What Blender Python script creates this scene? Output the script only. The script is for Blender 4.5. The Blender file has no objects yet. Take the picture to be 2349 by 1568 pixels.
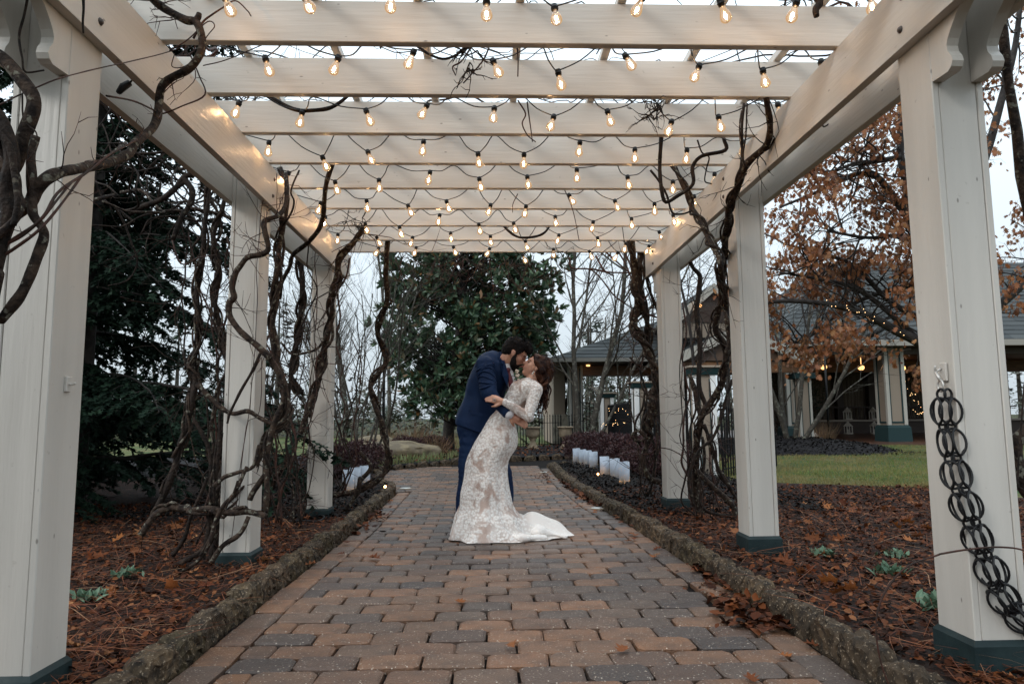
import bpy, bmesh, math, random
import numpy as np
from mathutils import Vector, Matrix, noise

# ------------------------------------------------------------------ camera, sky, sun, exposure
sc = bpy.context.scene
sc.render.engine = 'CYCLES'
sc.cycles.use_denoising = True
sc.cycles.max_bounces = 6
sc.cycles.diffuse_bounces = 3
sc.cycles.glossy_bounces = 3
sc.cycles.transmission_bounces = 4
sc.cycles.transparent_max_bounces = 12
sc.cycles.caustics_reflective = False
sc.cycles.caustics_refractive = False
sc.cycles.sample_clamp_indirect = 6.0
sc.view_settings.view_transform = 'Standard'
sc.view_settings.look = 'None'
sc.view_settings.gamma = 1.0
sc.view_settings.use_curve_mapping = False
sc.view_settings.exposure = -0.18

EYE = Vector((0.0, 0.0, 0.95))
YAW, PITCH, ROLL = math.radians(1.81), math.radians(6.23), math.radians(0.45)
FPX, CX, CY = 1566.0, 1174.5, 784.0            # the picture measured as 2349 x 1568
FWD = Vector((math.sin(YAW) * math.cos(PITCH), math.cos(YAW) * math.cos(PITCH), math.sin(PITCH)))
R0 = Vector((math.cos(YAW), -math.sin(YAW), 0))
U0 = R0.cross(FWD)
RIGHT = R0 * math.cos(ROLL) - U0 * math.sin(ROLL)
UP = U0 * math.cos(ROLL) + R0 * math.sin(ROLL)
cam_data = bpy.data.cameras.new('camera')
cam_data.lens, cam_data.sensor_width = 24.0, 36.0
cam_data.clip_start, cam_data.clip_end = 0.05, 1000
cam = bpy.data.objects.new('camera', cam_data)
M = Matrix((RIGHT, UP, -FWD)).transposed().to_4x4()
M.translation = EYE
cam.matrix_world = M
sc.collection.objects.link(cam)
sc.camera = cam

SUN_EL, SUN_AZ = math.radians(30), math.radians(232)     # azimuth clockwise from +Y
world = bpy.data.worlds.new('World')
sc.world = world
world.use_nodes = True
nt = world.node_tree
nt.nodes.clear()
w_out = nt.nodes.new('ShaderNodeOutputWorld')
w_bg = nt.nodes.new('ShaderNodeBackground')
w_bg.inputs['Strength'].default_value = 0.1
w_sky = nt.nodes.new('ShaderNodeTexSky')
w_sky.sky_type = 'NISHITA'
w_sky.sun_disc = False
w_sky.sun_elevation = SUN_EL
w_sky.sun_rotation = SUN_AZ
w_sky.air_density, w_sky.dust_density, w_sky.ozone_density = 1.0, 4.0, 1.0
# overcast cloud layer over the clear sky: the standard overcast distribution (1 + 2 sin h) / 3
w_tc = nt.nodes.new('ShaderNodeTexCoord')
w_sep = nt.nodes.new('ShaderNodeSeparateXYZ')
w_mx = nt.nodes.new('ShaderNodeMath'); w_mx.operation = 'MAXIMUM'; w_mx.inputs[1].default_value = 0.0
w_ma = nt.nodes.new('ShaderNodeMath'); w_ma.operation = 'MULTIPLY_ADD'
w_ma.inputs[1].default_value = 2.0; w_ma.inputs[2].default_value = 1.0
w_noise = nt.nodes.new('ShaderNodeTexNoise'); w_noise.inputs['Scale'].default_value = 2.2; w_noise.inputs['Detail'].default_value = 4
w_nr = nt.nodes.new('ShaderNodeMapRange')
w_nr.inputs['To Min'].default_value = 0.9; w_nr.inputs['To Max'].default_value = 1.1
w_mul = nt.nodes.new('ShaderNodeMath'); w_mul.operation = 'MULTIPLY'
w_vm = nt.nodes.new('ShaderNodeVectorMath'); w_vm.operation = 'SCALE'
w_vm.inputs[0].default_value = (7.3, 8.3, 9.0)
w_mix = nt.nodes.new('ShaderNodeMix'); w_mix.data_type = 'RGBA'
w_mix.inputs['Factor'].default_value = 0.94
L = nt.links.new
L(w_tc.outputs['Generated'], w_sep.inputs[0]); L(w_sep.outputs['Z'], w_mx.inputs[0]); L(w_mx.outputs[0], w_ma.inputs[0])
L(w_tc.outputs['Generated'], w_noise.inputs['Vector']); L(w_noise.outputs['Fac'], w_nr.inputs['Value'])
L(w_ma.outputs[0], w_mul.inputs[0]); L(w_nr.outputs[0], w_mul.inputs[1]); L(w_mul.outputs[0], w_vm.inputs['Scale'])
L(w_sky.outputs[0], w_mix.inputs['A']); L(w_vm.outputs[0], w_mix.inputs['B'])
L(w_mix.outputs['Result'], w_bg.inputs['Color']); L(w_bg.outputs[0], w_out.inputs['Surface'])

sun_data = bpy.data.lights.new('sun', 'SUN')
sun_data.energy, sun_data.angle, sun_data.color = 1.5, math.radians(16), (1.0, 0.97, 0.93)
sun = bpy.data.objects.new('sun', sun_data)
sdir = Vector((math.sin(SUN_AZ) * math.cos(SUN_EL), math.cos(SUN_AZ) * math.cos(SUN_EL), math.sin(SUN_EL)))
sun.rotation_euler = sdir.to_track_quat('Z', 'Y').to_euler()
sc.collection.objects.link(sun)

# ------------------------------------------------------------------ helpers
COL = sc.collection
rng = random.Random(7)
nrg = np.random.default_rng(7)

def ray(px, py):
    return FWD * FPX + RIGHT * (px - CX) - UP * (py - CY)

def P(px, py, Y):
    d = ray(px, py)
    return EYE + d * (Y / d.y)

def G(px, py, z=0.0):
    d = ray(px, py)
    return EYE + d * ((z - EYE.z) / d.z)

def zoom(ox, oy, s):
    """reads points noted in an enlarged crop back into picture coordinates"""
    return lambda x, y: ((ox + x / s) / 1.0643, (oy + y / s) / 1.0643)

def tag(o, label=None, cat=None, group=None, kind=None):
    if label: o['label'] = label
    if cat: o['category'] = cat
    if group: o['group'] = group
    if kind: o['kind'] = kind
    return o

def link(name, me, parent=None, mat=None):
    o = bpy.data.objects.new(name, me)
    COL.objects.link(o)
    if parent is not None:
        o.parent = parent
        o.matrix_parent_inverse = parent.matrix_basis.inverted()
    if mat is not None and me is not None:
        if len(me.materials) == 0: me.materials.append(mat)
        else: me.materials[0] = mat
    return o

def empty(name, loc=(0, 0, 0)):
    o = bpy.data.objects.new(name, None)
    o.location = loc
    o.empty_display_size = 0.1
    COL.objects.link(o)
    return o

def np_mesh(name, V, F, smooth=False):
    V = np.asarray(V, dtype=np.float32).reshape(-1, 3)
    F = np.asarray(F, dtype=np.int32)
    me = bpy.data.meshes.new(name)
    n, k = F.shape
    me.vertices.add(len(V)); me.vertices.foreach_set('co', V.ravel())
    me.loops.add(n * k); me.loops.foreach_set('vertex_index', F.ravel())
    me.polygons.add(n)
    me.polygons.foreach_set('loop_start', np.arange(0, n * k, k, dtype=np.int32))
    if smooth: me.polygons.foreach_set('use_smooth', np.ones(n, dtype=bool))
    me.update(calc_edges=True)
    return me

class MB:
    def __init__(s): s.v, s.f, s.sm = [], [], []
    def add(s, vs, fs, smooth=False):
        b = len(s.v)
        s.v += [tuple(v) for v in vs]
        s.f += [tuple(i + b for i in f) for f in fs]
        s.sm += [smooth] * len(fs)
    def box(s, x0, x1, y0, y1, z0, z1):
        s.add([(x0,y0,z0),(x1,y0,z0),(x1,y1,z0),(x0,y1,z0),(x0,y0,z1),(x1,y0,z1),(x1,y1,z1),(x0,y1,z1)],
              [(3,2,1,0),(4,5,6,7),(0,1,5,4),(1,2,6,5),(2,3,7,6),(3,0,4,7)])
    def bbox(s, x0, x1, y0, y1, z0, z1, c=0.004):
        """box with small chamfers on all edges"""
        xs, ys, zs = (x0, x1), (y0, y1), (z0, z1)
        bm = bmesh.new()
        bmesh.ops.create_cube(bm, size=1)
        for v in bm.verts:
            v.co = Vector((xs[v.co.x > 0], ys[v.co.y > 0], zs[v.co.z > 0]))
        bmesh.ops.bevel(bm, geom=list(bm.edges), offset=c, segments=1, affect='EDGES')
        s.frombm(bm)
    def frombm(s, bm, smooth=False):
        bm.verts.index_update()
        s.add([v.co[:] for v in bm.verts], [[v.index for v in f.verts] for f in bm.faces], smooth)
        bm.free()
    def tube(s, pts, rad, sides=8, cap=True, smooth=True):
        pts = [Vector(p) for p in pts]
        n = len(pts)
        if not hasattr(rad, '__len__'): rad = [rad] * n
        t0 = (pts[1] - pts[0]).normalized()
        a = t0.orthogonal().normalized()
        vs, fs = [], []
        for i in range(n):
            t = (pts[min(i+1, n-1)] - pts[max(i-1, 0)])
            if t.length < 1e-9: t = t0
            t = t.normalized()
            a = (a - t * a.dot(t))
            a = a.normalized() if a.length > 1e-6 else t.orthogonal().normalized()
            b = t.cross(a)
            for k in range(sides):
                an = 2 * math.pi * k / sides
                vs.append(pts[i] + (a * math.cos(an) + b * math.sin(an)) * rad[i])
        for i in range(n - 1):
            for k in range(sides):
                k2 = (k + 1) % sides
                fs.append((i*sides+k, i*sides+k2, (i+1)*sides+k2, (i+1)*sides+k))
        if cap:
            fs.append(tuple(range(sides - 1, -1, -1)))
            fs.append(tuple((n-1)*sides + k for k in range(sides)))
        s.add(vs, fs, smooth)
    def lathe(s, prof, c=(0,0,0), sides=16, smooth=True, M4=None):
        vs, fs = [], []
        for r, z in prof:
            for k in range(sides):
                an = 2 * math.pi * k / sides
                p = Vector((r * math.cos(an), r * math.sin(an), z))
                p = (M4 @ p) if M4 is not None else p
                vs.append(p + Vector(c))
        for i in range(len(prof) - 1):
            for k in range(sides):
                k2 = (k + 1) % sides
                fs.append((i*sides+k, i*sides+k2, (i+1)*sides+k2, (i+1)*sides+k))
        fs.append(tuple(range(sides - 1, -1, -1)))
        fs.append(tuple((len(prof)-1)*sides + k for k in range(sides)))
        s.add(vs, fs, smooth)
    def prism(s, poly, axis, a0, a1):
        """polygon (pairs) extruded along axis 0/1/2 between a0 and a1"""
        def mk(p, a):
            q = [0, 0, 0]
            o = [i for i in range(3) if i != axis]
            q[axis], q[o[0]], q[o[1]] = a, p[0], p[1]
            return tuple(q)
        n = len(poly)
        vs = [mk(p, a0) for p in poly] + [mk(p, a1) for p in poly]
        fs = [tuple(range(n)), tuple(range(2*n-1, n-1, -1))]
        fs += [(i, i + n, (i+1) % n + n, (i+1) % n) for i in range(n)]
        s.add(vs, fs)
    def ball(s, c, r, sub=1, sc3=(1,1,1), M3=None):
        bm = bmesh.new()
        bmesh.ops.create_icosphere(bm, subdivisions=sub, radius=1.0)
        for v in bm.verts:
            p = Vector((v.co.x*r*sc3[0], v.co.y*r*sc3[1], v.co.z*r*sc3[2]))
            if M3 is not None: p = M3 @ p
            v.co = p + Vector(c)
        s.frombm(bm, True)
    def mesh(s, name):
        me = bpy.data.meshes.new(name)
        me.from_pydata(s.v, [], s.f)
        me.polygons.foreach_set('use_smooth', np.array(s.sm, dtype=bool))
        bm = bmesh.new(); bm.from_mesh(me)
        bmesh.ops.recalc_face_normals(bm, faces=list(bm.faces))
        bm.to_mesh(me); bm.free()
        me.update()
        return me
    def build(s, name, mat, parent=None):
        return link(name, s.mesh(name), parent, mat)

def spline(pts, step=6):
    """Catmull-Rom through the points"""
    pts = [Vector(p) for p in pts]
    if len(pts) < 3: 
        return [pts[0].lerp(pts[-1], i / step) for i in range(step + 1)]
    q = [pts[0] * 2 - pts[1]] + pts + [pts[-1] * 2 - pts[-2]]
    out = []
    for i in range(1, len(q) - 2):
        a, b, c, d = q[i-1], q[i], q[i+1], q[i+2]
        for k in range(step):
            t = k / step
            out.append(0.5 * ((2*b) + (c-a)*t + (2*a-5*b+4*c-d)*t*t + (3*b-a-3*c+d)*t*t*t))
    out.append(pts[-1])
    return out

# ------------------------------------------------------------------ materials
def mat(name, base, rough=0.6, spec=0.5, c2=None, nscale=8.0, ndetail=4, lo=0.4, hi=0.6, stretch=(1,1,1), c3=None, n3=30.0, lo3=0.6, hi3=0.7,
        bump=0.0, bscale=40.0, bstretch=None, rvar=0.0, coords='Object', rand=0.0, metal=0.0, sheen=0.0, trans=0.0, coat=0.0, emis=None, islands=None, objrand=None, attr=None):
    m = bpy.data.materials.new(name)
    m.use_nodes = True
    N, K = m.node_tree.nodes, m.node_tree.links.new
    b = N['Principled BSDF']
    b.inputs['Roughness'].default_value = rough
    b.inputs['Specular IOR Level'].default_value = spec
    b.inputs['Metallic'].default_value = metal
    b.inputs['Coat Weight'].default_value = coat
    if sheen: b.inputs['Sheen Weight'].default_value = sheen
    tc = N.new('ShaderNodeTexCoord')
    def mapped(st):
        mp = N.new('ShaderNodeMapping'); mp.inputs['Scale'].default_value = st
        K(tc.outputs[coords], mp.inputs['Vector']); return mp.outputs[0]
    vec = mapped(stretch)
    def rgb(c):
        r = N.new('ShaderNodeRGB'); r.outputs[0].default_value = (*c, 1); return r.outputs[0]
    cur = rgb(base)
    def mix(f, a, bb):
        x = N.new('ShaderNodeMix'); x.data_type = 'RGBA'
        if hasattr(f, 'node'): K(f, x.inputs['Factor'])
        else: x.inputs['Factor'].default_value = f
        K(a, x.inputs['A']); K(bb, x.inputs['B']); return x.outputs['Result']
    def noi(scale, detail, v, lo_, hi_):
        n = N.new('ShaderNodeTexNoise'); n.inputs['Scale'].default_value = scale; n.inputs['Detail'].default_value = detail
        K(v, n.inputs['Vector'])
        r = N.new('ShaderNodeMapRange'); r.inputs['From Min'].default_value = lo_; r.inputs['From Max'].default_value = hi_
        K(n.outputs['Fac'], r.inputs['Value']); return r.outputs[0], n.outputs['Fac']
    rv = None
    if islands or objrand or attr:
        cols = islands or objrand or attr
        ramp = N.new('ShaderNodeValToRGB')
        ramp.color_ramp.interpolation = 'LINEAR' if len(cols) > 1 else 'CONSTANT'
        while len(ramp.color_ramp.elements) < len(cols): ramp.color_ramp.elements.new(0.5)
        for i, c in enumerate(cols):
            ramp.color_ramp.elements[i].position = i / max(1, len(cols) - 1)
            ramp.color_ramp.elements[i].color = (*c, 1)
        if islands:
            g = N.new('ShaderNodeNewGeometry'); rv = g.outputs['Random Per Island']
        elif objrand:
            g = N.new('ShaderNodeObjectInfo'); rv = g.outputs['Random']
        else:
            g = N.new('ShaderNodeAttribute'); g.attribute_name = 'rnd'; rv = g.outputs['Fac']
        K(rv, ramp.inputs['Fac'])
        cur = ramp.outputs['Color']
    fac = None
    if c2 is not None:
        fac, _ = noi(nscale, ndetail, vec, lo, hi)
        cur = mix(fac, cur, rgb(c2))
    if c3 is not None:
        f3, _ = noi(n3, 3, mapped((1,1,1)), lo3, hi3)
        cur = mix(f3, cur, rgb(c3))
    K(cur, b.inputs['Base Color'])
    if rvar:
        f, _ = noi(3.0, 4, mapped((1,1,1)), 0.35, 0.65)
        r = N.new('ShaderNodeMapRange'); r.inputs['To Min'].default_value = max(0.03, rough - rvar); r.inputs['To Max'].default_value = min(1, rough + rvar)
        K(f, r.inputs['Value']); K(r.outputs[0], b.inputs['Roughness'])
    if bump:
        n = N.new('ShaderNodeTexNoise'); n.inputs['Scale'].default_value = bscale; n.inputs['Detail'].default_value = 5
        K(mapped(bstretch or stretch), n.inputs['Vector'])
        bp = N.new('ShaderNodeBump'); bp.inputs['Strength'].default_value = bump; bp.inputs['Distance'].default_value = 0.01
        K(n.outputs['Fac'], bp.inputs['Height']); K(bp.outputs[0], b.inputs['Normal'])
    if trans:
        o = N['Material Output']
        t = N.new('ShaderNodeBsdfTranslucent'); K(cur, t.inputs['Color'])
        ms = N.new('ShaderNodeMixShader'); ms.inputs[0].default_value = trans
        K(b.outputs[0], ms.inputs[1]); K(t.outputs[0], ms.inputs[2]); K(ms.outputs[0], o.inputs['Surface'])
    if emis:
        b.inputs['Emission Color'].default_value = (*emis[0], 1)
        b.inputs['Emission Strength'].default_value = emis[1]
    return m

def wood_paint(name, base, axis, dirt=(0.33, 0.30, 0.26)):
    """wet painted timber: grain along one axis, faint runs, knots and specks"""
    st = [18, 18, 18]; st[axis] = 1.3
    m = mat(name, base, rough=0.44, c2=tuple(c * 0.78 for c in base), nscale=3.0, lo=0.30, hi=0.75, stretch=tuple(x / 9 for x in st),
            c3=dirt, n3=34.0, lo3=0.70, hi3=0.84, bump=0.2, bscale=3.2, bstretch=tuple(st), rvar=0.11)
    N, K = m.node_tree.nodes, m.node_tree.links.new
    b = N['Principled BSDF']
    tc = N.new('ShaderNodeTexCoord')
    # small dark specks
    vo = N.new('ShaderNodeTexVoronoi'); vo.inputs['Scale'].default_value = 15
    mp = N.new('ShaderNodeMapping'); s2 = [1, 1, 1]; s2[axis] = 0.45; mp.inputs['Scale'].default_value = s2
    K(tc.outputs['Object'], mp.inputs['Vector']); K(mp.outputs[0], vo.inputs['Vector'])
    r = N.new('ShaderNodeMapRange'); r.inputs['From Min'].default_value = 0.04; r.inputs['From Max'].default_value = 0.075
    r.inputs['To Min'].default_value = 0.8; r.inputs['To Max'].default_value = 0.0
    K(vo.outputs['Distance'], r.inputs['Value'])
    old = b.inputs['Base Color'].links[0].from_socket
    x = N.new('ShaderNodeMix'); x.data_type = 'RGBA'
    K(r.outputs[0], x.inputs['Factor']); K(old, x.inputs['A']); x.inputs['B'].default_value = (0.16, 0.14, 0.12, 1)
    K(x.outputs['Result'], b.inputs['Base Color'])
    return m

PAINT = (0.595, 0.562, 0.512)
M_px = wood_paint('cream_paint_across', PAINT, 0)
M_py = wood_paint('cream_paint_along', PAINT, 1)
M_pz = wood_paint('cream_paint_upright', PAINT, 2)
M_teal = mat('teal_green_paint', (0.010, 0.021, 0.023), rough=0.55, spec=.25, c2=(0.017, 0.032, 0.034), nscale=5, bump=0.15, bscale=60, rvar=0.1)
M_dark = mat('black_plastic', (0.008, 0.008, 0.009), rough=0.45, spec=.25)
M_iron = mat('black_iron', (0.005, 0.005, 0.006), rough=0.6, spec=.15)
M_bark = mat('vine_bark', (0.056, 0.038, 0.028), rough=0.8, spec=0.15, c2=(0.014, 0.010, 0.009), nscale=26, lo=0.38, hi=0.62, c3=(0.155, 0.145, 0.115), n3=34, lo3=0.585, hi3=0.64, bump=1.0, bscale=75)
M_bark2 = mat('dark_vine_bark', (0.032, 0.021, 0.016), rough=0.75, spec=0.15, c2=(0.010, 0.008, 0.007), nscale=26, lo=0.35, hi=0.65, c3=(0.085, 0.072, 0.055), n3=30, lo3=0.63, hi3=0.70, bump=1.0, bscale=75)
M_twig = mat('red_brown_twig', (0.060, 0.024, 0.017), rough=0.65, spec=0.25, c2=(0.03, 0.018, 0.014), nscale=20)
# ------------------------------------------------------------------ ground, path, kerbs, beds, lawn
BEDL, BEDR = 0.055, 0.08

def right_kerb_x(y):
    xs = [(-3, 1.42), (2.5, 1.35), (3.6, 1.31), (4.7, 1.265), (5.5, 1.235), (6.2, 1.21), (7.3, 1.12), (9.2, 1.05), (11, 1.03), (13, 1.08)]
    return float(np.interp(y, [a for a, _ in xs], [b for _, b in xs]))

def left_kerb_x(y):
    return float(np.interp(y, [-3, 4, 6, 9], [-1.19, -1.19, -1.15, -1.2]))

M_ground = mat('damp_soil_and_turf', (0.045, 0.038, 0.022), rough=0.95, spec=0.1, c2=(0.04, 0.055, 0.02), nscale=0.35, c3=(0.10, 0.075, 0.045), n3=1.1, lo3=0.55, hi3=0.7, bump=0.4, bscale=6)
mb = MB(); mb.add([(-300,-120,-0.06),(300,-120,-0.06),(300,420,-0.06),(-300,420,-0.06)], [(0,1,2,3)])
tag(mb.build('ground', M_ground), kind='structure')

# --- path: dark jointing base with pavers laid on it
M_joint = mat('wet_joint_sand', (0.009, 0.007, 0.006), rough=0.9, spec=0.1, c2=(0.012,0.010,0.010), nscale=30)
PCOLS = [(0.052,0.042,0.040),(0.100,0.070,0.055),(0.195,0.096,0.050),(0.058,0.046,0.043),(0.145,0.085,0.055),(0.225,0.110,0.058),(0.050,0.039,0.036),(0.115,0.078,0.058),(0.180,0.092,0.051),(0.060,0.047,0.043)]
def paver_mat(name, **k):
    m = mat(name, (0.2,0.15,0.12), rough=0.44, spec=0.42, c2=(0.075,0.052,0.042), nscale=9, lo=0.45, hi=0.85, bump=0.7, bscale=110, rvar=0.13, **k)
    N, K = m.node_tree.nodes, m.node_tree.links.new
    b = N['Principled BSDF']
    tc = N.new('ShaderNodeTexCoord')
    vo = N.new('ShaderNodeTexVoronoi'); vo.inputs['Scale'].default_value = 70
    g = N.new('ShaderNodeNewGeometry')
    K(g.outputs['Position'], vo.inputs['Vector'])
    r = N.new('ShaderNodeMapRange'); r.inputs['From Min'].default_value = 0.17; r.inputs['From Max'].default_value = 0.26
    r.inputs['To Min'].default_value = 0.95; r.inputs['To Max'].default_value = 0.0
    K(vo.outputs['Distance'], r.inputs['Value'])
    vn = N.new('ShaderNodeTexNoise'); vn.inputs['Scale'].default_value = 60; K(g.outputs['Position'], vn.inputs['Vector'])
    r2 = N.new('ShaderNodeMapRange'); r2.inputs['From Min'].default_value = 0.46; r2.inputs['From Max'].default_value = 0.54
    K(vn.outputs['Fac'], r2.inputs['Value'])
    mu = N.new('ShaderNodeMath'); mu.operation = 'MULTIPLY'; K(r.outputs[0], mu.inputs[0]); K(r2.outputs[0], mu.inputs[1])
    old = b.inputs['Base Color'].links[0].from_socket
    x = N.new('ShaderNodeMix'); x.data_type = 'RGBA'
    K(mu.outputs[0], x.inputs['Factor']); K(old, x.inputs['A']); x.inputs['B'].default_value = (0.46, 0.39, 0.32, 1)
    K(x.outputs['Result'], b.inputs['Base Color'])
    return m
M_paver = paver_mat('wet_concrete_paver', objrand=PCOLS)
M_paver_s = paver_mat('wet_concrete_paver_far', attr=PCOLS)

far_kerb = [G(640, 1100), G(780, 1090), G(895, 1079), G(1050, 1062), G(1180, 1056), G(1365, 1047), G(1600, 1040)]
mb = MB()
ZB = -0.028
mb.add([(-1.45,-3,ZB),(1.6,-3,ZB),(1.45,7.5,ZB),(1.25,9.2,ZB),(-1.45,9.2,ZB),(-1.4,7.5,ZB)], [(0,1,2,3,4,5)])
pl = [(-9,9.05,ZB+0.001),(-1.0,9.05,ZB+0.001),(1.2,9.1,ZB+0.001),(1.2,13,ZB+0.001),(12,14,ZB+0.001),(12,16.4,ZB+0.001)]
pl += [(p.x, p.y+0.1, ZB+0.001) for p in reversed(far_kerb)] + [(-9, far_kerb[0].y, ZB+0.001)]
mb.add(pl, [tuple(range(len(pl)))])
path = tag(mb.build('path', M_joint), kind='structure')

def paver_verts(l, w, r, jit, h=0.06, cr=0.022):
    """rounded-corner tumbled block: 8-gon top, chamfer ring, skirt; origin at the top centre"""
    a, b = l / 2, w / 2
    pts = []
    for sx, sy, order in ((1,-1,0),(1,1,1),(-1,1,0),(-1,-1,1)):
        p1, p2 = (sx*a, sy*(b-cr)), (sx*(a-cr), sy*b)
        pts += [p2, p1] if order == 0 else [p1, p2]
    pts = [(x + r.uniform(-jit, jit), y + r.uniform(-jit, jit)) for x, y in pts]
    k = 1 - 0.011 / a; k2 = 1 - 0.011 / b
    V = [(x*k, y*k2, r.uniform(-0.0008, 0.0008)) for x, y in pts] + [(x, y, -0.007) for x, y in pts] + [(x, y, -h) for x, y in pts]
    F = [tuple(range(8))]
    for i in range(8):
        j = (i + 1) % 8
        F += [(8+i, 8+j, j, i), (16+i, 16+j, 8+j, 8+i)]
    return V, F

variants, bvariants = [], []
for i in range(10):
    V, F = paver_verts(0.243, 0.148, rng, 0.0045, cr=rng.uniform(.014, .026))
    m_ = MB(); m_.add(V, F); variants.append(m_.mesh('paver')); variants[-1].materials.append(M_paver)
for i in range(6):
    V, F = paver_verts(0.152, 0.236, rng, 0.0045, cr=rng.uniform(.010, .02))
    m_ = MB(); m_.add(V, F); bvariants.append(m_.mesh('paver')); bvariants[-1].materials.append(M_paver)

singles, rest = [], []
ROW = 0.1545
nrow = int((13.6 + 1.2) / ROW)
for i in range(nrow):
    y = -1.2 + i * ROW
    off = (0.125 if i % 2 else 0.0) + rng.uniform(-0.012, 0.012)
    x0, x1 = left_kerb_x(y) + 0.165, right_kerb_x(y) - 0.165
    if y > 9.0: x0 = -5.5
    x = x0 - (0.25 - off if off > 0.05 else 0)
    while x < x1 - 0.03:
        a, bb = max(x, x0), min(x + 0.25, x1)
        if bb - a > 0.05:
            it = (0.5*(a+bb), y, bb - a, 0)
            fy = 12.4 if x < -2 else 14.2
            if y < fy: (singles if 2.32 < y < 6.55 else rest).append(it)
        x += 0.25
nb = int(14.5 / 0.243)
for i in range(nb):
    y = -1.2 + i * 0.243
    if y < 8.9: (singles if 2.3 < y < 6.5 else rest).append((left_kerb_x(y) + 0.083, y, 0.155, 1))
    if y < 12.8: (singles if 2.3 < y < 6.5 else rest).append((right_kerb_x(y) - 0.083, y, 0.155, 1))
singles.sort(key=lambda s: s[1])
rest += singles[300:]; singles = singles[:300]
for (x, y, l, kind) in singles:
    me = rng.choice(bvariants if kind else variants)
    o = link('paver', me, path)
    o.location = (x + rng.gauss(0, .0015), y + rng.gauss(0, .0015), rng.uniform(-0.006, 0.003))
    o.rotation_euler = (rng.uniform(-0.022, 0.022), rng.uniform(-0.016, 0.016), rng.uniform(-0.015, 0.015) + (math.pi if rng.random() < 0.5 else 0))
    if not kind: o.scale = (l / 0.25, 1, 1)
RV, RF, RA = [], [], []
for (x, y, l, kind) in rest:
    V, F = paver_verts(0.152 if kind else l - 0.008, 0.235 if kind else 0.147, rng, 0.002, h=0.035)
    b = len(RV); dz = rng.uniform(-0.004, 0.003)
    RV += [(vx + x, vy + y, vz + dz) for vx, vy, vz in V]
    for f in F[1:]: RF.append(tuple(i + b for i in f))
    for q in ((0,1,2,3),(0,3,4,7),(4,5,6,7)): RF.append(tuple(i + b for i in q))
    RA += [rng.random()] * (len(F) + 2)
me = np_mesh('paver_field', RV, RF)
at = me.attributes.new('rnd', 'FLOAT', 'FACE'); at.data.foreach_set('value', np.array(RA, dtype=np.float32))
tag(link('paver_field', me, path, M_paver_s), kind='stuff')

# --- kerbs of rough split stone
M_kerb = mat('mossy_split_stone', (0.115, 0.088, 0.062), rough=0.85, spec=0.25, c2=(0.026, 0.020, 0.015), nscale=18, lo=0.35, hi=0.65, c3=(0.26,0.20,0.14), n3=95, lo3=0.60, hi3=0.68, bump=1.0, bscale=45, objrand=[(0.105,0.068,0.040),(0.066,0.046,0.029),(0.135,0.090,0.053),(0.075,0.056,0.030)])
def rough_stone(l, w, h, r, amp=0.022, sub=8):
    bm = bmesh.new()
    bmesh.ops.create_cube(bm, size=1)
    bmesh.ops.subdivide_edges(bm, edges=list(bm.edges), cuts=sub, use_grid_fill=True)
    off = Vector((r.uniform(0, 50), r.uniform(0, 50), r.uniform(0, 50)))
    for v in bm.verts:
        c = v.co
        # round the long top edges
        k = 1 - 0.07 * max(0, c.z + 0.1) * (abs(c.x) * 2) ** 3
        p = Vector((c.x * w * k, c.y * l, c.z * h - 0.045 * (abs(c.y)*2)**5 - 0.010 * (abs(c.x)*2)**4 * (c.z > 0)))
        n = noise.noise_vector(p * 14 + off) * amp * .75 + noise.noise_vector(p * 45 + off) * amp * 0.8
        v.co = p + n
    m_ = MB(); m_.frombm(bm, False)
    return m_
stone_meshes = []
for i in range(7):
    me = rough_stone(0.25, rng.uniform(.095, .12), 0.19, rng).mesh('kerb_stone'); me.materials.append(M_kerb); stone_meshes.append(me)

def kerb_run(parent, pts, z=0.025, length=0.245):
    """stones end to end along a polyline"""
    d = 0.0
    segs = [(Vector(a), Vector(b)) for a, b in zip(pts[:-1], pts[1:])]
    total = sum((b - a).length for a, b in segs)
    n = int(total / length)
    for i in range(n):
        t = (i + 0.5) * total / n
        for a, b in segs:
            L_ = (b - a).length
            if t <= L_ + 1e-6:
                p = a.lerp(b, t / L_); dr = (b - a).normalized(); break
            t -= L_
        o = link('kerb_stone', rng.choice(stone_meshes), parent)
        o.location = (p.x, p.y, z - .024 + rng.uniform(-0.012, 0.012))
        o.rotation_euler = (0, 0, math.atan2(dr.y, dr.x) - math.pi / 2 + rng.uniform(-0.07, 0.07) + (math.pi if rng.random() < 0.5 else 0))
        o.scale = (rng.uniform(0.92, 1.08), total / n / length * rng.uniform(0.86, 0.96), rng.uniform(0.94, 1.06))
def kerb_group(label):
    e = empty('kerb'); tag(e, kind='structure'); e['label'] = label; return e
kl = kerb_group('rough stone kerb along the bed on the hemlock side')
kerb_run(kl, [(left_kerb_x(y) - 0.068, y, 0) for y in (-1.2, 2, 4, 6, 7.5, 9.0)])
kerb_run(kl, [(-1.30, 9.15, 0), (-1.6, 9.8, 0), (-1.75, 11.0, 0), (-2.1, 12.3, 0)])
kr = kerb_group('rough stone kerb along the bed with the luminaries')
kerb_run(kr, [(right_kerb_x(y) + 0.068, y, 0) for y in (-1.2, 2, 3.5, 4.7, 6.0, 7.2, 8.2, 9.2, 11, 12.6)], z=0.035)
kerb_run(kr, [(1.05, 12.75, 0), (1.5, 13.0, 0), (2.6, 13.3, 0), (5, 13.7, 0)], z=0.03)
kf = kerb_group('low stone kerb at the far end of the path')
kerb_run(kf, [(p.x, p.y + 0.07, 0) for p in far_kerb], z=0.02, length=0.36)

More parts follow.
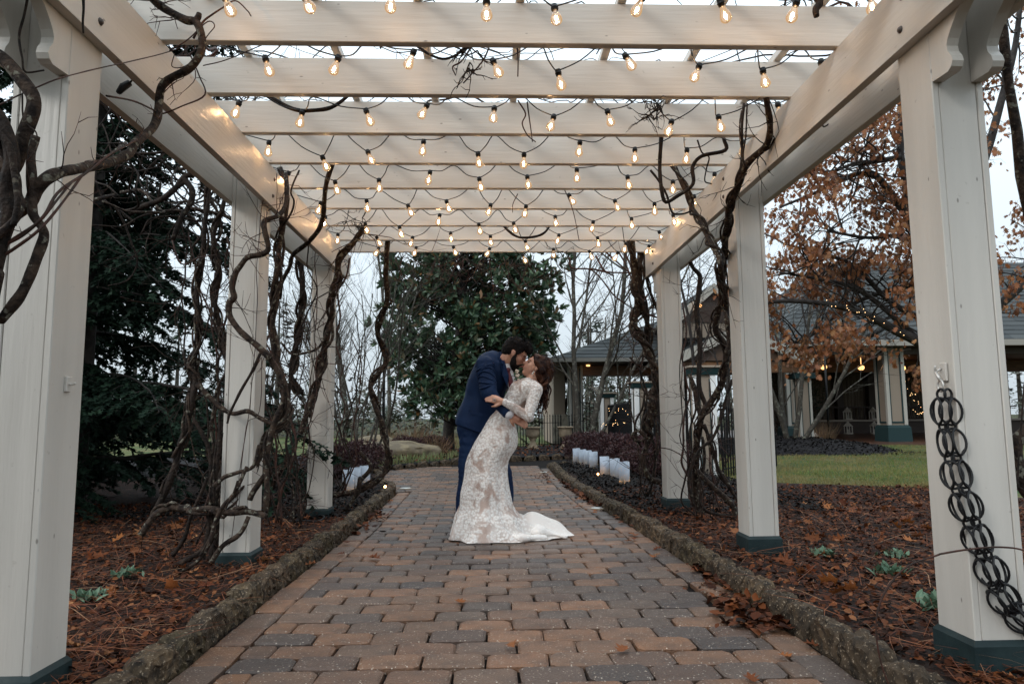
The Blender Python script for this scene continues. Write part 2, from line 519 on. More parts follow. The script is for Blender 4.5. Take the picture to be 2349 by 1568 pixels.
# --- planting beds (soil sheets with gentle relief)
M_soil = mat('dark_mulch', (0.022, 0.013, 0.010), rough=0.9, spec=0.15, c2=(0.055, 0.022, 0.013), nscale=16, lo=0.45, hi=0.7, c3=(0.012,0.010,0.010), n3=45, lo3=0.5, hi3=0.6, bump=1.0, bscale=45, coords='Object')
M_mulch = mat('black_wet_mulch', (0.009, 0.008, 0.009), rough=0.85, spec=0.15, c2=(0.018, 0.016, 0.017), nscale=30, bump=1.0, bscale=60)
def bedz(x, y):
    base = BEDL if x < 0 else BEDR
    return base + 0.022 * noise.noise(Vector((x * 1.3, y * 1.3, 3.1))) + 0.008 * noise.noise(Vector((x * 6, y * 6, 1.7)))
def sheet(name, x0f, x1f, y0, y1, nx, ny, zf, m, parent=None):
    V, F = [], []
    for j in range(ny + 1):
        y = y0 + (y1 - y0) * j / ny
        a, b = x0f(y), x1f(y)
        for i in range(nx + 1):
            x = a + (b - a) * i / nx
            V.append((x, y, zf(x, y)))
    for j in range(ny):
        for i in range(nx):
            k = j * (nx + 1) + i
            F.append((k, k + 1, k + nx + 2, k + nx + 1))
    o = link(name, np_mesh(name, V, F, True), parent, m)
    return o
bed_l = tag(sheet('planting_bed', lambda y: -7.5, lambda y: left_kerb_x(y) - 0.10, -2, 9.2, 60, 110, bedz, M_soil), kind='structure')
bed_b = tag(sheet('planting_bed', lambda y: -7.5, lambda y: float(np.interp(y, [9.2, 9.8, 11, 12.3], [-1.38, -1.66, -1.81, -2.16])), 9.2, 12.3, 30, 20, bedz, M_soil), kind='structure')
bed_r = tag(sheet('planting_bed', lambda y: right_kerb_x(y) + 0.10, lambda y: float(np.interp(y, [-2, 5, 8.3, 8.9, 13.2], [7.0, 6.5, 4.9, 3.3, 3.1])), -2, 12.8, 50, 140, bedz, M_soil), kind='structure')

# --- lawn beyond the bed, mulch mound, brown terrace, far garden
M_grass = mat('winter_grass', (0.060, 0.075, 0.020), rough=0.9, spec=0.15, c2=(0.125, 0.105, 0.045), nscale=0.8, lo=0.42, hi=0.62, c3=(0.035,0.075,0.028), n3=5, lo3=0.5, hi3=0.6, bump=1.0, bscale=60)
def lawnz(x, y): return 0.045 + 0.03 * noise.noise(Vector((x * 0.4, y * 0.4, 0)))
lawn = tag(sheet('lawn', lambda y: float(np.interp(y, [2, 5, 8.3, 8.9, 13.2, 13.3, 20], [6.8, 6.3, 4.6, 3.0, 2.9, 3.3, 3.5])), lambda y: 30, 2, 19.6, 60, 50, lawnz, M_grass), kind='structure')
lawn2 = tag(sheet('lawn', lambda y: -14, lambda y: 1.2, 17.5, 32, 20, 20, lambda x, y: lawnz(x, y) - 0.02, M_grass), kind='structure')
lawn3 = tag(sheet('lawn', lambda y: 1.3, lambda y: 3.2, 19.2, 32, 8, 20, lambda x, y: lawnz(x, y) - 0.01, M_grass), kind='structure')
mnd = lambda x, y: 0.02 + 0.36 * max(0, 1 - ((x - 7.0) / 3.0) ** 2 - ((y - 17.0) / 2.2) ** 2) ** 0.8 + 0.03 * noise.noise(Vector((x*3, y*3, 0)))
tag(sheet('mulch_mound', lambda y: 3.6, lambda y: 10.4, 14.6, 19.4, 50, 36, mnd, M_mulch), kind='structure')
bedf = lambda x, y: 0.03 + 0.05 * noise.noise(Vector((x, y, 9))) + 0.14 * max(0.0, min(1.0, (y - 14.6) / 2))
def fk(x): return float(np.interp(x, [p.x for p in far_kerb], [p.y for p in far_kerb]))
V, F = [], []
for j in range(9):
    for i in range(51):
        x = -9 + 18 * i / 50
        y = fk(x) + 0.12 + j * 0.45
        V.append((x, y, 0.06 + 0.04 * noise.noise(Vector((x, y, 9))) + 0.01 * j))
for j in range(8):
    for i in range(50): k = j * 51 + i; F.append((k, k+1, k+52, k+51))
tag(link('planting_bed', np_mesh('planting_bed', V, F, True), None, M_mulch), kind='structure')
M_floor = mat('brown_terrace_floor', (0.10, 0.045, 0.028), rough=0.35, c2=(0.075, 0.036, 0.025), nscale=2)
mb = MB(); mb.box(8.6, 26, 19.4, 38, -0.05, 0.10); tag(mb.build('terrace', M_floor), kind='structure')
mb = MB(); mb.box(2.9, 8.6, 19.9, 38, -0.05, 0.085); tag(mb.build('terrace', mat('grey_paving', (0.16, 0.14, 0.125), rough=0.5, c2=(0.11,0.10,0.09), nscale=3)), kind='structure')

# ------------------------------------------------------------------ pergola
perg = tag(empty('pergola', (0.08, 4.3, 0)), 'cream painted timber pergola spanning the brick path', 'pergola')
XL0, XR0 = -1.48, 1.62          # inner faces of the posts
PW = 0.19
POST_Y = [2.335, 4.345, 6.345]
ZB_BEAM, ZT_BEAM = 2.345, 2.605
RAFT_Y = [1.43, 1.92, 2.40] + [2.885 + 0.487 * k for k in range(9)]
ZT_RAFT = 2.80
for side, x0 in ((-1, XL0), (1, XR0)):
    for y in POST_Y + [0.33]:
        pz = -0.035 if side < 0 else 0.02
        xa, xb = (x0 - PW, x0) if side < 0 else (x0, x0 + PW)
        p = empty('post', (0.5 * (xa + xb), y + PW / 2, pz)); p.parent = perg; p.matrix_parent_inverse = perg.matrix_basis.inverted()
        bpy.context.view_layer.update()
        def part(nm, m_, mt):
            o = link(nm, m_.mesh(nm), None, mt); o.parent = p
            o.matrix_parent_inverse = (perg.matrix_basis @ p.matrix_parent_inverse @ p.matrix_basis).inverted()
        t = 0.024
        zt = 2.60
        m_ = MB(); m_.bbox(xa, xa + t, y, y + PW, pz + 0.1, zt, 0.003); part('board', m_, M_pz)
        m_ = MB(); m_.bbox(xb - t, xb, y, y + PW, pz + 0.1, zt, 0.003); part('board', m_, M_pz)
        m_ = MB(); m_.bbox(xa + t + 0.0015, xb - t - 0.0015, y + 0.0025, y + 0.026, pz + 0.1, zt, 0.003); part('board', m_, M_pz)
        m_ = MB(); m_.bbox(xa + t + 0.0015, xb - t - 0.0015, y + PW - 0.026, y + PW - 0.0025, pz + 0.1, zt, 0.003); part('board', m_, M_pz)
        e = 0.014
        m_ = MB()
        q = []
        for (ex, z) in ((e, pz - 0.08), (e, pz + 0.155), (0.002, pz + 0.172)):
            q += [(xa - ex, y - ex, z), (xb + ex, y - ex, z), (xb + ex, y + PW + ex, z), (xa - ex, y + PW + ex, z)]
        fs = [(3,2,1,0),(8,9,10,11)]
        for r_ in range(2):
            for i in range(4): fs.append((r_*4+i, r_*4+(i+1)%4, r_*4+4+(i+1)%4, r_*4+4+i))
        m_.add(q, fs); part('plinth', m_, M_teal)
    # paired beams and their ends
    ye0, ye1 = -0.6, 6.98
    xi = x0 if side < 0 else x0
    inner = (x0, x0 + 0.04) if side < 0 else (x0 - 0.04, x0)
    outer = (x0 - PW - 0.04, x0 - PW) if side < 0 else (x0 + PW, x0 + PW + 0.04)
    for k, (a, b) in enumerate((inner, outer)):
        m_ = MB()
        m_.prism([(ye0, ZT_BEAM), (ye0, ZB_BEAM), (ye1 - 0.12, ZB_BEAM), (ye1 - 0.03, ZB_BEAM + 0.05), (ye1 - 0.05, ZB_BEAM + 0.12), (ye1, ZB_BEAM + 0.19), (ye1, ZT_BEAM)], 0, a, b)
        bo = m_.build('beam', M_py, perg)
        if k == 0:
            for y in POST_Y:
                for dz in (0.07, 0.19):
                    c = (b if side < 0 else a, y + PW / 2 + rng.uniform(-0.03, 0.03), ZB_BEAM + dz)
                    m_ = MB(); rot = Matrix.Rotation(math.pi / 2, 4, 'Y')
                    m_.lathe([(0.014, -0.004), (0.014, 0.003), (0.009, 0.005), (0.009, 0.009), (0.002, 0.010)], c, 10, True, rot if side < 0 else Matrix.Rotation(-math.pi / 2, 4, 'Y'))
                    o = link('bolt', m_.mesh('bolt'), None, mat('rusted_bolt', (0.09, 0.07, 0.06), 0.6) if 'rusted_bolt' not in bpy.data.materials else bpy.data.materials['rusted_bolt'])
                    o.parent = bo; o.matrix_parent_inverse = (perg.matrix_basis @ bo.matrix_parent_inverse).inverted()
    # scroll brackets on the camera side of the first posts and behind the last
    prof = [(0.0, 2.155), (0.085, 2.150), (0.104, 2.160), (0.112, 2.178), (0.106, 2.200), (0.092, 2.222), (0.088, 2.245), (0.098, 2.268), (0.118, 2.295), (0.150, 2.330), (0.20, 2.37), (0.27, 2.40), (0.33, 2.43), (0.36, 2.50), (0.36, 2.60), (0.0, 2.60)]
    xi0, xi1 = (x0 - 0.043, x0 - 0.001) if side < 0 else (x0 + 0.001, x0 + 0.043)
    xo0, xo1 = (x0 - PW + 0.001, x0 - PW + 0.043) if side < 0 else (x0 + PW - 0.043, x0 + PW - 0.001)
    for a, b in ((xi0, xi1), (xo0, xo1)):
        for yb, sg in ((POST_Y[0], -1), (POST_Y[2] + PW, 1)):
            m_ = MB(); m_.prism([(yb + sg * (u + 0.0015), z) for u, z in prof], 0, a, b)
            m_.build('bracket', M_pz, perg)
for i, y in enumerate(RAFT_Y):
    m_ = MB()
    jz = rng.uniform(-0.003, 0.003)
    m_.bbox(-1.98, 2.12, y, y + 0.042, ZT_BEAM + 0.001 + jz, ZT_RAFT + jz, 0.003)
    m_.build('rafter', M_px, perg)
for k in range(9):
    x = -1.72 + k * 0.46
    m_ = MB(); m_.bbox(x, x + 0.04, 0.9, 7.15, ZT_RAFT + 0.004, ZT_RAFT + 0.044, 0.002)
    m_.build('purlin', M_py, perg)
# ------------------------------------------------------------------ string lights under the rafters
def glass_mat(name):
    m = bpy.data.materials.new(name); m.use_nodes = True
    N, K = m.node_tree.nodes, m.node_tree.links.new
    N.remove(N['Principled BSDF'])
    tr = N.new('ShaderNodeBsdfTransparent'); tr.inputs[0].default_value = (1.0, 0.95, 0.88, 1)
    gl = N.new('ShaderNodeBsdfGlossy'); gl.inputs['Roughness'].default_value = 0.04
    fr = N.new('ShaderNodeFresnel'); fr.inputs[0].default_value = 1.5
    mx = N.new('ShaderNodeMixShader'); K(fr.outputs[0], mx.inputs[0]); K(tr.outputs[0], mx.inputs[1]); K(gl.outputs[0], mx.inputs[2])
    em = N.new('ShaderNodeEmission'); em.inputs['Color'].default_value = (1.0, 0.62, 0.32, 1); em.inputs['Strength'].default_value = 0.16  # weak glow put into the glass, stands in for lens bloom
    ad = N.new('ShaderNodeAddShader'); K(mx.outputs[0], ad.inputs[0]); K(em.outputs[0], ad.inputs[1])
    K(ad.outputs[0], N['Material Output'].inputs['Surface'])
    return m
def emit_mat(name, col, s):
    m = bpy.data.materials.new(name); m.use_nodes = True
    N, K = m.node_tree.nodes, m.node_tree.links.new
    N.remove(N['Principled BSDF'])
    e = N.new('ShaderNodeEmission'); e.inputs['Color'].default_value = (*col, 1); e.inputs['Strength'].default_value = s
    K(e.outputs[0], N['Material Output'].inputs['Surface'])
    return m
def vary(m, lo, hi):
    N, K = m.node_tree.nodes, m.node_tree.links.new
    g = N.new('ShaderNodeObjectInfo'); r = N.new('ShaderNodeMapRange'); r.inputs['To Min'].default_value = lo; r.inputs['To Max'].default_value = hi
    K(g.outputs['Random'], r.inputs['Value'])
    for n in N:
        if n.type == 'EMISSION': K(r.outputs[0], n.inputs['Strength'])
M_bulb = glass_mat('clear_bulb_glass')
M_fil = emit_mat('glowing_filament', (1.0, 0.60, 0.30), 125.0)
vary(M_fil, 90, 220)
m_ = MB(); m_.lathe([(0.004,0.004),(0.0135,0.002),(0.0145,-0.004),(0.0145,-0.011),(0.0165,-0.012),(0.0165,-0.018),(0.0145,-0.019),(0.0145,-0.027),(0.012,-0.030)], sides=12)
ME_sock = m_.mesh('socket'); ME_sock.materials.append(M_dark)
m_ = MB(); m_.lathe([(0.0105,-0.029),(0.0115,-0.035),(0.016,-0.048),(0.0225,-0.064),(0.0252,-0.076),(0.0235,-0.087),(0.016,-0.096),(0.006,-0.100),(0.001,-0.1005)], sides=14)
ME_glass = m_.mesh('bulb'); ME_glass.materials.append(M_bulb)
m_ = MB(); m_.lathe([(0.001,-0.056),(0.0042,-0.059),(0.0062,-0.067),(0.0062,-0.074),(0.004,-0.080),(0.001,-0.083)], sides=8)
ME_fil = m_.mesh('filament'); ME_fil.materials.append(M_fil)

zr = zoom(700, 0, 2.45); z3 = zoom(1600, 0, 2.45); z1 = zoom(0, 0, 2.8)
ROWS = [
 [z1(1525,-40), zr(100,-30), zr(630,-55), zr(1195,-5), zr(1600,35), zr(2140,-35), z3(385,-2), z3(850,-2), z3(1285,-30), z3(1700,-60)],
 [z1(1810,385), zr(313,335), zr(765,298), zr(1228,355), zr(1620,418), zr(2020,325), z3(267,385), z3(640,410), z3(990,360)],
 [z1(1640,690), zr(95,660), zr(470,650), zr(845,620), zr(1243,640), zr(1600,690), zr(1915,655), z3(100,720), z3(375,690), z3(730,615)],
 [z1(1840,960), zr(210,930), zr(482,900), zr(820,835), zr(1143,910), zr(1420,912), zr(1755,840), zr(2083,885), z3(190,885), z3(520,840)],
 [zr(15,1025), zr(287,1078), zr(552,1070), zr(860,1020), zr(1150,1060), zr(1438,1050), zr(1735,1005), zr(2037,1050), z3(105,1080), z3(355,1030)],
 [zr(207,1205), zr(477,1190), zr(722,1222), zr(953,1195), zr(1222,1220), zr(1433,1225), zr(1685,1160), zr(1960,1195), zr(2200,1210), z3(230,1165)],
 [zr(232,1290), zr(467,1328), zr(673,1350), zr(917,1280), zr(1148,1335), zr(1355,1328), zr(1605,1290), zr(1835,1320), zr(2062,1300), z3(105,1280)],
 [zr(307,1395), zr(535,1412), zr(755,1415), zr(980,1388), zr(1218,1405), zr(1425,1435), zr(1630,1400), zr(1858,1415), zr(2030,1450), z3(20,1380)],
 [zr(553,1478), zr(777,1475), zr(995,1470), zr(1218,1480), zr(1410,1520), zr(1595,1485), zr(1808,1497), zr(1983,1505), zr(2170,1465)],
]
LAB = ['string of lit clear bulbs nearest the viewer, cut by the top edge', 'string of lit bulbs in front of the second visible rafter', 'string of lit bulbs in front of the third visible rafter',
       'string of lit bulbs in front of the fourth visible rafter', 'string of lit bulbs in front of the fifth visible rafter', 'string of lit bulbs in front of the sixth visible rafter',
       'string of lit bulbs in front of the seventh visible rafter', 'string of lit bulbs before the last but one rafter', 'string of lit bulbs hanging before the farthest rafter']
for k, row in enumerate(ROWS):
    yr = 2.885 + 0.487 * k
    root = tag(empty('light_string', (0.08, yr - 0.25, 2.6)), LAB[k], 'string lights', 'string lights under the rafters')
    pts = [P(px, py, yr - rng.uniform(0.17, 0.27)) for px, py in sorted(row)]
    wires = []
    yb = yr - 0.487 + 0.05          # back edge of the nearer rafter
    for i, p in enumerate(pts):
        tilt = Matrix.Rotation(rng.uniform(-0.5, 0.5), 4, 'Y') @ Matrix.Rotation(rng.uniform(-0.3, 0.3), 4, 'X')
        s = link('socket', ME_sock, root); s.matrix_basis = Matrix.Translation(p) @ tilt
        b = link('bulb', ME_glass, None); b.parent = root; b.matrix_parent_inverse = root.matrix_basis.inverted(); b.matrix_basis = Matrix.Translation(p) @ tilt
        f = link('filament', ME_fil, None); f.parent = b
        if i + 1 < len(pts):
            q = pts[i + 1]
            mid = Vector(((p.x + q.x) / 2 + rng.uniform(-0.07, 0.07), yb, ZT_BEAM + rng.uniform(0.0, 0.05)))
            a1 = p.lerp(mid, 0.5) + Vector((0, 0, -0.018 + rng.uniform(-0.01, 0.01)))
            a2 = q.lerp(mid, 0.5) + Vector((0, 0, -0.018 + rng.uniform(-0.01, 0.01)))
            if not wires: wires.append(p + Vector((-0.25, 0.05, 0.08)))
            wires += [p + Vector((-0.012, 0, 0.0)), p + Vector((0.012, 0, 0.0)), a1, mid, a2]
    wires += [pts[-1] + Vector((-0.012, 0, 0)), pts[-1] + Vector((0.012, 0, 0.0)), pts[-1] + Vector((0.12, 0.05, 0.06))]
    m_ = MB(); m_.tube(spline(wires, 4), 0.0034, 6)
    m_.build('wire', M_dark, root)
# ------------------------------------------------------------------ woody vines
def stem(parent, pts, r0, r1=None, m=None, twist=0, wob=0.012, sides=8, step=5, nm='stem', knob=0.2):
    """a gnarled stem through world points; twist > 0 adds companions wound round it"""
    r1 = r0 if r1 is None else r1
    r0, r1 = (r0 * .86, r1 * .86) if r0 > .012 else (r0, r1)
    m = m or M_bark
    c = spline(pts, step)
    off = Vector((rng.uniform(0, 99), rng.uniform(0, 99), rng.uniform(0, 99)))
    c = [p + noise.noise_vector(p * 5 + off) * wob for p in c]
    n = len(c)
    rad = [(r0 + (r1 - r0) * i / (n - 1)) * (1 + knob * noise.noise(c[i] * 16 + off)) for i in range(n)]
    mb = MB(); mb.tube(c, rad, sides); mb.build(nm, m, parent)
    for t in range(twist):
        ph, fr = rng.uniform(0, 6.28), rng.uniform(9, 15) * rng.choice((-1, 1))
        a = max(0, int(rng.uniform(0, 0.25) * n)); b = min(n, int(rng.uniform(0.7, 1.0) * n))
        q = []; ln = 0.0
        for i in range(a, b):
            if i > a: ln += (c[i] - c[i-1]).length
            tv = (c[min(i+1, n-1)] - c[max(i-1, 0)]).normalized()
            u = tv.orthogonal().normalized() if abs(tv.z) < 0.1 else Vector((1, 0, 0)); u = (u - tv * u.dot(tv)).normalized(); v = tv.cross(u)
            rr = rad[i] * 1.5 * (1 + 0.35 * noise.noise(Vector((ln * 3, t, off.x))))
            q.append(c[i] + (u * math.cos(ph + fr * ln) + v * math.sin(ph + fr * ln)) * rr)
        if len(q) > 3:
            q = spline(q, 2)
            f = rng.uniform(0.35, 0.6)
            mb = MB(); mb.tube(q, [max(0.003, r0 * f * (1 + 0.15 * noise.noise(p * 14))) for p in q], 6); mb.build(nm, rng.choice((M_bark, M_bark2)), parent)
    return c

def px_path(zf, pts, Yf):
    out = []
    for i, (x, y) in enumerate(pts):
        d = zf(x, y) if zf else (x, y)
        Y = Yf(d[0], d[1], i / max(1, len(pts) - 1)) if callable(Yf) else Yf
        out.append(P(d[0], d[1], Y))
    return out

def twigs(parent, c, n, ln, r, m=None, drop=0.0, levels=1):
    """fine side shoots along a stem, joined per call into one part"""
    mb = MB()
    for i in range(n):
        p = rng.choice(c)
        d = Vector((rng.uniform(-1, 1), rng.uniform(-0.7, 0.7), rng.uniform(-1, 0.8) - drop)).normalized()
        l = ln * rng.uniform(0.4, 1.2)
        q = [p]
        for s in range(6):
            d = (d + Vector((rng.gauss(0, .22), rng.gauss(0, .22), rng.gauss(0, .22) - drop * 0.1))).normalized()
            q.append(q[-1] + d * l / 6)
        mb.tube(q, [r * (1 - 0.13 * k) for k in range(7)], 4)
        for s in range(levels * 2):
            k = rng.randrange(2, 6); dd = (d + Vector((rng.gauss(0, .7), rng.gauss(0, .7), rng.gauss(0, .7)))).normalized()
            mb.tube([q[k], q[k] + dd * l * 0.15, q[k] + dd * l * 0.3 + Vector((0, 0, rng.uniform(-.02, .03)))], [r * .6, r * .5, r * .3], 3)
    o = mb.build('twigs', m or M_twig, parent); o['kind'] = 'stuff'
    return o

zA = zoom(0, 0, 1.912); zB = zoom(400, 380, 3.016); zC = zoom(400, 850, 2.75)
zD = zoom(1540, 220, 2.905); zE = zoom(1540, 700, 2.45); zF = zoom(700, 560, 2.45); zH = zoom(1300, 560, 3.564); zI = zoom(1300, 950, 3.485)
VG = 'bare woody vines climbing the pergola'

# vine on the near left post
v = tag(empty('climbing_vine', P(-40, 1568, 2.0)), 'thick lichened vine limbs crossing the near post beside the hemlock', 'vine', VG)
Yv = lambda px, py, t: 2.12 if px < 130 else min(2.79, FPX * 1.355 / (1125 - px))
W3 = lambda *p: [Vector(q) for q in p]
stem(v, W3((-1.72, 2.2, 2.9), (-1.8, 2.15, 2.45)) + px_path(zA, [(-90,200),(0,255),(60,310),(130,400),(165,460),(162,530),(125,620),(90,700),(40,790),(-40,900)], 2.12) + W3((-1.70, 2.1, .5), (-1.72, 2.12, .02)), 0.021, 0.028, twist=0)
pts = W3((-1.78, 2.1, .02), (-1.74, 2.08, .8)) + px_path(zA, [(-80,1110),(0,1060),(60,1010),(140,950),(175,880),(230,825),(300,797),(400,780),(500,762),(600,722)], Yv)
pts += px_path(z1, [(930,980),(1030,890),(1068,800),(1085,690),(1110,590),(1180,525),(1290,472),(1360,390),(1385,300),(1365,200),(1330,150),(1270,140),(1190,100),(1090,35),(1000,-40)], Yv)
cb = stem(v, pts, 0.021, 0.019, twist=0, wob=0.008, sides=10)
stem(v, px_path(z1, [(1330,150),(1345,120),(1350,95)], Yv), 0.017, 0.012, knob=0.1)
stem(v, px_path(zA, [(165,640),(140,720),(142,820),(152,920),(158,990),(200,1045),(212,1090),(182,1180),(140,1290),(90,1390),(0,1500),(-60,1560)], 2.10) + W3((-1.66, 2.08, .6), (-1.66, 2.1, .02)), 0.015, 0.019)
stem(v, px_path(zA, [(-60,500),(0,560),(42,650),(60,760),(25,900),(35,1000),(0,1120),(-20,1250),(-40,1400)], 2.05) + W3((-1.64, 2.04, .6), (-1.62, 2.05, .02)), 0.024, 0.026, M_bark2, twist=1)
stem(v, px_path(zA, [(-30,600),(50,680),(75,800),(90,930),(60,1050)], 2.02), 0.010, 0.008, M_bark2)
for l in ([(0,1155),(100,1100),(200,1010),(270,900),(390,815),(520,715),(640,650)], [(0,1205),(90,1145),(190,1065),(300,940),(380,830),(450,750)], [(-10,1180),(60,1120),(170,1040),(240,960),(340,845)]):
    stem(v, px_path(zA, l, lambda a, b, t: 2.06 if a < 110 else FPX * 1.34 / (1125 - a)), 0.0055, 0.0035, M_twig, wob=0.005)
stem(v, px_path(zA, [(0,490),(110,432),(260,370),(400,332),(600,290),(790,242),(870,215)], Yv), 0.0028, 0.002, M_twig, wob=0.004, sides=5)
stem(v, px_path(z1, [(1160,350),(1290,270),(1420,150),(1470,180),(1420,250),(1290,440),(1180,460),(1195,370)], Yv), 0.003, 0.002, M_twig, wob=0.004, sides=5)
stem(v, px_path(z1, [(1390,450),(1550,410),(1800,305),(2000,220),(2135,95),(2240,-10),(2330,-120)], lambda a, b, t: 2.95), 0.0028, 0.002, M_twig, wob=0.003, sides=5)
stem(v, px_path(z1, [(1320,260),(1380,150),(1440,100),(1520,50),(1610,5),(1690,75),(1715,115)], Yv), 0.005, 0.0025, M_twig, wob=0.005, sides=5)
stem(v, px_path(z1, [(730,655),(900,690),(1050,750),(1110,775),(1250,720),(1400,650),(1360,520),(1300,380)], Yv), 0.004, 0.003, M_twig, wob=0.004, sides=5)
stem(v, px_path(z1, [(190,-30),(160,120),(130,250),(150,400),(170,490),(300,480)], 2.14), 0.0045, 0.003, M_bark2, wob=0.004, sides=5)
stem(v, px_path(z1, [(570,-40),(575,60),(570,150),(572,225)], 2.2), 0.005, 0.003, M_bark2, wob=0.004, sides=5)
stem(v, px_path(z1, [(150,640),(160,820),(240,900),(250,960),(215,960)], 2.1), 0.003, 0.002, M_bark2, wob=0.004, sides=5)
twigs(v, cb[10:], 26, 0.22, 0.0028)

# twisted columns between the first and second left posts
for lab, la, lb in (('rope-like twisted vine trunk left of the second post, before the hemlock', [(300,120),(330,200),(310,400),(300,600),(270,800),(250,1000),(255,1200),(230,1400),(210,1568)], [(190,130),(210,230),(190,380),(150,530),(100,680),(60,820),(20,950),(-40,1060)]),
                    ('twisted vine trunk with a knuckle hugging the second post\'s outer side', [(450,300),(420,420),(375,560),(370,700),(390,900),(370,1000),(390,1200),(430,1350),(470,1568)], [(430,120),(460,220),(450,330),(460,420),(420,520),(400,650),(400,800),(360,960),(340,1100),(355,1220),(330,1350),(300,1450)])):
    Yq = lambda a, b, t: 4.75 - 0.25 * max(0, (b - 800) / 500)
    pts = px_path(zB, la, Yq) + px_path(zC, lb, Yq)
    v = tag(empty('climbing_vine', (pts[-1].x, pts[-1].y, 0.03)), lab, 'vine', VG)
    c = stem(v, pts, 0.018, 0.026, M_bark2, twist=4, wob=0.014)
    twigs(v, c, 40, 0.5, 0.004, M_bark2)
    if 'rope' in lab:
        stem(v, px_path(zC, [(220,230),(300,330),(400,415),(470,440),(560,420),(640,460),(740,510)], 4.28), 0.019, 0.015)
        stem(v, px_path(zB, [(60,620),(120,790),(260,750),(395,735)], 4.6), 0.006, 0.004, M_twig)

# the big vine of the second left post
v = tag(empty('climbing_vine', P(560, 1300, 4.2)), 'large vine zigzagging across the face of the second post', 'vine', VG)
Yz = lambda a, b, t: 4.22
c1 = stem(v, px_path(zB, [(895,130),(905,250),(890,370),(840,440),(742,482),(745,560),(768,680),(720,727),(620,747),(570,805),(530,865),(505,960),(518,1040),(480,1085),(482,1180),(560,1290),(680,1390),(790,1490)], lambda a, b, t: 4.62 - 0.42 * min(1, t * 3.5)), 0.017, 0.024, wob=0.006)
stem(v, px_path(zC, [(711,57),(770,150),(812,260),(795,370),(745,490),(715,600),(690,720),(680,830),(640,900),(600,970),(580,1020)], 4.27), 0.023, 0.02, twist=1)
Yc = lambda a, b, t: 4.72 - 0.35 * max(0, min(1, (b - 850) / 250))
c2 = stem(v, px_path(zB, [(850,90),(875,160),(905,320),(880,500),(850,700),(820,900),(830,1100),(800,1300),(830,1500)], Yc) + px_path(zC, [(800,200),(825,330),(830,420),(775,520),(700,600),(620,760),(520,930),(450,1050),(380,1130),(340,1250),(250,1370),(60,1470)], Yc), 0.025, 0.02, twist=3, wob=0.012)
stem(v, px_path(zB, [(870,110),(845,300),(870,500),(930,420),(950,330),(930,250),(995,105)], 4.7), 0.008, 0.006, M_bark2)
stem(v, px_path(zC, [(690,1115),(640,1105),(550,1090),(430,1100),(300,1080),(180,1085),(60,1060),(-60,1110),(-150,1250)], 4.2), 0.02, 0.024, twist=1)
stem(v, px_path(zC, [(690,800),(690,960),(685,1110)], 4.25), 0.022, 0.018)
stem(v, px_path(zC, [(565,1125),(500,1240),(400,1320),(310,1440)], 4.18), 0.016, 0.018)
stem(v, px_path(zC, [(655,20),(580,170),(500,310),(440,420),(420,500)], 4.2), 0.010, 0.008, M_bark2)
stem(v, px_path(zC, [(640,640),(600,790),(480,840),(400,870),(330,930)], 4.2), 0.012, 0.012)
stem(v, px_path(zC, [(560,800),(480,960),(400,1060),(340,1180),(300,1330),(230,1430),(90,1520)], 4.12), 0.013, 0.013, twist=1)
stem(v, px_path(zC, [(200,470),(280,600),(310,760),(325,930),(350,1060)], 4.3), 0.012, 0.014, M_bark2)
stem(v, px_path(zC, [(380,420),(370,600),(360,800),(330,1000),(300,1200),(260,1400)], 4.25), 0.013, 0.018, M_bark2, twist=2)
stem(v, px_path(zC, [(300,860),(240,990),(190,1100),(150,1250),(60,1400)], 4.4), 0.011, 0.013, M_bark2)
for l in ([(650,60),(600,180),(575,400),(545,600),(520,760),(490,1050),(450,1290),(420,1330)], [(660,20),(645,420),(560,500),(530,720),(500,1060)]):
    stem(v, px_path(zC, l, 4.32), 0.0028, 0.0022, M_twig, wob=0.006, sides=4)
stem(v, px_path(zB, [(755,90),(740,300),(700,560),(690,800),(685,1100),(680,1350),(660,1568)], 4.32), 0.003, 0.0026, M_twig, wob=0.01, sides=4)
twigs(v, c1 + c2, 60, 0.35, 0.0032, M_twig)

# third left post
v = tag(empty('climbing_vine', P(700, 1200, 6.2)), 'dark vine leaning over the third post by the three luminaries', 'vine', VG)
Y3 = lambda a, b, t: 6.2
c = stem(v, px_path(zB, [(1545,400),(1490,500),(1455,565),(1430,590),(1360,680),(1290,770),(1270,900),(1240,1000),(1245,1130),(1222,1260),(1180,1400),(1150,1568)], lambda a, b, t: 5.9 + 0.32 * t) + px_path(zC, [(1070,40),(1030,250),(980,380),(940,500),(880,620),(840,720),(760,860),(700,980),(690,1100)], 6.22), 0.030, 0.034, twist=2, wob=0.014)
stem(v, px_path(zB, [(1250,0),(1235,100),(1190,250),(1175,420),(1150,540),(1060,640),(960,720),(920,830),(870,920),(850,1050)], lambda a, b, t: 4.47 + 1.65 * t), 0.020, 0.022, wob=0.01)
stem(v, px_path(zB, [(1225,1270),(1150,1400),(1050,1450),(940,1460),(860,1370)], 6.15), 0.012, 0.010)
c3 = stem(v, px_path(zB, [(960,700),(1000,780),(1022,960),(1012,1150),(985,1330),(970,1430)], 6.6) + px_path(zC, [(870,120),(850,200),(900,285),(940,290)], 6.6), 0.034, 0.026, M_bark2, twist=2)
stem(v, px_path(zB, [(1370,760),(1340,900),(1285,1010),(1300,1200),(1260,1350),(1300,1500)], 6.7), 0.010, 0.008, M_twig)
stem(v, px_path(zB, [(1215,1005),(1100,1070),(1040,1120)], 6.2), 0.006, 0.004, M_bark2)
twigs(v, c + c3, 70, 0.7, 0.005, M_twig)

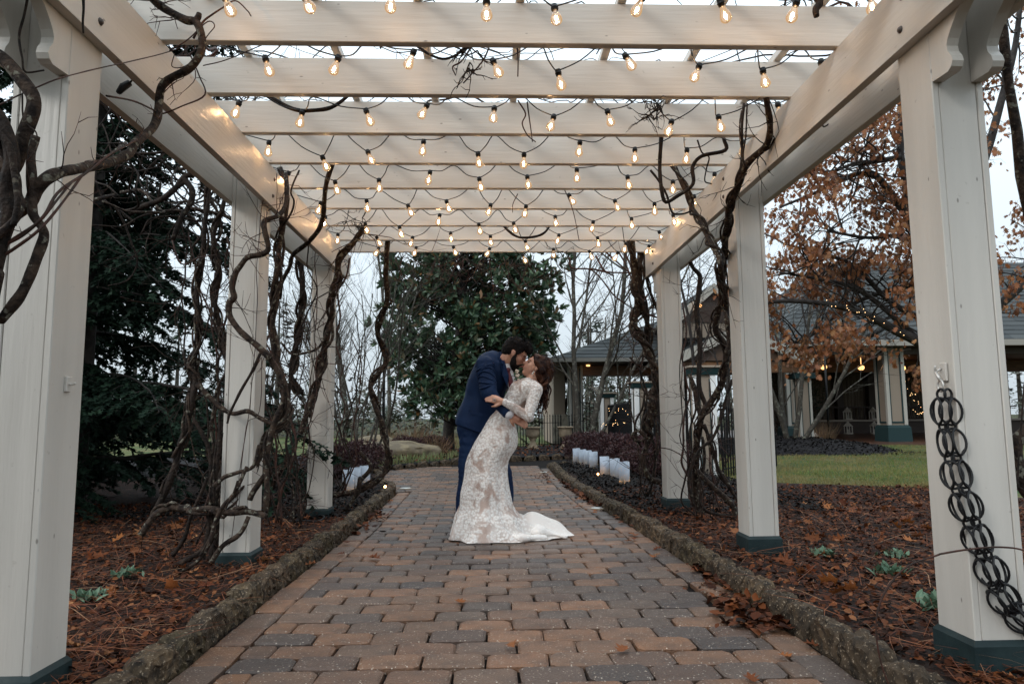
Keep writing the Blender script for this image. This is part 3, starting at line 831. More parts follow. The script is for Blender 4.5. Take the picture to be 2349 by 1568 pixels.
# free-hanging S-shaped trunk beyond the third post
v = tag(empty('climbing_vine', P(790, 1150, 7.1)), 'single S-curved vine trunk hanging alone beside the magnolia', 'vine', VG)
stem(v, px_path(zF, [(610,20),(605,85),(590,250),(602,400),(570,520),(545,620),(578,720),(595,800),(520,890),(500,960),(540,1080),(580,1180),(602,1330),(590,1440),(540,1505),(450,1550),(330,1580),(200,1590)], lambda a, b, t: 6.35 + .65 * min(1, t * 3)), 0.028, 0.034, twist=1, wob=0.010)
stem(v, px_path(zF, [(602,400),(630,435),(600,450),(585,430)], 6.98), 0.02, 0.014)
stem(v, px_path(zF, [(575,700),(605,730),(608,790),(590,820)], 6.98), 0.016, 0.014)
stem(v, px_path(zF, [(440,1330),(500,1420),(440,1500),(430,1568)], 6.95) + px_path(zC, [(1320,870),(1300,960),(1220,1090),(1160,1140)], 6.7), 0.026, 0.024)

# right side between second and third posts
def Yr(a, b, t): return float(np.interp(b, [236, 391, 450, 620, 900, 1190], [3.40, 3.78, 3.93, 4.65, 5.5, 6.05]))
v = tag(empty('climbing_vine', P(1600, 1190, 6.0)), 'forked twin-stemmed vine between the two farther posts beside the lawn', 'vine', VG)
c = stem(v, px_path(zD, [(962,10),(968,70),(982,250),(962,395),(865,488),(805,570),(760,680),(712,790),(692,920),(668,1050),(658,1200)], Yr) + px_path(zE, [(545,60),(520,150),(512,260),(562,350),(568,480),(542,580),(480,690),(420,770),(402,870),(392,1000),(386,1150),(392,1300),(400,1390)], Yr), 0.019, 0.036, twist=2, wob=0.012)
c2 = stem(v, px_path(zD, [(400,230),(345,330),(300,380),(288,470),(330,590),(392,720),(442,840),(502,940),(562,1080),(622,1180),(642,1280)], lambda a, b, t: min(4.75, FPX * 1.47 / (a - 1125) - .17)) + px_path(zE, [(575,100),(580,220),(592,320),(560,410)], 4.75), 0.022, 0.02, twist=2, wob=0.008)
stem(v, px_path(zD, [(222,250),(215,350),(208,560),(236,785),(330,752),(442,662),(440,545),(505,468),(672,425),(660,345),(652,250)], 4.02), 0.015, 0.013, M_bark2, wob=0.005)
stem(v, px_path(zD, [(140,560),(200,640),(260,740),(300,865),(370,880),(440,860)], 4.3), 0.008, 0.006, M_bark2)
stem(v, px_path(zD, [(800,90),(790,320),(775,500),(765,600)], 3.62), 0.008, 0.007, M_bark2, twist=1)
stem(v, px_path(zD, [(830,90),(815,330),(800,480),(820,560)], 3.6), 0.005, 0.004, M_bark2)
stem(v, px_path(zD, [(470,350),(500,440),(550,480),(530,560),(520,650),(570,670)], 4.1), 0.006, 0.004, M_bark2)
c3 = stem(v, px_path(zE, [(415,-60),(400,100),(402,220),(412,400),(405,560),(450,720)], 6.0), 0.026, 0.026, M_bark2)
stem(v, px_path(zD, [(415,1205),(440,1260),(490,1320),(492,1450)], 6.1), 0.022, 0.024, M_bark2)
stem(v, px_path(zE, [(622,520),(572,660),(540,780),(490,900),(420,960),(370,1050),(345,1170),(370,1260)], 5.5), 0.015, 0.014, M_bark2)
stem(v, px_path(zE, [(350,520),(390,640),(420,770)], 6.0), 0.022, 0.026)
stem(v, px_path(zE, [(390,1100),(500,1200),(600,1290),(622,1360),(600,1470)], 5.7), 0.026, 0.024)
stem(v, px_path(zE, [(440,820),(490,960),(520,1080),(580,1180),(650,1290)], 5.6), 0.018, 0.014, M_bark2, twist=2)
stem(v, px_path(zE, [(430,900),(440,1050),(400,1180),(420,1300),(480,1350),(600,1370),(650,1400)], 5.8), 0.015, 0.013, M_bark2, twist=1)
stem(v, px_path(zE, [(410,960),(360,1080),(350,1200),(380,1310)], 5.8), 0.010, 0.010, M_bark2)
stem(v, px_path(zE, [(175,965),(240,975),(300,1010),(345,1060)], 6.0), 0.005, 0.004, M_twig)
twigs(v, c[:40] + c2, 40, 0.3, 0.0035, M_bark2); twigs(v, c3, 24, 0.4, 0.004, M_twig); twigs(v, c[-20:], 26, 0.5, 0.004, M_twig)

# right third post
v = tag(empty('climbing_vine', P(1500, 1150, 6.7)), 'braided vine on the path side of the farthest post by the hedge', 'vine', VG)
c = stem(v, px_path(zH, [(853,-80),(860,10),(865,90),(880,350),(905,550),(915,700),(890,800),(922,920),(1000,1050),(1062,1180),(1085,1300),(1045,1450)], lambda a, b, t: 6.37 + .36 * min(1, t * 2)) + px_path(zI, [(1030,120),(1000,220),(975,310),(1005,400),(952,520),(950,650),(1000,760),(1085,790)], 6.65), 0.036, 0.030, twist=3, wob=0.012)
c2 = stem(v, px_path(zH, [(940,-80),(937,10),(935,90),(930,400),(955,620),(995,800),(1012,950),(1000,1020),(1050,1120)], 6.85), 0.028, 0.03, M_bark2, twist=3)
stem(v, px_path(zH, [(1010,90),(980,300),(1010,500),(1060,640),(1090,720)], 6.8), 0.02, 0.018, M_bark2, twist=1)
for l in ([(760,120),(830,260),(870,380)], [(640,200),(720,270),(860,390)], [(320,240),(340,330),(500,345),(600,430),(720,580),(890,700)], [(500,340),(700,375),(850,380)], [(550,230),(620,350),(710,405)], [(1010,560),(940,660),(920,720)], [(1000,740),(1085,770)], [(700,120),(800,280),(880,470)]):
    stem(v, px_path(zH, l, 6.8), 0.010, 0.007, M_twig, wob=0.008, sides=5)
ring = [(870 + 55 * math.cos(a) + 30, 400 + 42 * math.sin(a)) for a in [k * 0.7 for k in range(10)]]
stem(v, px_path(zI, [(870,340)] + ring + [(1000,420)], 6.55), 0.016, 0.014)
stem(v, px_path(zI, [(960,0),(940,150),(880,260),(870,380),(930,490)], 6.55), 0.011, 0.010, M_bark2)
stem(v, px_path(zI, [(925,550),(1000,545),(1050,500)], 6.5), 0.006, 0.004, M_twig)
twigs(v, c + c2, 60, 0.6, 0.005, M_twig)

# loop behind the near right post
v = tag(empty('climbing_vine', P(2340, 1150, 2.7)), 'looped lichened vine limb behind the near post with the chain', 'vine', VG)
stem(v, W3((2.05, 2.55, 2.9), (2.15, 2.6, 1.9), (2.2, 2.62, 1.3)) + [P(a, b, 2.62) for a, b in ((2420,900),(2360,975),(2330,1010),(2335,1060),(2350,1120),(2400,1180))] + W3((2.2, 2.62, .3), (2.16, 2.6, .04)), 0.022, 0.028)
stem(v, [P(a, b, 2.15) for a, b in ((2155,1270),(2200,1262),(2260,1255),(2310,1255),(2349,1262),(2420,1290))], 0.003, 0.003, M_twig, wob=0.002)
stem(v, [P(a, b, 2.2) for a, b in ((2155,1270),(2080,1300),(2030,1360),(2010,1430),(2020,1520),(2060,1620))], 0.0032, 0.0025, M_twig, wob=0.003)
stem(v, [P(a, b, 2.3) for a, b in ((2349,880),(2335,1090),(2349,1125))], 0.003, 0.003, M_bark2, wob=0.002)

# tangle of shoots over the rafters, and the fringe hanging from the last one
v = tag(empty('climbing_vine', (0, 5, 2.85)), 'tangled bare vine shoots spread over the rafter tops', 'vine', VG)
for i in range(95):
    y = rng.uniform(2.5, 6.9) if i < 46 else rng.uniform(2.6, 4.4); x = rng.choice((-1.9, 2.05)) if i % 3 else rng.uniform(-1.5, 1.7)
    d = -1 if x > 0 else 1
    q = [Vector((x, y, 2.87))]
    for s in range(rng.randrange(6, 13)):
        q.append(q[-1] + Vector((d * rng.uniform(0.02, 0.30), rng.gauss(0, 0.16), 0)))
        q[-1].z = 2.865 + rng.uniform(0, 0.10)
    r = rng.choice((0.004, 0.005, 0.007, 0.010)) if i < 46 else rng.choice((.0025, .003, .004))
    stem(v, q, r, r * 0.5, rng.choice((M_bark2, M_twig, M_bark2)), wob=0.04, sides=5, step=4)
for l, r, Yl in (([(-160,540),(-70,600),(60,655),(170,660),(260,645),(330,600),(400,530)], 0.015, 3.6), ([(1290,1340),(1330,1385),(1390,1420),(1480,1415),(1540,1390),(1580,1340)], 0.015, 6.05), ([(740,250),(800,290),(860,330),(950,355),(1050,310),(1130,250)], 0.007, 3.1)):
    stem(v, px_path(zr, l, Yl), r, r * 0.8, M_bark2, wob=0.006)
for l in ([(1385,600),(1430,680),(1410,740),(1440,810),(1490,850)], [(1440,610),(1455,720),(1470,850)], [(1100,290),(1040,370),(990,400),(1010,450)], [(1210,290),(1170,370),(1055,495)], [(1375,285),(1380,370),(1380,455)], [(1660,1130),(1710,1250),(1750,1440)], [(1380,1160),(1350,1220),(1350,1270)]):
    Yh = float(np.interp(l[0][1], [285, 600, 1130], [2.98, 3.45, 5.2]))
    stem(v, px_path(zr, l, Yh), 0.0045, 0.003, M_twig, wob=0.006, sides=5)
stem(v, px_path(z3, [(930,-60),(985,10),(960,60),(962,105)], 2.7), 0.02, 0.016, M_bark2)
for (cx_, cy_, yy, n, sz) in ((1515, 265, 3.5, 26, 0.14), (820, 500, 5.4, 24, 0.16), (1065, 130, 3.0, 22, 0.13), (1290, 575, 6.6, 10, 0.2)):
    p = P(cx_, cy_, yy); twigs(v, [p + Vector((rng.gauss(0, .05), 0, rng.gauss(0, .04))) for _ in range(8)], n, sz, 0.004, M_bark2)
v = tag(empty('climbing_vine', (0, 7.2, 2.6)), 'fringe of drooping red-brown vine shoots below the farthest rafter', 'vine', VG)
fr = []
for i in range(34):
    x = rng.uniform(880, 1300); x2 = x + rng.uniform(-160, 160)
    dp = rng.uniform(15, 70) if rng.random() < 0.75 else rng.uniform(70, 130)
    Y = rng.uniform(7.0, 7.6)
    q = [P(x, 588, Y), P(x + (x2-x)*.25, 592 + dp * .8, Y), P(x + (x2-x)*.6, 592 + dp, Y), P(x2, 590 + dp * rng.uniform(0, .8), Y)]
    fr += stem(v, q, 0.006, 0.003, rng.choice((M_twig, M_bark2, M_bark)), wob=0.05, sides=4)
twigs(v, fr, 60, 0.25, 0.003, M_twig)
# thicket of shoots on the hemlock side, seen between the near and second posts
v = tag(empty('climbing_vine', (-2.6, 5.4, 0)), 'dense thicket of dark shoots high between the first two posts', 'vine', VG)
fr = []
for i in range(64):
    p = P(rng.uniform(245, 520), rng.uniform(180, 560), rng.uniform(4.6, 6.0))
    q = [p]; d = Vector((rng.gauss(0, 1), rng.gauss(0, .5), rng.gauss(0, .8))).normalized()
    for s in range(rng.randrange(4, 9)):
        d = (d + Vector((rng.gauss(0, .45), rng.gauss(0, .3), rng.gauss(0, .45)))).normalized(); q.append(q[-1] + d * 0.16)
    r = rng.choice((0.005, 0.007, 0.010, 0.016))
    fr += stem(v, q, r, r * 0.5, M_bark2 if r < 0.012 else M_bark, wob=0.02, sides=5, step=4)
for l in ([(0,330),(90,260),(160,170),(240,150),(330,200)], [(-250,420),(-120,360),(0,300),(110,230),(180,180)], [(150,160),(220,250),(180,380),(120,470),(60,620)]):
    fr += stem(v, px_path(zB, l, 5.0), 0.028, 0.022, M_bark2, wob=0.02)
twigs(v, fr, 110, 0.4, 0.0035, M_bark2)

# loose thin climbers filling in round the posts
def climbers(parent_label, x0, x1, ybot, ytop, Y0, Y1, n, seed):
    R = random.Random(seed)
    v = tag(empty('climbing_vine', P((x0 + x1) / 2, ybot, (Y0 + Y1) / 2)), parent_label, 'vine', VG)
    allc = []
    for i in range(n):
        Y = R.uniform(Y0, Y1); x = R.uniform(x0, x1); y = ybot; q = []
        top = R.uniform(ytop, ytop + (ybot - ytop) * .35)
        dr = R.uniform(-.10, .10)
        while y > top:
            q.append(P(x, y, Y)); y -= R.uniform(45, 80); x += R.gauss(0, 16) + dr * 60; x = min(x1 + 25, max(x0 - 25, x))
        r = R.choice((.004, .005, .007, .010))
        if len(q) > 2: allc += stem(v, q, r * 1.2, r * .8, R.choice((M_bark, M_bark2, M_twig)), wob=.03, sides=5, step=4)
    twigs(v, allc, n * 4, .35, .003, M_twig)
climbers('thin loose climbers rising between the twisted trunks and second post', 440, 520, 1290, 420, 4.5, 5.4, 9, 1)
climbers('thin loose climbers between the second and third posts', 615, 700, 1200, 480, 4.9, 6.2, 13, 2)
climbers('wiry climbers just past the third post', 770, 800, 1130, 600, 6.8, 7.6, 6, 3)
climbers('thin climbers beside the forked vine', 1590, 1680, 1190, 640, 5.6, 6.6, 9, 4)
climbers('wiry climbers before the farthest post', 1468, 1505, 1140, 600, 6.7, 7.4, 7, 5)
# ------------------------------------------------------------------ vegetation
def frames(D):
    """orthonormal frames from direction vectors (n,3): returns (u, v, d)"""
    D = D / np.linalg.norm(D, axis=1, keepdims=True)
    a = nrg.normal(size=D.shape)
    u = a - D * (a * D).sum(1, keepdims=True); u /= np.linalg.norm(u, axis=1, keepdims=True)
    v = np.cross(D, u)
    return u, v, D

def leaves(C, D, size, tmpl_v, tmpl_f, up=None):
    """copies of a small leaf template placed at C, its y axis along D"""
    n = len(C)
    C = np.asarray(C, float); D = np.asarray(D, float)
    u, v, d = frames(D)
    if up is not None:
        w = np.tile(np.array(up, float), (n, 1)) + nrg.normal(size=(n, 3)) * 0.35
        u = np.cross(d, w); u /= np.linalg.norm(u, axis=1, keepdims=True) + 1e-9; v = np.cross(u, d)
    T = np.asarray(tmpl_v, float)
    s = np.asarray(size, float).reshape(-1, 1, 1) * np.ones((n, 1, 1))
    V = C[:, None, :] + s * (T[None, :, 0:1] * u[:, None, :] + T[None, :, 1:2] * d[:, None, :] + T[None, :, 2:3] * v[:, None, :])
    F = np.asarray(tmpl_f)[None] + (np.arange(n) * len(T))[:, None, None]
    return V.reshape(-1, 3), F.reshape(-1, F.shape[2])

def merge(parts):
    Vs, Fs, b = [], [], 0
    for V, F in parts:
        Vs.append(V); Fs.append(F + b); b += len(V)
    return np.concatenate(Vs), np.concatenate(Fs)

OVAL_V = [(0,0,0),(0.16,0.3,0.03),(0.17,0.65,0.02),(0,1,-0.04),(-0.17,0.65,0.02),(-0.16,0.3,0.03),(0,0.5,-0.02)]
OVAL_F = [(0,1,6,5),(1,2,3,6),(6,3,4,5)]
SLIM_V = [(-0.10,0,0),(0.10,0,0),(0.14,0.5,0.02),(0,1,0),(-0.14,0.5,0.02)]
SLIM_F = [(0,1,2,4),(4,2,3,3)]
SPRIG_V = [(0,0,0),(0.28,0.25,0.02),(0.06,0.35,0),(0.22,0.62,0.0),(0.04,0.68,0),(0,1,0),(-0.04,0.66,0),(-0.24,0.6,0.0),(-0.06,0.33,0),(-0.28,0.22,0.02)]
SPRIG_F = [(0,1,2,8),(0,8,9,9),(2,3,4,8),(8,4,6,7),(4,5,6,6)]
OAK_V = [(0,0,0),(0.10,0.14,0),(0.30,0.20,0.05),(0.16,0.34,0.0),(0.44,0.50,0.08),(0.17,0.56,0.01),(0.34,0.80,0.05),(0.12,0.78,0),(0,1,-0.05),
         (-0.12,0.78,0),(-0.34,0.80,0.06),(-0.17,0.56,0.01),(-0.44,0.50,0.05),(-0.16,0.34,0),(-0.30,0.20,0.05),(-0.10,0.14,0)]
OAK_F = [(0,1,15,15),(1,2,3,3),(1,3,13,15),(15,13,14,14),(3,4,5,5),(3,5,11,13),(13,11,12,12),(5,6,7,7),(5,7,9,11),(11,9,10,10),(7,8,9,9)]

def fix_tris(F):
    return F
def leaf_mesh(name, parts, smooth=False):
    V, F = merge(parts)
    me = bpy.data.meshes.new(name)
    F = F.astype(np.int64)
    tri = F[:, 2] == F[:, 3]
    cnt = np.where(tri, 3, 4)
    start = np.concatenate([[0], np.cumsum(cnt)[:-1]]).astype(np.int32)
    keep = np.ones(F.shape, bool); keep[tri, 3] = False
    me.vertices.add(len(V)); me.vertices.foreach_set('co', V.astype(np.float32).ravel())
    idx = F[keep].astype(np.int32)
    me.loops.add(len(idx)); me.loops.foreach_set('vertex_index', idx)
    me.polygons.add(len(F)); me.polygons.foreach_set('loop_start', start)
    if smooth: me.polygons.foreach_set('use_smooth', np.ones(len(F), bool))
    me.update(calc_edges=True)
    return me

class Tree:
    def __init__(s, seed=0): s.mb = MB(); s.r = random.Random(seed); s.tips = []; s.nodes = []
    def limb(s, p, d, L, r, lev, maxlev, kids=(4, 5, 5), ang=(0.5, 0.9), up=0.15, wob=0.12, shrink=0.62, rend=0.45, sides=(8, 6, 5, 3, 3), nseg=7, first=0.25):
        R = s.r
        q = [Vector(p)]; d = Vector(d).normalized()
        for i in range(nseg):
            d = (d + Vector((R.gauss(0, wob), R.gauss(0, wob), R.gauss(0, wob) + up * 0.15))).normalized()
            q.append(q[-1] + d * L / nseg)
        rad = [r * (1 - (1 - rend) * i / nseg) for i in range(nseg + 1)]
        s.mb.tube(q, rad, sides[min(lev, len(sides)-1)], cap=(lev == 0))
        s.nodes += [(v, lev) for v in q[2:]]
        if lev >= maxlev:
            s.tips.append((q[-1], d)); return
        for k in range(kids[min(lev, len(kids)-1)]):
            t = first + (1 - first) * (k + R.random()) / kids[min(lev, len(kids)-1)]
            i = min(nseg - 1, int(t * nseg)); f = t * nseg - i
            o = q[i].lerp(q[i+1], min(1, f)); dd = (q[i+1] - q[i]).normalized()
            a = R.uniform(*ang); az = R.uniform(0, 6.283)
            u = dd.orthogonal().normalized(); w = dd.cross(u)
            nd = dd * math.cos(a) + (u * math.cos(az) + w * math.sin(az)) * math.sin(a) + Vector((0, 0, up))
            s.limb(o, nd, L * shrink * R.uniform(0.7, 1.15) * (1.1 - 0.45 * t), max(0.0022, rad[i] * R.uniform(0.32, 0.52)), lev + 1, maxlev, kids, ang, up, wob, shrink, rend, sides, max(3, nseg - 1), first)
    def path(s, pts, r0, r1, sides=8, step=5):
        c = spline(pts, step); n = len(c)
        s.mb.tube(c, [r0 + (r1 - r0) * i / (n-1) for i in range(n)], sides)
        s.nodes += [(v, 0) for v in c]
        return c

M_treebark = mat('grey_bark', (0.060, 0.052, 0.042), rough=0.85, spec=.2, c2=(0.04, 0.035, 0.03), nscale=12, c3=(0.16,0.16,0.13), n3=14, lo3=0.55, hi3=0.7, bump=0.7, bscale=30)
M_darkbark = mat('wet_dark_bark', (0.018, 0.014, 0.013), rough=0.7, spec=.25, c2=(0.035, 0.03, 0.027), nscale=10, bump=0.6, bscale=30)
M_hem = mat('hemlock_needles', (0.02, 0.04, 0.03), rough=0.75, spec=.12, islands=[(0.006,0.015,0.010),(0.010,0.024,0.015),(0.018,0.038,0.022),(0.008,0.018,0.012)], trans=0.1)
M_mag = mat('magnolia_leaf', (0.03, 0.06, 0.03), rough=0.36, islands=[(0.020,0.048,0.030),(0.055,0.105,0.058),(0.115,0.175,0.095),(0.028,0.066,0.040),(0.080,0.130,0.070),(0.045,0.085,0.048),(0.20,0.095,0.034)], trans=0.12)
M_oakl = mat('dry_oak_leaf', (0.25, 0.10, 0.04), rough=0.6, islands=[(0.17,0.052,0.020),(0.33,0.125,0.045),(0.24,0.080,0.028),(0.42,0.21,0.09),(0.11,0.036,0.018),(0.30,0.15,0.075)], trans=0.4)
M_purple = mat('purple_brown_leaf', (0.04, 0.018, 0.02), rough=0.5, spec=.3, islands=[(0.028,0.010,0.013),(0.055,0.020,0.022),(0.020,0.008,0.010),(0.095,0.042,0.036)], trans=0.1)

# --- hemlock on the left
def hemlock(name, base, h, rad, seed, label, n_br, zmin, dens, size=0.075):
    R = random.Random(seed)
    root = tag(empty(name, base), label, 'tree')
    T = Tree(seed)
    b = Vector(base)
    T.path([b, b + Vector((0.08, 0, h * 0.4)), b + Vector((0.0, 0.1, h))], 0.16, 0.03)
    Cs, Ds = [], []
    for i in range(n_br):
        z = zmin + (h * 0.97 - zmin) * (i + R.random()) / n_br
        l = rad * (1.0 - 0.75 * (z / h)) * R.uniform(0.7, 1.12)
        az = R.uniform(0, 6.283)
        d = Vector((math.cos(az), math.sin(az), R.uniform(-0.05, 0.30)))
        q = [b + Vector((0, 0, z))]
        for s in range(8):
            d = (d + Vector((R.gauss(0, .07), R.gauss(0, .07), -0.085 + R.gauss(0, .03)))).normalized()
            q.append(q[-1] + d * l / 8)
        T.mb.tube(q, [0.022 * (1 - 0.11 * k) * (l / rad + .3) for k in range(9)], 4, cap=False)
        for k in range(1, 9):
            for sd in (-1, 1):
                for rep in range(2):
                    t = q[k-1].lerp(q[k], R.random())
                    dd = (q[k] - q[k-1]).normalized()
                    side = dd.cross(Vector((0, 0, 1))).normalized() * sd
                    bl = l * 0.34 * R.uniform(0.5, 1.1) * (1.15 - k / 12)
                    bd = (dd * R.uniform(.3, .8) + side * 0.9 + Vector((0, 0, R.uniform(-.35, 0.05)))).normalized()
                    e = t; m = 7
                    pts = [t]
                    for g in range(m):
                        bd = (bd + Vector((R.gauss(0, .08), R.gauss(0, .08), -0.06))).normalized()
                        e = e + bd * bl / m; pts.append(e)
                    T.mb.tube([pts[0], pts[3], pts[-1]], [0.005, 0.004, 0.002], 3, cap=False)
                    nn = int(dens * bl)
                    for g in range(nn):
                        tt = R.random() * m; i0 = min(m - 1, int(tt)); o = pts[i0].lerp(pts[i0+1], tt - i0)
                        od = (bd * 0.6 + Vector((R.gauss(0, .55), R.gauss(0, .55), R.gauss(-0.12, .22))))
                        Cs.append(o[:]); Ds.append(od[:])
    T.mb.build('trunk', M_darkbark, root)
    Cs, Ds = np.array(Cs), np.array(Ds)
    V, F = leaves(Cs, Ds, nrg.uniform(size * 0.6, size * 1.5, len(Cs)), SPRIG_V, SPRIG_F, up=(0, 0, 1))
    o = link('crown', leaf_mesh('crown', [(V, F)]), root, M_hem)
    return len(Cs)
n1 = hemlock('hemlock_tree', (-4.3, 7.2, 0.0), 8.8, 3.1, 3, 'big dark hemlock filling the gap behind the near post', 105, 0.25, 95, 0.085)
n2 = hemlock('hemlock_tree', (-6.9, 10.8, 0.0), 9.5, 3.0, 5, 'second dark hemlock standing further behind the big one', 70, 0.5, 50, 0.13)
n3 = hemlock('evergreen_shrub', (-3.35, 9.9, 0.0), 2.0, 1.0, 8, 'low dark evergreen shrub between the second and third posts', 30, 0.15, 60, 0.07)

# --- magnolia in the centre
root = tag(empty('magnolia_tree', (-1.1, 18.2, 0)), 'large glossy-leaved magnolia behind the embracing couple', 'tree')
T = Tree(11)
T.path([(-1.12, 18.2, 0), (-1.1, 18.15, 0.9), (-0.95, 18.2, 2.4), (-0.7, 18.3, 4.5), (-0.55, 18.3, 7.2)], 0.17, 0.05)
Rm = random.Random(21)
Cs, Ds, Ss = [], [], []
lobes = [(-2.4, 18.0, 3.3, 0.9, 0.9, 0.7), (1.3, 18.0, 5.2, 0.9, 0.9, 0.8), (-2.0, 18.0, 5.6, 1.1, 1.0, 0.8), (-0.6, 18.2, 3.1, 2.0, 1.6, 1.7), (-1.5, 18.0, 2.3, 1.25, 1.2, 1.0), (0.3, 18.0, 3.9, 1.6, 1.4, 1.2), (-0.9, 18.0, 4.9, 1.9, 1.5, 1.3), (-0.4, 18.2, 6.4, 1.4, 1.3, 1.3), (0.75, 18.1, 2.6, 0.95, 1.0, 0.9), (-1.2, 17.7, 1.35, 1.25, 1.0, 0.55), (0.2, 17.8, 1.7, 1.2, 1.0, 0.7), (-2.2, 18.1, 4.6, 0.75, 0.8, 0.5), (1.2, 18.1, 4.4, 0.7, 0.8, 0.5), (-2.05, 18, 1.75, 0.5, 0.6, 0.35), (1.15, 18, 3.2, 0.6, 0.7, 0.4)]
wts = [l[3] * l[5] for l in lobes]
for i in range(4300):
    l = Rm.choices(lobes, wts)[0]
    d = Vector((Rm.gauss(0, 1), Rm.gauss(0, 1), Rm.gauss(0, 1))).normalized()
    rr = Rm.uniform(0.45, 1.0) ** 0.6
    p = Vector((l[0] + d.x * l[3] * rr, l[1] + d.y * l[4] * rr, l[2] + d.z * l[5] * rr))
    n = noise.noise(p * 1.1 + Vector((3, 7, 1)))
    if n < -0.10 or p.z < 0.6: continue
    ax = (d * 0.8 + Vector((Rm.gauss(0, .35), Rm.gauss(0, .35), 0.35))).normalized()
    u = ax.orthogonal().normalized(); w = ax.cross(u)
    m = Rm.randrange(7, 11)
    for k in range(m):
        a = 6.283 * k / m + Rm.uniform(-.3, .3); t = Rm.uniform(0.35, 1.25)
        ld = ax * math.cos(t) + (u * math.cos(a) + w * math.sin(a)) * math.sin(t)
        Cs.append((p + ax * Rm.uniform(-.06, .04))[:]); Ds.append(ld[:]); Ss.append(Rm.uniform(0.15, 0.26))
    if i % 9 == 0:
        b = Vector((-0.9 + 0.1 * p.z / 3, 18.2, max(0.7, p.z - 0.9)))
        T.mb.tube([b, b.lerp(p, 0.5) + Vector((0, 0, -0.08)), p], [0.035, 0.02, 0.008], 5, cap=False)
T.mb.build('trunk', M_darkbark, root)
V, F = leaves(Cs, Ds, Ss, OVAL_V, OVAL_F)
link('crown', leaf_mesh('crown', [(V, F)]), root, M_mag)

# --- bare trees
def bare_tree(name, label, stems, seed, m=M_treebark, maxlev=3, kids=(6, 5, 4), ang=(0.35, 0.75), up=0.25, wob=0.06, group=None, shrink=0.55, cat='tree', nm='trunk'):
    T = Tree(seed); b = Vector(stems[0][0])
    root = tag(empty(name, b), label, cat, group)
    for (p, d, L_, r) in stems:
        T.limb(p, d, L_, r, 0, maxlev, kids, ang, up, wob, shrink)
    T.mb.build(nm, m, root)
    return root, T
def st(px, py, Y, dx, dy, dz, L_, r, z=0.0):
    p = P(px, py, Y); return (Vector((p.x, p.y, z)), (dx, dy, dz), L_, r)
bare_tree('bare_tree', 'bare multi-stemmed tree in front of the pavilion roof, beside the pier', [st(1333, 1000, 17.2, -.12, 0, 1, 6.2, 0.075), st(1350, 1000, 17.2, 0.04, .1, 1, 6.6, 0.085), st(1356, 1000, 17.2, .42, 0, 1, 5.5, 0.045)], 31, kids=(13, 8, 6), ang=(.5, 1.0), shrink=.42, up=.12)
bare_tree('bare_tree', 'slender bare tree rising behind the bride\'s head', [st(1290, 1000, 24, .05, 0, 1, 7.5, 0.065)], 32, kids=(12, 8, 5), shrink=.42, ang=(.5, 1.0), up=.12)
bare_tree('bare_shrub', 'tall bare many-stemmed shrub between the third post and the magnolia', [st(790 + 9 * k, 1030, 11.8, -.34 + .085 * k, random.Random(k).uniform(-.15, .15), 1, 3.4, 0.022) for k in range(8)], 33, kids=(6, 5, 3), up=0.12, wob=0.10, cat='shrub', nm='stems')
bare_tree('bare_shrub', 'loose bare shrub beyond the third post, farther than the tall one', [st(770 + 9 * k, 1020, 15.5, -.35 + .08 * k, 0, 1, 3.8, 0.022) for k in range(7)], 34, kids=(6, 5, 3), up=0.12, wob=0.10, cat='shrub', nm='stems')
bare_tree('bare_tree', 'pale lichened small tree before the right-hand pavilion, beside the mulch mound', [st(1812, 1005, 16.5, -.12, 0, 1, 3.8, 0.075), st(1816, 1005, 16.6, .25, 0, 1, 4.0, 0.07), st(1822, 1005, 16.5, .65, -.1, 1, 4.0, 0.065), st(1808, 1005, 16.5, .05, .2, 1, 4.4, 0.06)], 35, kids=(7, 6, 5), up=0.1, ang=(0.4, 0.9))
bare_tree('bare_tree', 'bare tree whose twigs show between the two farther posts', [st(1640, 1000, 14.0, -.1, 0, 1, 4.4, 0.05), st(1655, 1000, 14.0, .25, 0, 1, 4.2, 0.05)], 36, M_darkbark, kids=(8, 6, 4), ang=(0.5, 1.0))
bare_tree('bare_tree', 'distant bare tree left of the magnolia top', [st(890, 1000, 30, .05, 0, 1, 10, 0.09)], 37, kids=(12, 8, 5), shrink=.42, ang=(.5, 1.0), up=.12)
bare_tree('bare_tree', 'distant bare tree rising beyond the third left post', [st(800, 1000, 34, -.05, 0, 1, 11, 0.10)], 38, kids=(12, 8, 5), shrink=.42, ang=(.5, 1.0), up=.12)

# --- oak with brown leaves on the right
root = tag(empty('oak_tree', (8.3, 12.2, 0)), 'oak holding dry brown leaves beyond the lawn', 'tree')
T = Tree(51); R5 = random.Random(52)
tr = T.path([(8.35, 12.2, 0), (8.3, 12.2, 1.2), (8.35, 12.25, 2.6), (8.1, 12.2, 4.2), (7.9, 12.2, 6.5), (7.8, 12.3, 9.0)], 0.22, 0.06)
def limb_px(l, Y, r0, r1):
    c = T.path([P(a, b, Y) for a, b in l], r0, r1, 7)
    return c
LL = []
LL.append(limb_px([(2170,830),(2110,785),(2050,755),(1985,720),(1900,697),(1800,690),(1730,700)], 11.6, 0.11, 0.022))
LL.append(limb_px([(2110,785),(2070,745),(2020,700),(1960,660),(1880,640),(1790,625)], 11.9, 0.07, 0.02))
LL.append(limb_px([(2180,640),(2120,570),(2085,500),(2040,440),(2010,405),(1960,400),(1900,430),(1790,475)], 11.3, 0.10, 0.02))
LL.append(limb_px([(2090,500),(2078,420),(2065,340),(2075,250),(2085,150),(2095,60)], 11.3, 0.075, 0.04))
LL.append(limb_px([(2065,360),(2010,370),(1960,375),(1900,400)], 11.0, 0.05, 0.02))
LL.append(limb_px([(2130,740),(2040,690),(1960,610),(1880,580),(1800,560)], 12.2, 0.06, 0.02))
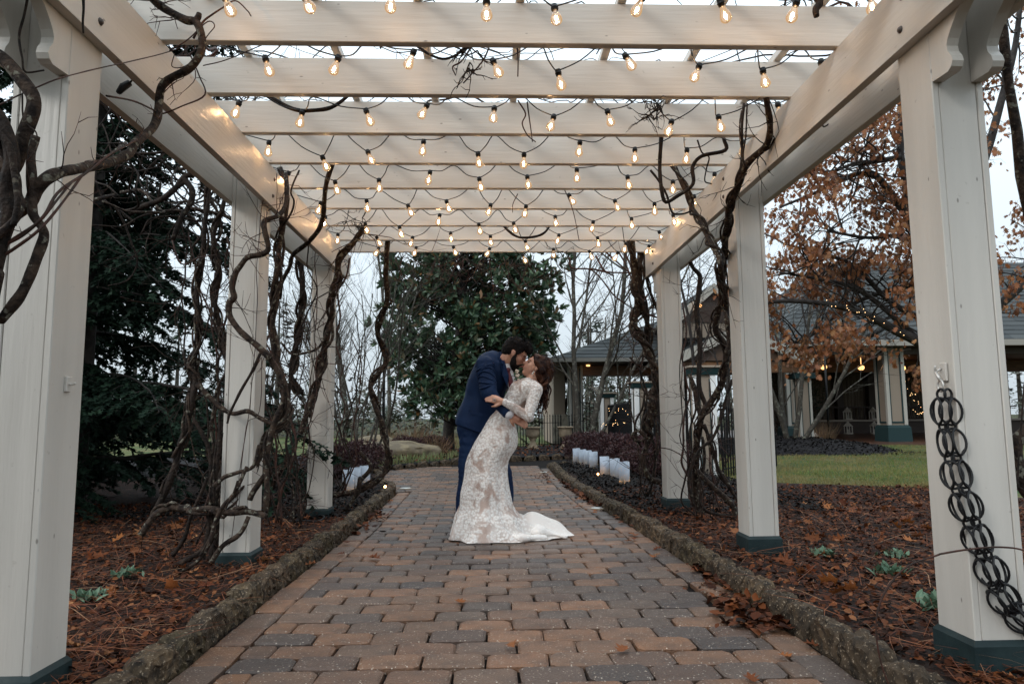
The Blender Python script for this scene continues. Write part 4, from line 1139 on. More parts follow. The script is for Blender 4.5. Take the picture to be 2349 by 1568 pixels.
LL.append(limb_px([(2200,500),(2260,360),(2300,220),(2330,100),(2345,-40)], 11.8, 0.09, 0.04))
LL.append(limb_px([(2200,760),(2290,700),(2360,640),(2450,560)], 11.8, 0.10, 0.05))
LL.append(limb_px([(2180,620),(2110,560),(2060,540),(1990,545),(1900,530)], 11.6, 0.06, 0.02))
LL.append(limb_px([(2180,640),(2060,660),(1950,700),(1860,770),(1800,790)], 12.4, 0.06, 0.015))
for c in LL:
    for k in range(22):
        p = R5.choice(c[3:]); dd = Vector((R5.uniform(-1, .5), R5.uniform(-.8, .6), R5.uniform(-.5, .8)))
        T.limb(p, dd, R5.uniform(0.6, 1.3), 0.018, 1, 3, (3, 4, 3), (0.4, 0.9), 0.03, 0.14, 0.6, 0.4, (5, 4, 3, 3), 5)
T.mb.build('trunk', M_darkbark, root)
Cs, Ds, Ss = [], [], []
cand = [p for p, lev in T.nodes if lev >= 2]
for p in cand:
    dens = noise.noise(p * 0.9 + Vector((5, 1, 2)))
    if dens < -0.12 or R5.random() > .62: continue
    for k in range(R5.randrange(1, 6)):
        Cs.append((p + Vector((R5.gauss(0, .09), R5.gauss(0, .09), R5.gauss(-0.02, .08))))[:])
        Ds.append((R5.gauss(0, .5), R5.gauss(0, .5), -0.8)); Ss.append(R5.uniform(0.06, 0.13))
V, F = leaves(Cs, Ds, Ss, [(x, y, z + .5 * x * x + .25 * (y - .4) ** 2) for x, y, z in OAK_V], OAK_F)
link('crown', leaf_mesh('crown', [(V, F)]), root, M_oakl)
NOAK = len(Cs)

# --- rounded shrubs with small dark leaves
def shrub(name, label, c, rx, ry, rz, n, m, seed, group=None, size=(0.025, 0.05), stems=True):
    R = random.Random(seed); root = tag(empty(name, (c[0], c[1], c[2])), label, 'shrub', group)
    Cs, Ds, Ss = [], [], []
    mb = MB()
    for i in range(n):
        d = Vector((R.gauss(0, 1), R.gauss(0, 1), R.gauss(0.25, 0.9))).normalized()
        rr = R.uniform(0.35, 1.0) ** 0.5 * (1 + 0.22 * noise.noise(d * 2.2 + Vector((seed, 0, 0))))
        p = Vector((c[0] + d.x * rx * rr, c[1] + d.y * ry * rr, c[2] + rz * 0.55 + d.z * rz * 0.55 * rr))
        if p.z < c[2] + 0.02: continue
        Cs.append(p[:]); Ds.append((d + Vector((R.gauss(0, .7), R.gauss(0, .7), R.gauss(.2, .7))))[:]); Ss.append(R.uniform(*size))
        if i % 30 == 0:
            b = Vector((c[0] + R.gauss(0, rx * .15), c[1] + R.gauss(0, ry * .15), c[2]))
            mb.tube([b, b.lerp(p, .5) + Vector((R.gauss(0, .03), R.gauss(0, .03), .03)), p], [0.006, 0.0045, 0.002], 3, cap=False)
    mb.build('stems', M_twig, root)
    V, F = leaves(Cs, Ds, Ss, OVAL_V, OVAL_F)
    link('crown', leaf_mesh('crown', [(V, F)]), root, m)
HG = 'purple-leaved shrubs of the hedge'
hs = [(1495, 9.9, 'nearest purple-brown hedge shrub, beside the farthest post'), (1452, 10.9, 'purple-brown hedge shrub right behind the front three luminaries'), (1412, 11.9, 'middle purple-brown hedge shrub'), (1372, 12.7, 'purple-brown hedge shrub behind the far cluster of luminaries'), (1335, 13.3, 'farthest purple-brown hedge shrub near the stone urn')]
for i, (px, Y, lab) in enumerate(hs):
    p = P(px, 1000, Y); shrub('hedge_shrub', lab, (p.x + 0.1, Y, 0.06), 0.52, 0.6, 0.52, 4600, M_purple, 60 + i, HG, size=(.03, .062))
for i, (px, Y, h, lab) in enumerate(((778, 10.5, 0.50, 'purple-brown shrub behind the three left-hand luminaries'), (826, 11.7, 0.46, 'smaller purple-brown shrub beside the three left-hand luminaries'), (930, 16.0, 0.42, 'low dark red shrub beside the boulder'), (990, 16.6, 0.42, 'low dark red shrub under the magnolia'))):
    p = P(px, 1000, Y); shrub('garden_shrub', lab, (p.x, Y, 0.05), 0.55 - 0.1 * (i > 1), 0.5, h, 3200, M_purple, 70 + i, size=(.03, .06))
# straw-coloured dormant perennials
M_straw = mat('dormant_stalks', (0.22, 0.13, 0.065), rough=0.8, islands=[(0.26,0.16,0.08),(0.16,0.085,0.045),(0.30,0.20,0.11),(0.14,0.06,0.035)])
def tuft(name, label, c, r, h, n, m, seed, group=None, cat='plant', w=0.05):
    R = random.Random(seed); root = tag(empty(name, c), label, cat, group)
    Cs, Ds, Ss = [], [], []
    for i in range(n):
        a, q = R.uniform(0, 6.283), r * 0.5 * R.random()
        Cs.append((c[0] + q * math.cos(a), c[1] + q * math.sin(a), c[2])); Ds.append((math.cos(a) * R.uniform(0, r / h), math.sin(a) * R.uniform(0, r / h), 1)); Ss.append(h * R.uniform(0.5, 1.1))
    V, F = leaves(Cs, Ds, Ss, [(-w*.3,0,0),(w*.3,0,0),(w*.25,0.5,0.02),(0,1,0.08),(-w*.25,0.5,0.02)], SLIM_F)
    link('stalks', leaf_mesh('stalks', [(V, F)]), root, m)
DG = 'dormant perennials at the far end of the path'
tl = ['straw-coloured dormant perennial clump near the lamp post', 'tall dormant perennial clump under the magnolia\'s lowest branches', 'dormant perennial clump between the two low red shrubs', 'dormant perennial clump beside the magnolia trunk', 'dormant perennial clump behind the boulder', 'faded perennial clump left of the boulder']
for i, (px, Y, r, h) in enumerate(((868, 19, .7, .7), (955, 17.4, .6, .9), (1000, 16.2, .5, .6), (1040, 19.5, .7, .6), (915, 18.4, .6, .65), (850, 15.2, .4, .5))):
    p = P(px, 1000, Y); tuft('perennial_clump', tl[i], (p.x, Y, 0.08), r, h, 200, M_straw, 80 + i, DG, w=0.02)
p = P(1860, 1000, 19.0); tuft('perennial_clump', 'pale dry grass clump in front of the hedge by the terrace', (p.x, 18.6, 0.1), .6, .75, 260, M_straw, 90, None, w=0.02)
# dark and mid green hedge masses behind
M_dgreen = mat('dark_hedge_leaf', (0.02, 0.035, 0.02), rough=0.6, islands=[(0.014,0.026,0.016),(0.028,0.045,0.024),(0.02,0.032,0.02)])
shrub('evergreen_shrub', 'tall dark evergreen bush seen under the right-hand pavilion roof', (11.2, 26.0, 0.1), 1.7, 1.0, 2.4, 2600, M_dgreen, 101, size=(0.07, 0.14))
shrub('evergreen_shrub', 'green bush seen beneath the eaves behind the fence piers', (4.6, 27.5, 0.1), 2.4, 1.0, 3.0, 3200, mat('mid_green_leaf', (0.05,0.075,0.04), rough=0.7, islands=[(0.035,0.055,0.030),(0.065,0.09,0.05),(0.05,0.07,0.04)]), 102, size=(0.07, 0.14))
# boulders
M_rock = mat('tan_sandstone', (0.22, 0.17, 0.10), rough=0.8, c2=(0.13,0.10,0.065), nscale=5, bump=0.8, bscale=18)
for (px, Y, w, d, h, lab) in ((905, 15.2, 1.0, 0.7, 0.34, 'long tan boulder at the far end of the path'), (860, 16.4, 0.7, 0.5, 0.42, 'rounded tan boulder half hidden behind the purple shrub')):
    bm = bmesh.new(); bmesh.ops.create_icosphere(bm, subdivisions=4, radius=1)
    p = P(px, 1000, Y)
    for v in bm.verts:
        n = noise.noise_vector(v.co * 1.6 + Vector((px, 0, 0))) * 0.24 + noise.noise_vector(v.co * 6 + Vector((px, 0, 0))) * 0.07
        v.co = Vector(((v.co.x + n.x) * w, (v.co.y + n.y) * d, (v.co.z + n.z) * h * 0.8))
    m_ = MB(); m_.frombm(bm, True); o = m_.build('boulder', M_rock); o.location = (p.x, Y, 0.18); tag(o, lab, 'rock')

# --- far wood: bare crowns and pines that read as one mass
T = Tree(77); R7 = random.Random(78)
Cs, Ds, Ss = [], [], []
for i in range(70):
    x = R7.uniform(-42, 48); y = R7.uniform(38, 66)
    h = R7.uniform(6, 10.5)
    if i % 3 == 0:
        T.mb.tube([(x, y, 0), (x, y, h)], [0.2, 0.03], 5, cap=False)
        for k in range(130):
            z = h * R7.uniform(0.12, 1); a = R7.uniform(0, 6.28); r = (1.08 - z / h) * h * 0.24 * R7.uniform(.3, 1)
            Cs.append((x + r * math.cos(a), y + r * math.sin(a), z)); Ds.append((math.cos(a), math.sin(a), R7.uniform(-.4, .3))); Ss.append(R7.uniform(0.5, 1.0))
    else:
        T.limb((x, y, 0), (R7.uniform(-.08, .08), 0, 1), h, 0.16, 0, 2, (13, 8), (0.4, 0.8), 0.25, 0.05, 0.5, 0.3, (5, 4, 3), 6)
for i in range(420):      # bushy understorey in front of the trunks
    x = R7.uniform(-40, 42); y = R7.uniform(31, 44); h = R7.uniform(1.2, 3.0)
    if x > 8 and y < 36: continue
    if i % 3 == 0: T.limb((x, y, 0), (R7.uniform(-.2, .2), 0, 1), h, 0.03, 1, 2, (9, 9), (0.4, 0.9), 0.2, 0.1, 0.55, 0.3, (4, 3, 3), 4)
    for k in range(34):
        z = h * R7.random() ** .8
        Cs.append((x + R7.gauss(0, .8), y + R7.gauss(0, .6), z)); Ds.append((R7.gauss(0, 1), R7.gauss(0, 1), R7.gauss(.4, .6))); Ss.append(R7.uniform(0.25, 0.6))
me1 = T.mb.mesh('wood_trunks')
wood = tag(link('far_wood', me1, None, M_treebark), 'far grey-green belt of bare trees and pines along the horizon', 'wood', kind='stuff')
V, F = leaves(Cs, Ds, Ss, SPRIG_V, SPRIG_F, up=(0, 0, 1))
tag(link('foliage', leaf_mesh('foliage', [(V, F)]), wood, mat('far_pine', (0.045,0.065,0.05), rough=0.8, islands=[(0.035,0.05,0.042),(0.06,0.08,0.06),(0.07,0.055,0.04),(0.045,0.06,0.045),(0.09,0.065,0.045)])), kind='stuff')

# ------------------------------------------------------------------ litter on the beds and on the path
LEAFC = [(0.10,0.026,0.010),(0.20,0.060,0.017),(0.33,0.115,0.032),(0.14,0.040,0.015),(0.26,0.095,0.034),(0.08,0.022,0.010),(0.17,0.045,0.015),(0.37,0.18,0.075)]
M_leafo = mat('fallen_leaf', (0.2,0.08,0.03), rough=0.7, spec=.16, objrand=LEAFC, c2=(0.06,0.022,0.010), nscale=20, lo=0.5, hi=0.8, trans=0.1)
M_litter = mat('leaf_litter', (0.2,0.08,0.03), rough=0.7, spec=.14, islands=[(0.014,0.006,0.004),(0.065,0.017,0.006),(0.15,0.044,0.013),(0.024,0.008,0.005),(0.10,0.030,0.011),(0.012,0.006,0.004),(0.040,0.012,0.006),(0.10,0.030,0.011),(0.24,0.10,0.042)])
RL = random.Random(91)
leafm = []
for i in range(6):
    T_ = np.array(OAK_V, float); T_[:, 0] *= RL.uniform(0.8, 1.15)
    curl = RL.uniform(0.15, 0.5)
    T_[:, 2] += curl * (T_[:, 0] ** 2) * 2 + RL.uniform(0.05, 0.35) * (T_[:, 1] - 0.5) ** 2 + np.array([RL.uniform(-.05, .05) for _ in T_])
    T_[:, 1] -= 0.5
    me = leaf_mesh('leaf', [(T_, np.array(OAK_F))]); me.materials.append(M_leafo); leafm.append(me)
spots = []
while len(spots) < 300:
    sd = RL.random()
    if sd < 0.60: x, y, par = RL.uniform(1.52, 4.4), 1.9 + 5.2 * RL.random() ** 1.2, bed_r
    elif sd < 0.88: x, y, par = RL.uniform(-2.9, -1.38), 2.2 + 4.6 * RL.random(), bed_l
    else:
        y = RL.uniform(2.5, 8); par = path
        x = right_kerb_x(y) - abs(RL.gauss(0, .09)) if RL.random() < 0.7 else (left_kerb_x(y) + abs(RL.gauss(0, .07)) if RL.random() < .6 else RL.uniform(-.9, 1.0))
    spots.append((x, y, par))
for x, y, par in spots:
    z = 0.012 if par is path else bedz(x, y) + RL.uniform(0.015, 0.04)
    o = link('leaf', RL.choice(leafm), par); o.location = (x, y, z)
    s = RL.uniform(0.06, 0.105) if par is path else RL.uniform(0.06, 0.13)
    o.scale = (s, s, s); k = 0.12 if par is path else 0.5
    o.rotation_euler = (RL.gauss(0, k), RL.gauss(0, k), RL.uniform(0, 6.28))
def litter(par, n, xf, y0, y1, pw, m=M_litter, size=(0.018, 0.06), name='leaf_litter', lift=0.03, tv=OVAL_V, tf=OVAL_F, flat=0.4):
    Cs, Ds, Ss = [], [], []
    for i in range(n):
        y = y0 + (y1 - y0) * RL.random() ** pw; a, b = xf(y); x = RL.uniform(a, b)
        if noise.noise(Vector((x * 1.5, y * 1.5, 8))) < -0.7: continue
        Cs.append((x, y, bedz(x, y) + RL.uniform(0.004, lift))); a = RL.uniform(0, 6.28)
        Ds.append((math.cos(a), math.sin(a), RL.gauss(0, flat))); Ss.append(RL.uniform(*size))
    V, F = leaves(Cs, Ds, Ss, tv, tf, up=(0, 0, 1))
    tag(link(name, leaf_mesh(name, [(V, F)]), par, m), kind='stuff')
WIDE_V = [(x * 2.1, y, z * 2) for x, y, z in OVAL_V]
STRAW_V = [(-0.005,0,0),(0.005,0,0),(0.048,0.5,0.04),(0.02,1,0),(0.038,0.5,0.04)]
XR_ = lambda y: (right_kerb_x(y) + 0.13, min(5.2, 2.0 + 0.75 * y))
XL_ = lambda y: (max(-6, -1.4 - 0.75 * y), left_kerb_x(y) - 0.12)
litter(bed_r, 34000, XR_, 1.4, 8.2, 1.25, tv=WIDE_V, size=(.010, .040))
litter(bed_l, 26000, XL_, 1.4, 7.5, 1.2, tv=WIDE_V, size=(.010, .038))
M_pine = mat('red_pine_straw', (0.16,0.05,0.025), rough=0.7, spec=.2, islands=[(0.13,0.035,0.018),(0.24,0.09,0.04),(0.09,0.028,0.016),(0.32,0.18,0.10)])
litter(bed_r, 4200, XR_, 1.4, 6.5, 1.2, M_pine, (0.10, 0.34), 'pine_straw', 0.045, STRAW_V, SLIM_F, 0.12)
litter(bed_l, 5200, XL_, 1.4, 6.0, 1.1, M_pine, (0.10, 0.34), 'pine_straw', 0.045, STRAW_V, SLIM_F, 0.12)
M_chip = mat('black_mulch_chips', (0.015,0.014,0.016), rough=0.7, spec=.12, islands=[(0.005,0.005,0.005),(0.018,0.015,0.014),(0.010,0.009,0.009)])
litter(bed_r, 15000, lambda y: (right_kerb_x(y) + 0.13, 3.2), 6.0, 12.6, 1.0, M_chip, (0.018, 0.045), 'mulch_chips', 0.05, WIDE_V, OVAL_F, 0.5)
litter(bed_b, 4000, lambda y: (-4.5, float(np.interp(y, [9.2, 9.8, 11, 12.3], [-1.45, -1.7, -1.85, -2.2]))), 9.2, 12.2, 1.0, M_chip, (0.018, 0.045), 'mulch_chips', 0.05, WIDE_V, OVAL_F, 0.5)
litter(bed_l, 6000, lambda y: (-3.4, left_kerb_x(y) - 0.12), 6.2, 9.1, 1.0, M_chip, (0.018, 0.045), 'mulch_chips', 0.05, WIDE_V, OVAL_F, 0.5)
# drifts of leaves swept against the kerb on the paving
for (px, py, n, sx, sy) in ((1340, 1128, 240, .10, .75), (1700, 1395, 120, .07, .14), (1755, 1432, 90, .10, .05), (1630, 1330, 60, .08, .2), (850, 1195, 70, .06, .4), (1250, 1095, 60, .1, .5)):
    c = G(px, py); Cs, Ds, Ss = [], [], []
    for i in range(n):
        y = c.y + RL.gauss(0, sy); x = c.x + RL.gauss(0, sx)
        x = min(x, right_kerb_x(y) - .01) if c.x > 0 else max(x, left_kerb_x(y) + .01)
        a = RL.uniform(0, 6.28); Cs.append((x, y, RL.uniform(.004, .03))); Ds.append((math.cos(a), math.sin(a), RL.gauss(0, .35))); Ss.append(RL.uniform(.02, .075))
    V, F = leaves(Cs, Ds, Ss, WIDE_V, OVAL_F, up=(0, 0, 1))
    tag(link('leaf_drift', leaf_mesh('leaf_drift', [(V, F)]), path, M_litter), kind='stuff')
# chips on the mound
Cs, Ds, Ss = [], [], []
for i in range(9000):
    x, y = RL.uniform(3.8, 10.2), RL.uniform(14.8, 19.2); a = RL.uniform(0, 6.28)
    Cs.append((x, y, mnd(x, y) + RL.uniform(0, .03))); Ds.append((math.cos(a), math.sin(a), RL.gauss(0, .5))); Ss.append(RL.uniform(.03, .07))
V, F = leaves(Cs, Ds, Ss, WIDE_V, OVAL_F, up=(0, 0, 1)); tag(link('mulch_chips', leaf_mesh('mulch_chips', [(V, F)]), bpy.data.objects['mulch_mound'], M_chip), kind='stuff')
# lawn blades
Cs, Ds, Ss = [], [], []
for i in range(42000):
    y = 8.0 + 11 * RL.random() ** 1.5; x = RL.uniform(float(np.interp(y, [8.3, 8.9, 13, 20], [4.5, 3.1, 3.0, 3.4])), 3.4 + y * 0.52)
    if mnd(x, y) > 0.06 and 14.6 < y < 19.4: continue
    Cs.append((x, y, lawnz(x, y) - 0.004)); Ds.append((RL.gauss(0, .5), RL.gauss(0, .5), 1)); Ss.append(RL.uniform(0.03, 0.075))
V, F = leaves(Cs, Ds, Ss, [(-0.07,0,0),(0.07,0,0),(0.05,0.5,0.05),(0,1,0.2),(-0.05,0.5,0.05)], SLIM_F)
tag(link('grass', leaf_mesh('grass', [(V, F)]), None, mat('grass_blades', (0.06,0.09,0.03), rough=0.7, spec=.2, islands=[(0.110,0.175,0.042),(0.150,0.180,0.050),(0.25,0.200,0.078),(0.085,0.145,0.040),(0.20,0.175,0.064)], trans=0.2, c2=(0.24,0.19,0.08), nscale=.55, lo=.46, hi=.62)), 'short winter grass with straw patches beyond the bed', 'grass', kind='stuff')

# leaves and green bulb shoots on the far bed
Cs, Ds, Ss = [], [], []
for i in range(2600):
    x = RL.uniform(-5, 4); y = fk(x) + RL.uniform(.2, 3.4); a = RL.uniform(0, 6.28)
    Cs.append((x, y, .10 + .01 * (y - fk(x)) / .45 + RL.uniform(0, .03))); Ds.append((math.cos(a), math.sin(a), RL.gauss(0, .4))); Ss.append(RL.uniform(.03, .08))
V, F = leaves(Cs, Ds, Ss, WIDE_V, OVAL_F, up=(0, 0, 1)); tag(link('leaf_litter', leaf_mesh('leaf_litter', [(V, F)]), bpy.data.objects['planting_bed.003'], M_litter), kind='stuff')
Cs, Ds, Ss = [], [], []
for i in range(520):
    x = RL.uniform(-2.6, -.5); y = fk(x) + .45 + RL.gauss(0, .12) + (.5 if RL.random() < .3 else 0)
    Cs.append((x, y, .08)); Ds.append((RL.gauss(0, .18), RL.gauss(0, .18), 1)); Ss.append(RL.uniform(.07, .2))
V, F = leaves(Cs, Ds, Ss, [(-.06,0,0),(.06,0,0),(.05,.6,.02),(0,1,.05),(-.05,.6,.02)], SLIM_F)
tag(link('bulb_shoots', leaf_mesh('bulb_shoots', [(V, F)]), None, mat('pale_green_shoot', (.16,.19,.07), rough=.6, islands=[(.12,.16,.05),(.22,.22,.10)])), 'row of pale green bulb shoots behind the far kerb', 'shoots', kind='stuff')
# small green rosettes
M_ros = mat('blue_green_rosette', (0.05,0.09,0.05), rough=0.6, islands=[(0.08,0.15,0.09),(0.12,0.20,0.125),(0.06,0.12,0.075)])
RG = 'green rosettes coming up through the leaf litter'
for i, (px, py, s, sd, lab) in enumerate(((1892, 1275, .06, 1, 'green rosette behind, nearest the second right-hand post'), (2060, 1282, .055, 1, 'smallest green rosette, beyond the pair on the right'), (2040, 1318, .07, 1, 'widest green rosette in the middle of the right bed'), (2150, 1400, .075, 1, 'green rosette touching the near right-hand post'), (292, 1330, .06, -1, 'green rosette beside the big curled leaf in the left bed'), (205, 1378, .06, -1, 'green rosette at the edge of the near left-hand post'))):
    p = G(px, py, BEDR if sd > 0 else BEDL); z = bedz(p.x, p.y)
    root = tag(empty('rosette_plant', (p.x, p.y, z)), lab, 'plant', RG)
    n = 60; s *= 1.15
    Cs = [(p.x + RL.gauss(0, s * .5), p.y + RL.gauss(0, s * .4), z + 0.01) for _ in range(n)]
    Ds = [(RL.gauss(0, .8), RL.gauss(0, .8), RL.uniform(.7, 1.6)) for _ in range(n)]
    V, F = leaves(Cs, Ds, [RL.uniform(0.5, 1.0) * s for _ in range(n)], [(x * 1.05, y, z_ * 2) for x, y, z_ in OVAL_V], OVAL_F, up=(0, 0, 1))
    link('leaves', leaf_mesh('leaves', [(V, F)]), root, M_ros)
# ------------------------------------------------------------------ pavilions, fence, urns, lamp post
M_tan = mat('tan_stucco', (0.25, 0.20, 0.155), rough=0.8, c2=(0.25,0.20,0.155), nscale=3)
M_trim = mat('white_trim', (0.40, 0.38, 0.34), rough=0.6, spec=.3)
M_bteal = mat('deep_teal_trim', (0.014, 0.036, 0.038), rough=0.6, spec=.25)
M_shing = mat('slate_blue_shingle', (0.07, 0.085, 0.09), rough=0.8, spec=.15, islands=[(0.034,0.039,0.041),(0.056,0.062,0.064),(0.044,0.049,0.051),(0.067,0.073,0.074)], bump=0.3, bscale=30)
M_wood = mat('warm_board', (0.20, 0.095, 0.04), rough=0.5, c2=(0.13,0.06,0.028), nscale=3, stretch=(1,8,8))
M_dwood = mat('dark_brown_timber', (0.045, 0.026, 0.018), rough=0.6)
M_gut = mat('weathered_gutter', (.27, .25, .22), rough=.6)
M_glow = emit_mat('warm_lamp', (1.0, 0.50, 0.18), 3.2)
M_fairy = emit_mat('fairy_light', (1.0, 0.62, 0.28), 6.0)
M_white = mat('bright_white_trim', (.74,.74,.73), rough=.5)
M_win = mat('dark_window_glass', (0.015, 0.017, 0.02), rough=0.08)

def bx(name, m, par, *a):
    m_ = MB(); m_.bbox(*a, c=0.006); o = link(name, m_.mesh(name), None, m); return adopt(o, par)
def adopt(o, par):
    o.parent = par
    W = par.matrix_basis.copy(); q = par
    W = par.matrix_parent_inverse @ W if par.parent else W
    if par.parent: W = par.parent.matrix_basis @ W
    o.matrix_parent_inverse = W.inverted()
    return o

def roof_face(par, quad, course=0.32, width=0.75, thick=0.02, nm='roof'):
    """a roof plane (eave left, eave right, ridge right, ridge left) laid in overlapping shingle strips"""
    a, b, c, d = [Vector(v) for v in quad]
    slab = MB(); n = (b - a).cross(d - a).normalized()
    if n.z < 0: n = -n
    slab.add([a, b, c, d, a - n * .06, b - n * .06, c - n * .06, d - n * .06], [(0,1,2,3),(7,6,5,4),(0,4,5,1),(1,5,6,2),(2,6,7,3),(3,7,4,0)])
    r = adopt(link(nm, slab.mesh(nm), None, M_shing), par)
    H = ((c + d) / 2 - (a + b) / 2).length
    k = max(2, int(H / course))
    mb = MB()
    for i in range(k):
        t0, t1 = i / k, (i + 1.08) / k
        t1 = min(1, t1)
        l0, r0 = a.lerp(d, t0), b.lerp(c, t0); l1, r1 = a.lerp(d, t1), b.lerp(c, t1)
        w = (r0 - l0).length; m = max(1, int(w / width))
        off = 0.5 / m if i % 2 else 0
        edges = [0] + [min(1, max(0, (j + 0) / m + off)) for j in range(0 if off else 1, m)] + [1]
        for e0, e1 in zip(edges[:-1], edges[1:]):
            if e1 - e0 < 1e-4: continue
            g = 0.004 / max(w, .1)
            lift = n * (thick + rng.uniform(-.004, .004)); low = n * 0.004
            q = [l0.lerp(r0, e0 + g) + lift, l0.lerp(r0, e1 - g) + lift, l1.lerp(r1, e1 - g) + low, l1.lerp(r1, e0 + g) + low]
            q += [q[0] - n * thick, q[1] - n * thick]
            mb.add(q, [(0,1,2,3), (0,4,5,1)])
    s = link('shingles', mb.mesh('shingles'), None, M_shing); s['kind'] = 'stuff'
    s.parent = r; s.matrix_parent_inverse = (par.matrix_basis @ r.matrix_parent_inverse).inverted()
    return r

def panel_column(par, x, y, w, z0, z1, base=0.45, nm='column'):
    """square column: tan faces framed in white with teal lines, teal battered base"""
    e = empty(nm, (x, y, z0)); adopt(e, par)
    def put(name, m_, mt):
        o = link(name, m_.mesh(name), None, mt); o.parent = e
        o.matrix_parent_inverse = (par.matrix_basis @ e.matrix_parent_inverse @ e.matrix_basis).inverted()
    h = w / 2
    m_ = MB(); m_.box(x-h*.86, x+h*.86, y-h*.86, y+h*.86, z0 + base, z1 - .02); put('core', m_, M_tan)
    for sx in (-1, 1):
        for sy in (-1, 1):
            m_ = MB(); m_.bbox(min(x+sx*h, x+sx*h*.66), max(x+sx*h, x+sx*h*.66), min(y+sy*h, y+sy*h*.66), max(y+sy*h, y+sy*h*.66), z0 + base, z1, .006); put('corner_trim', m_, M_trim)
    t = h * .08
    for fx, fy in ((0, -1), (-1, 0)):
        m_ = MB()
        for s in (-1, 1):
            if fy: m_.box(x+s*h*.62-t, x+s*h*.62+t, y-h*.93, y-h*.84, z0+base+.08, z1-.1)
            else: m_.box(x-h*.93, x-h*.84, y+s*h*.62-t, y+s*h*.62+t, z0+base+.08, z1-.1)
        if fy: m_.box(x-h*.66, x+h*.66, y-h*.935, y-h*.84, z0+base+.06, z0+base+.06+2*t)
        else: m_.box(x-h*.935, x-h*.84, y-h*.66, y+h*.66, z0+base+.06, z0+base+.06+2*t)
        put('panel_line', m_, M_bteal)
    m_ = MB(); q = []
    for k, z in ((1.22, z0), (1.16, z0 + base * .85), (1.0, z0 + base)): q += [(x-h*k, y-h*k, z), (x+h*k, y-h*k, z), (x+h*k, y+h*k, z), (x-h*k, y+h*k, z)]
    fs = [(3,2,1,0),(8,9,10,11)] + [(r*4+i, r*4+(i+1)%4, r*4+4+(i+1)%4, r*4+4+i) for r in range(2) for i in range(4)]
    m_.add(q, fs); put('base', m_, M_bteal if base > .2 else M_trim)
    return e

# --- pavilion beyond the fence (behind the hedge)
A = tag(empty('pavilion', (5.0, 22.5, 0.085)), 'tan pavilion with hipped slate roof behind the iron fence', 'building')
ez = 2.62; ex0, ex1, ey0, ey1 = 1.75, 8.3, 19.6, 26.5
rz = 4.3; rx0, rx1, ry = 6.2, 8.3, 23.0
roof_face(A, [(ex0, ey0, ez), (ex1, ey0, ez), (rx1, ry, rz), (rx0, ry, rz)])
roof_face(A, [(ex0, ey1, ez), (ex0, ey0, ez), (rx0, ry, rz), (rx0 - .001, ry + .01, rz)])
roof_face(A, [(ex1, ey1, ez), (ex0, ey1, ez), (rx0, ry, rz), (rx1, ry, rz)])
bx('gutter', M_gut, A, ex0 - .05, ex1, ey0 - .10, ey0 + .02, ez - .12, ez - .015)
bx('gutter', M_gut, A, ex0 - .10, ex0 + .0, ey0 + .03, ey1, ez - .12, ez - .015)
bx('soffit', M_dwood, A, ex0 + .02, ex1, ey0 + .04, ey1, ez - .15, ez - .11)
bx('beam', M_wood, A, 2.6, ex1, 20.5, 20.75, ez - .46, ez - .16)
bx('beam', M_dwood, A, 2.6, 2.85, 20.8, 25.5, ez - .44, ez - .16)
for (cx_, cy_) in ((2.55, 20.6), (8.0, 20.6), (2.55, 25.4)):
    panel_column(A, cx_, cy_, 0.42, 0.085, ez - .15, base=0.12)
bx('wall', M_tan, A, 1.95, 2.30, 21.2, 25.4, 0.085, ez - .16)
bx('wall', mat('rough_stone_wall', (0.30,0.27,0.22), rough=0.8, c2=(0.16,0.14,0.115), nscale=4, lo=.45, hi=.55, bump=.8, bscale=8), A, 1.90, 2.34, 20.9, 21.18, 0.085, 1.0)
bx('wall', M_dwood, A, 5.9, 8.1, 25.2, 25.4, 0.085, ez - .16)
for x in (2.9, 5.2):
    m_ = MB(); m_.lathe([(0.05, ez - .20), (0.06, ez - .165), (0.02, ez - .16)], (x, 20.2, 0), 12); adopt(link('ceiling_lamp', m_.mesh('ceiling_lamp'), None, M_glow), A)
# front gables (porch) standing right of the hipped part
def gable(par, xc, y, w, zb, zp, yb, wall, tag_):
    roof_face(par, [(xc - w, yb, zb), (xc - w, y, zb), (xc, y, zp), (xc, yb, zp)])
    roof_face(par, [(xc + w, y, zb), (xc + w, yb, zb), (xc, yb, zp), (xc, y, zp)])
    for s in (-1, 1):
        m_ = MB(); t = 0.22
        a, b = (xc + s * w, zb), (xc, zp)
        m_.prism([(a[0], a[1] + .02), (b[0], b[1] + .02), (b[0], b[1] - t), (a[0] - s * .05, a[1] - t)], 1, y - .10, y - .02)
        adopt(link('rake_board', m_.mesh('rake_board'), None, M_trim), par)
    m_ = MB(); m_.prism([(xc - w + .2, zb - .02), (xc + w - .2, zb - .02), (xc, zp - .2)], 1, y + .06, y + .12); adopt(link('gable_wall', m_.mesh('gable_wall'), None, wall), par)
gable(A, 6.25, 18.7, 1.25, 3.55, 4.6, 22.0, M_dwood, 'upper')
gable(A, 6.35, 17.2, 1.9, 2.35, 3.2, 21.0, mat('brown_gable_boards', (0.10,0.06,0.04), rough=.6, c2=(0.07,0.042,0.03), nscale=2), 'lower')
bx('gable_wall', M_tan, A, 5.15, 7.35, 18.80, 18.95, 3.1, 3.53)
bx('beam', M_wood, A, 4.6, 8.1, 17.3, 17.55, 2.02, 2.30)
for cx_ in (4.65, 8.05):
    panel_column(A, cx_, 17.45, 0.34, 0.05, 2.03, base=0.12)
    bx('capital', M_bteal, A, cx_ - .26, cx_ + .26, 17.2, 17.7, 1.86, 2.0)
m_ = MB(); m_.ball((5.75, 18.5, 3.95), 0.11, 1, (1, 1, .6)); adopt(link('gable_lamp', m_.mesh('gable_lamp'), None, M_glow), A)

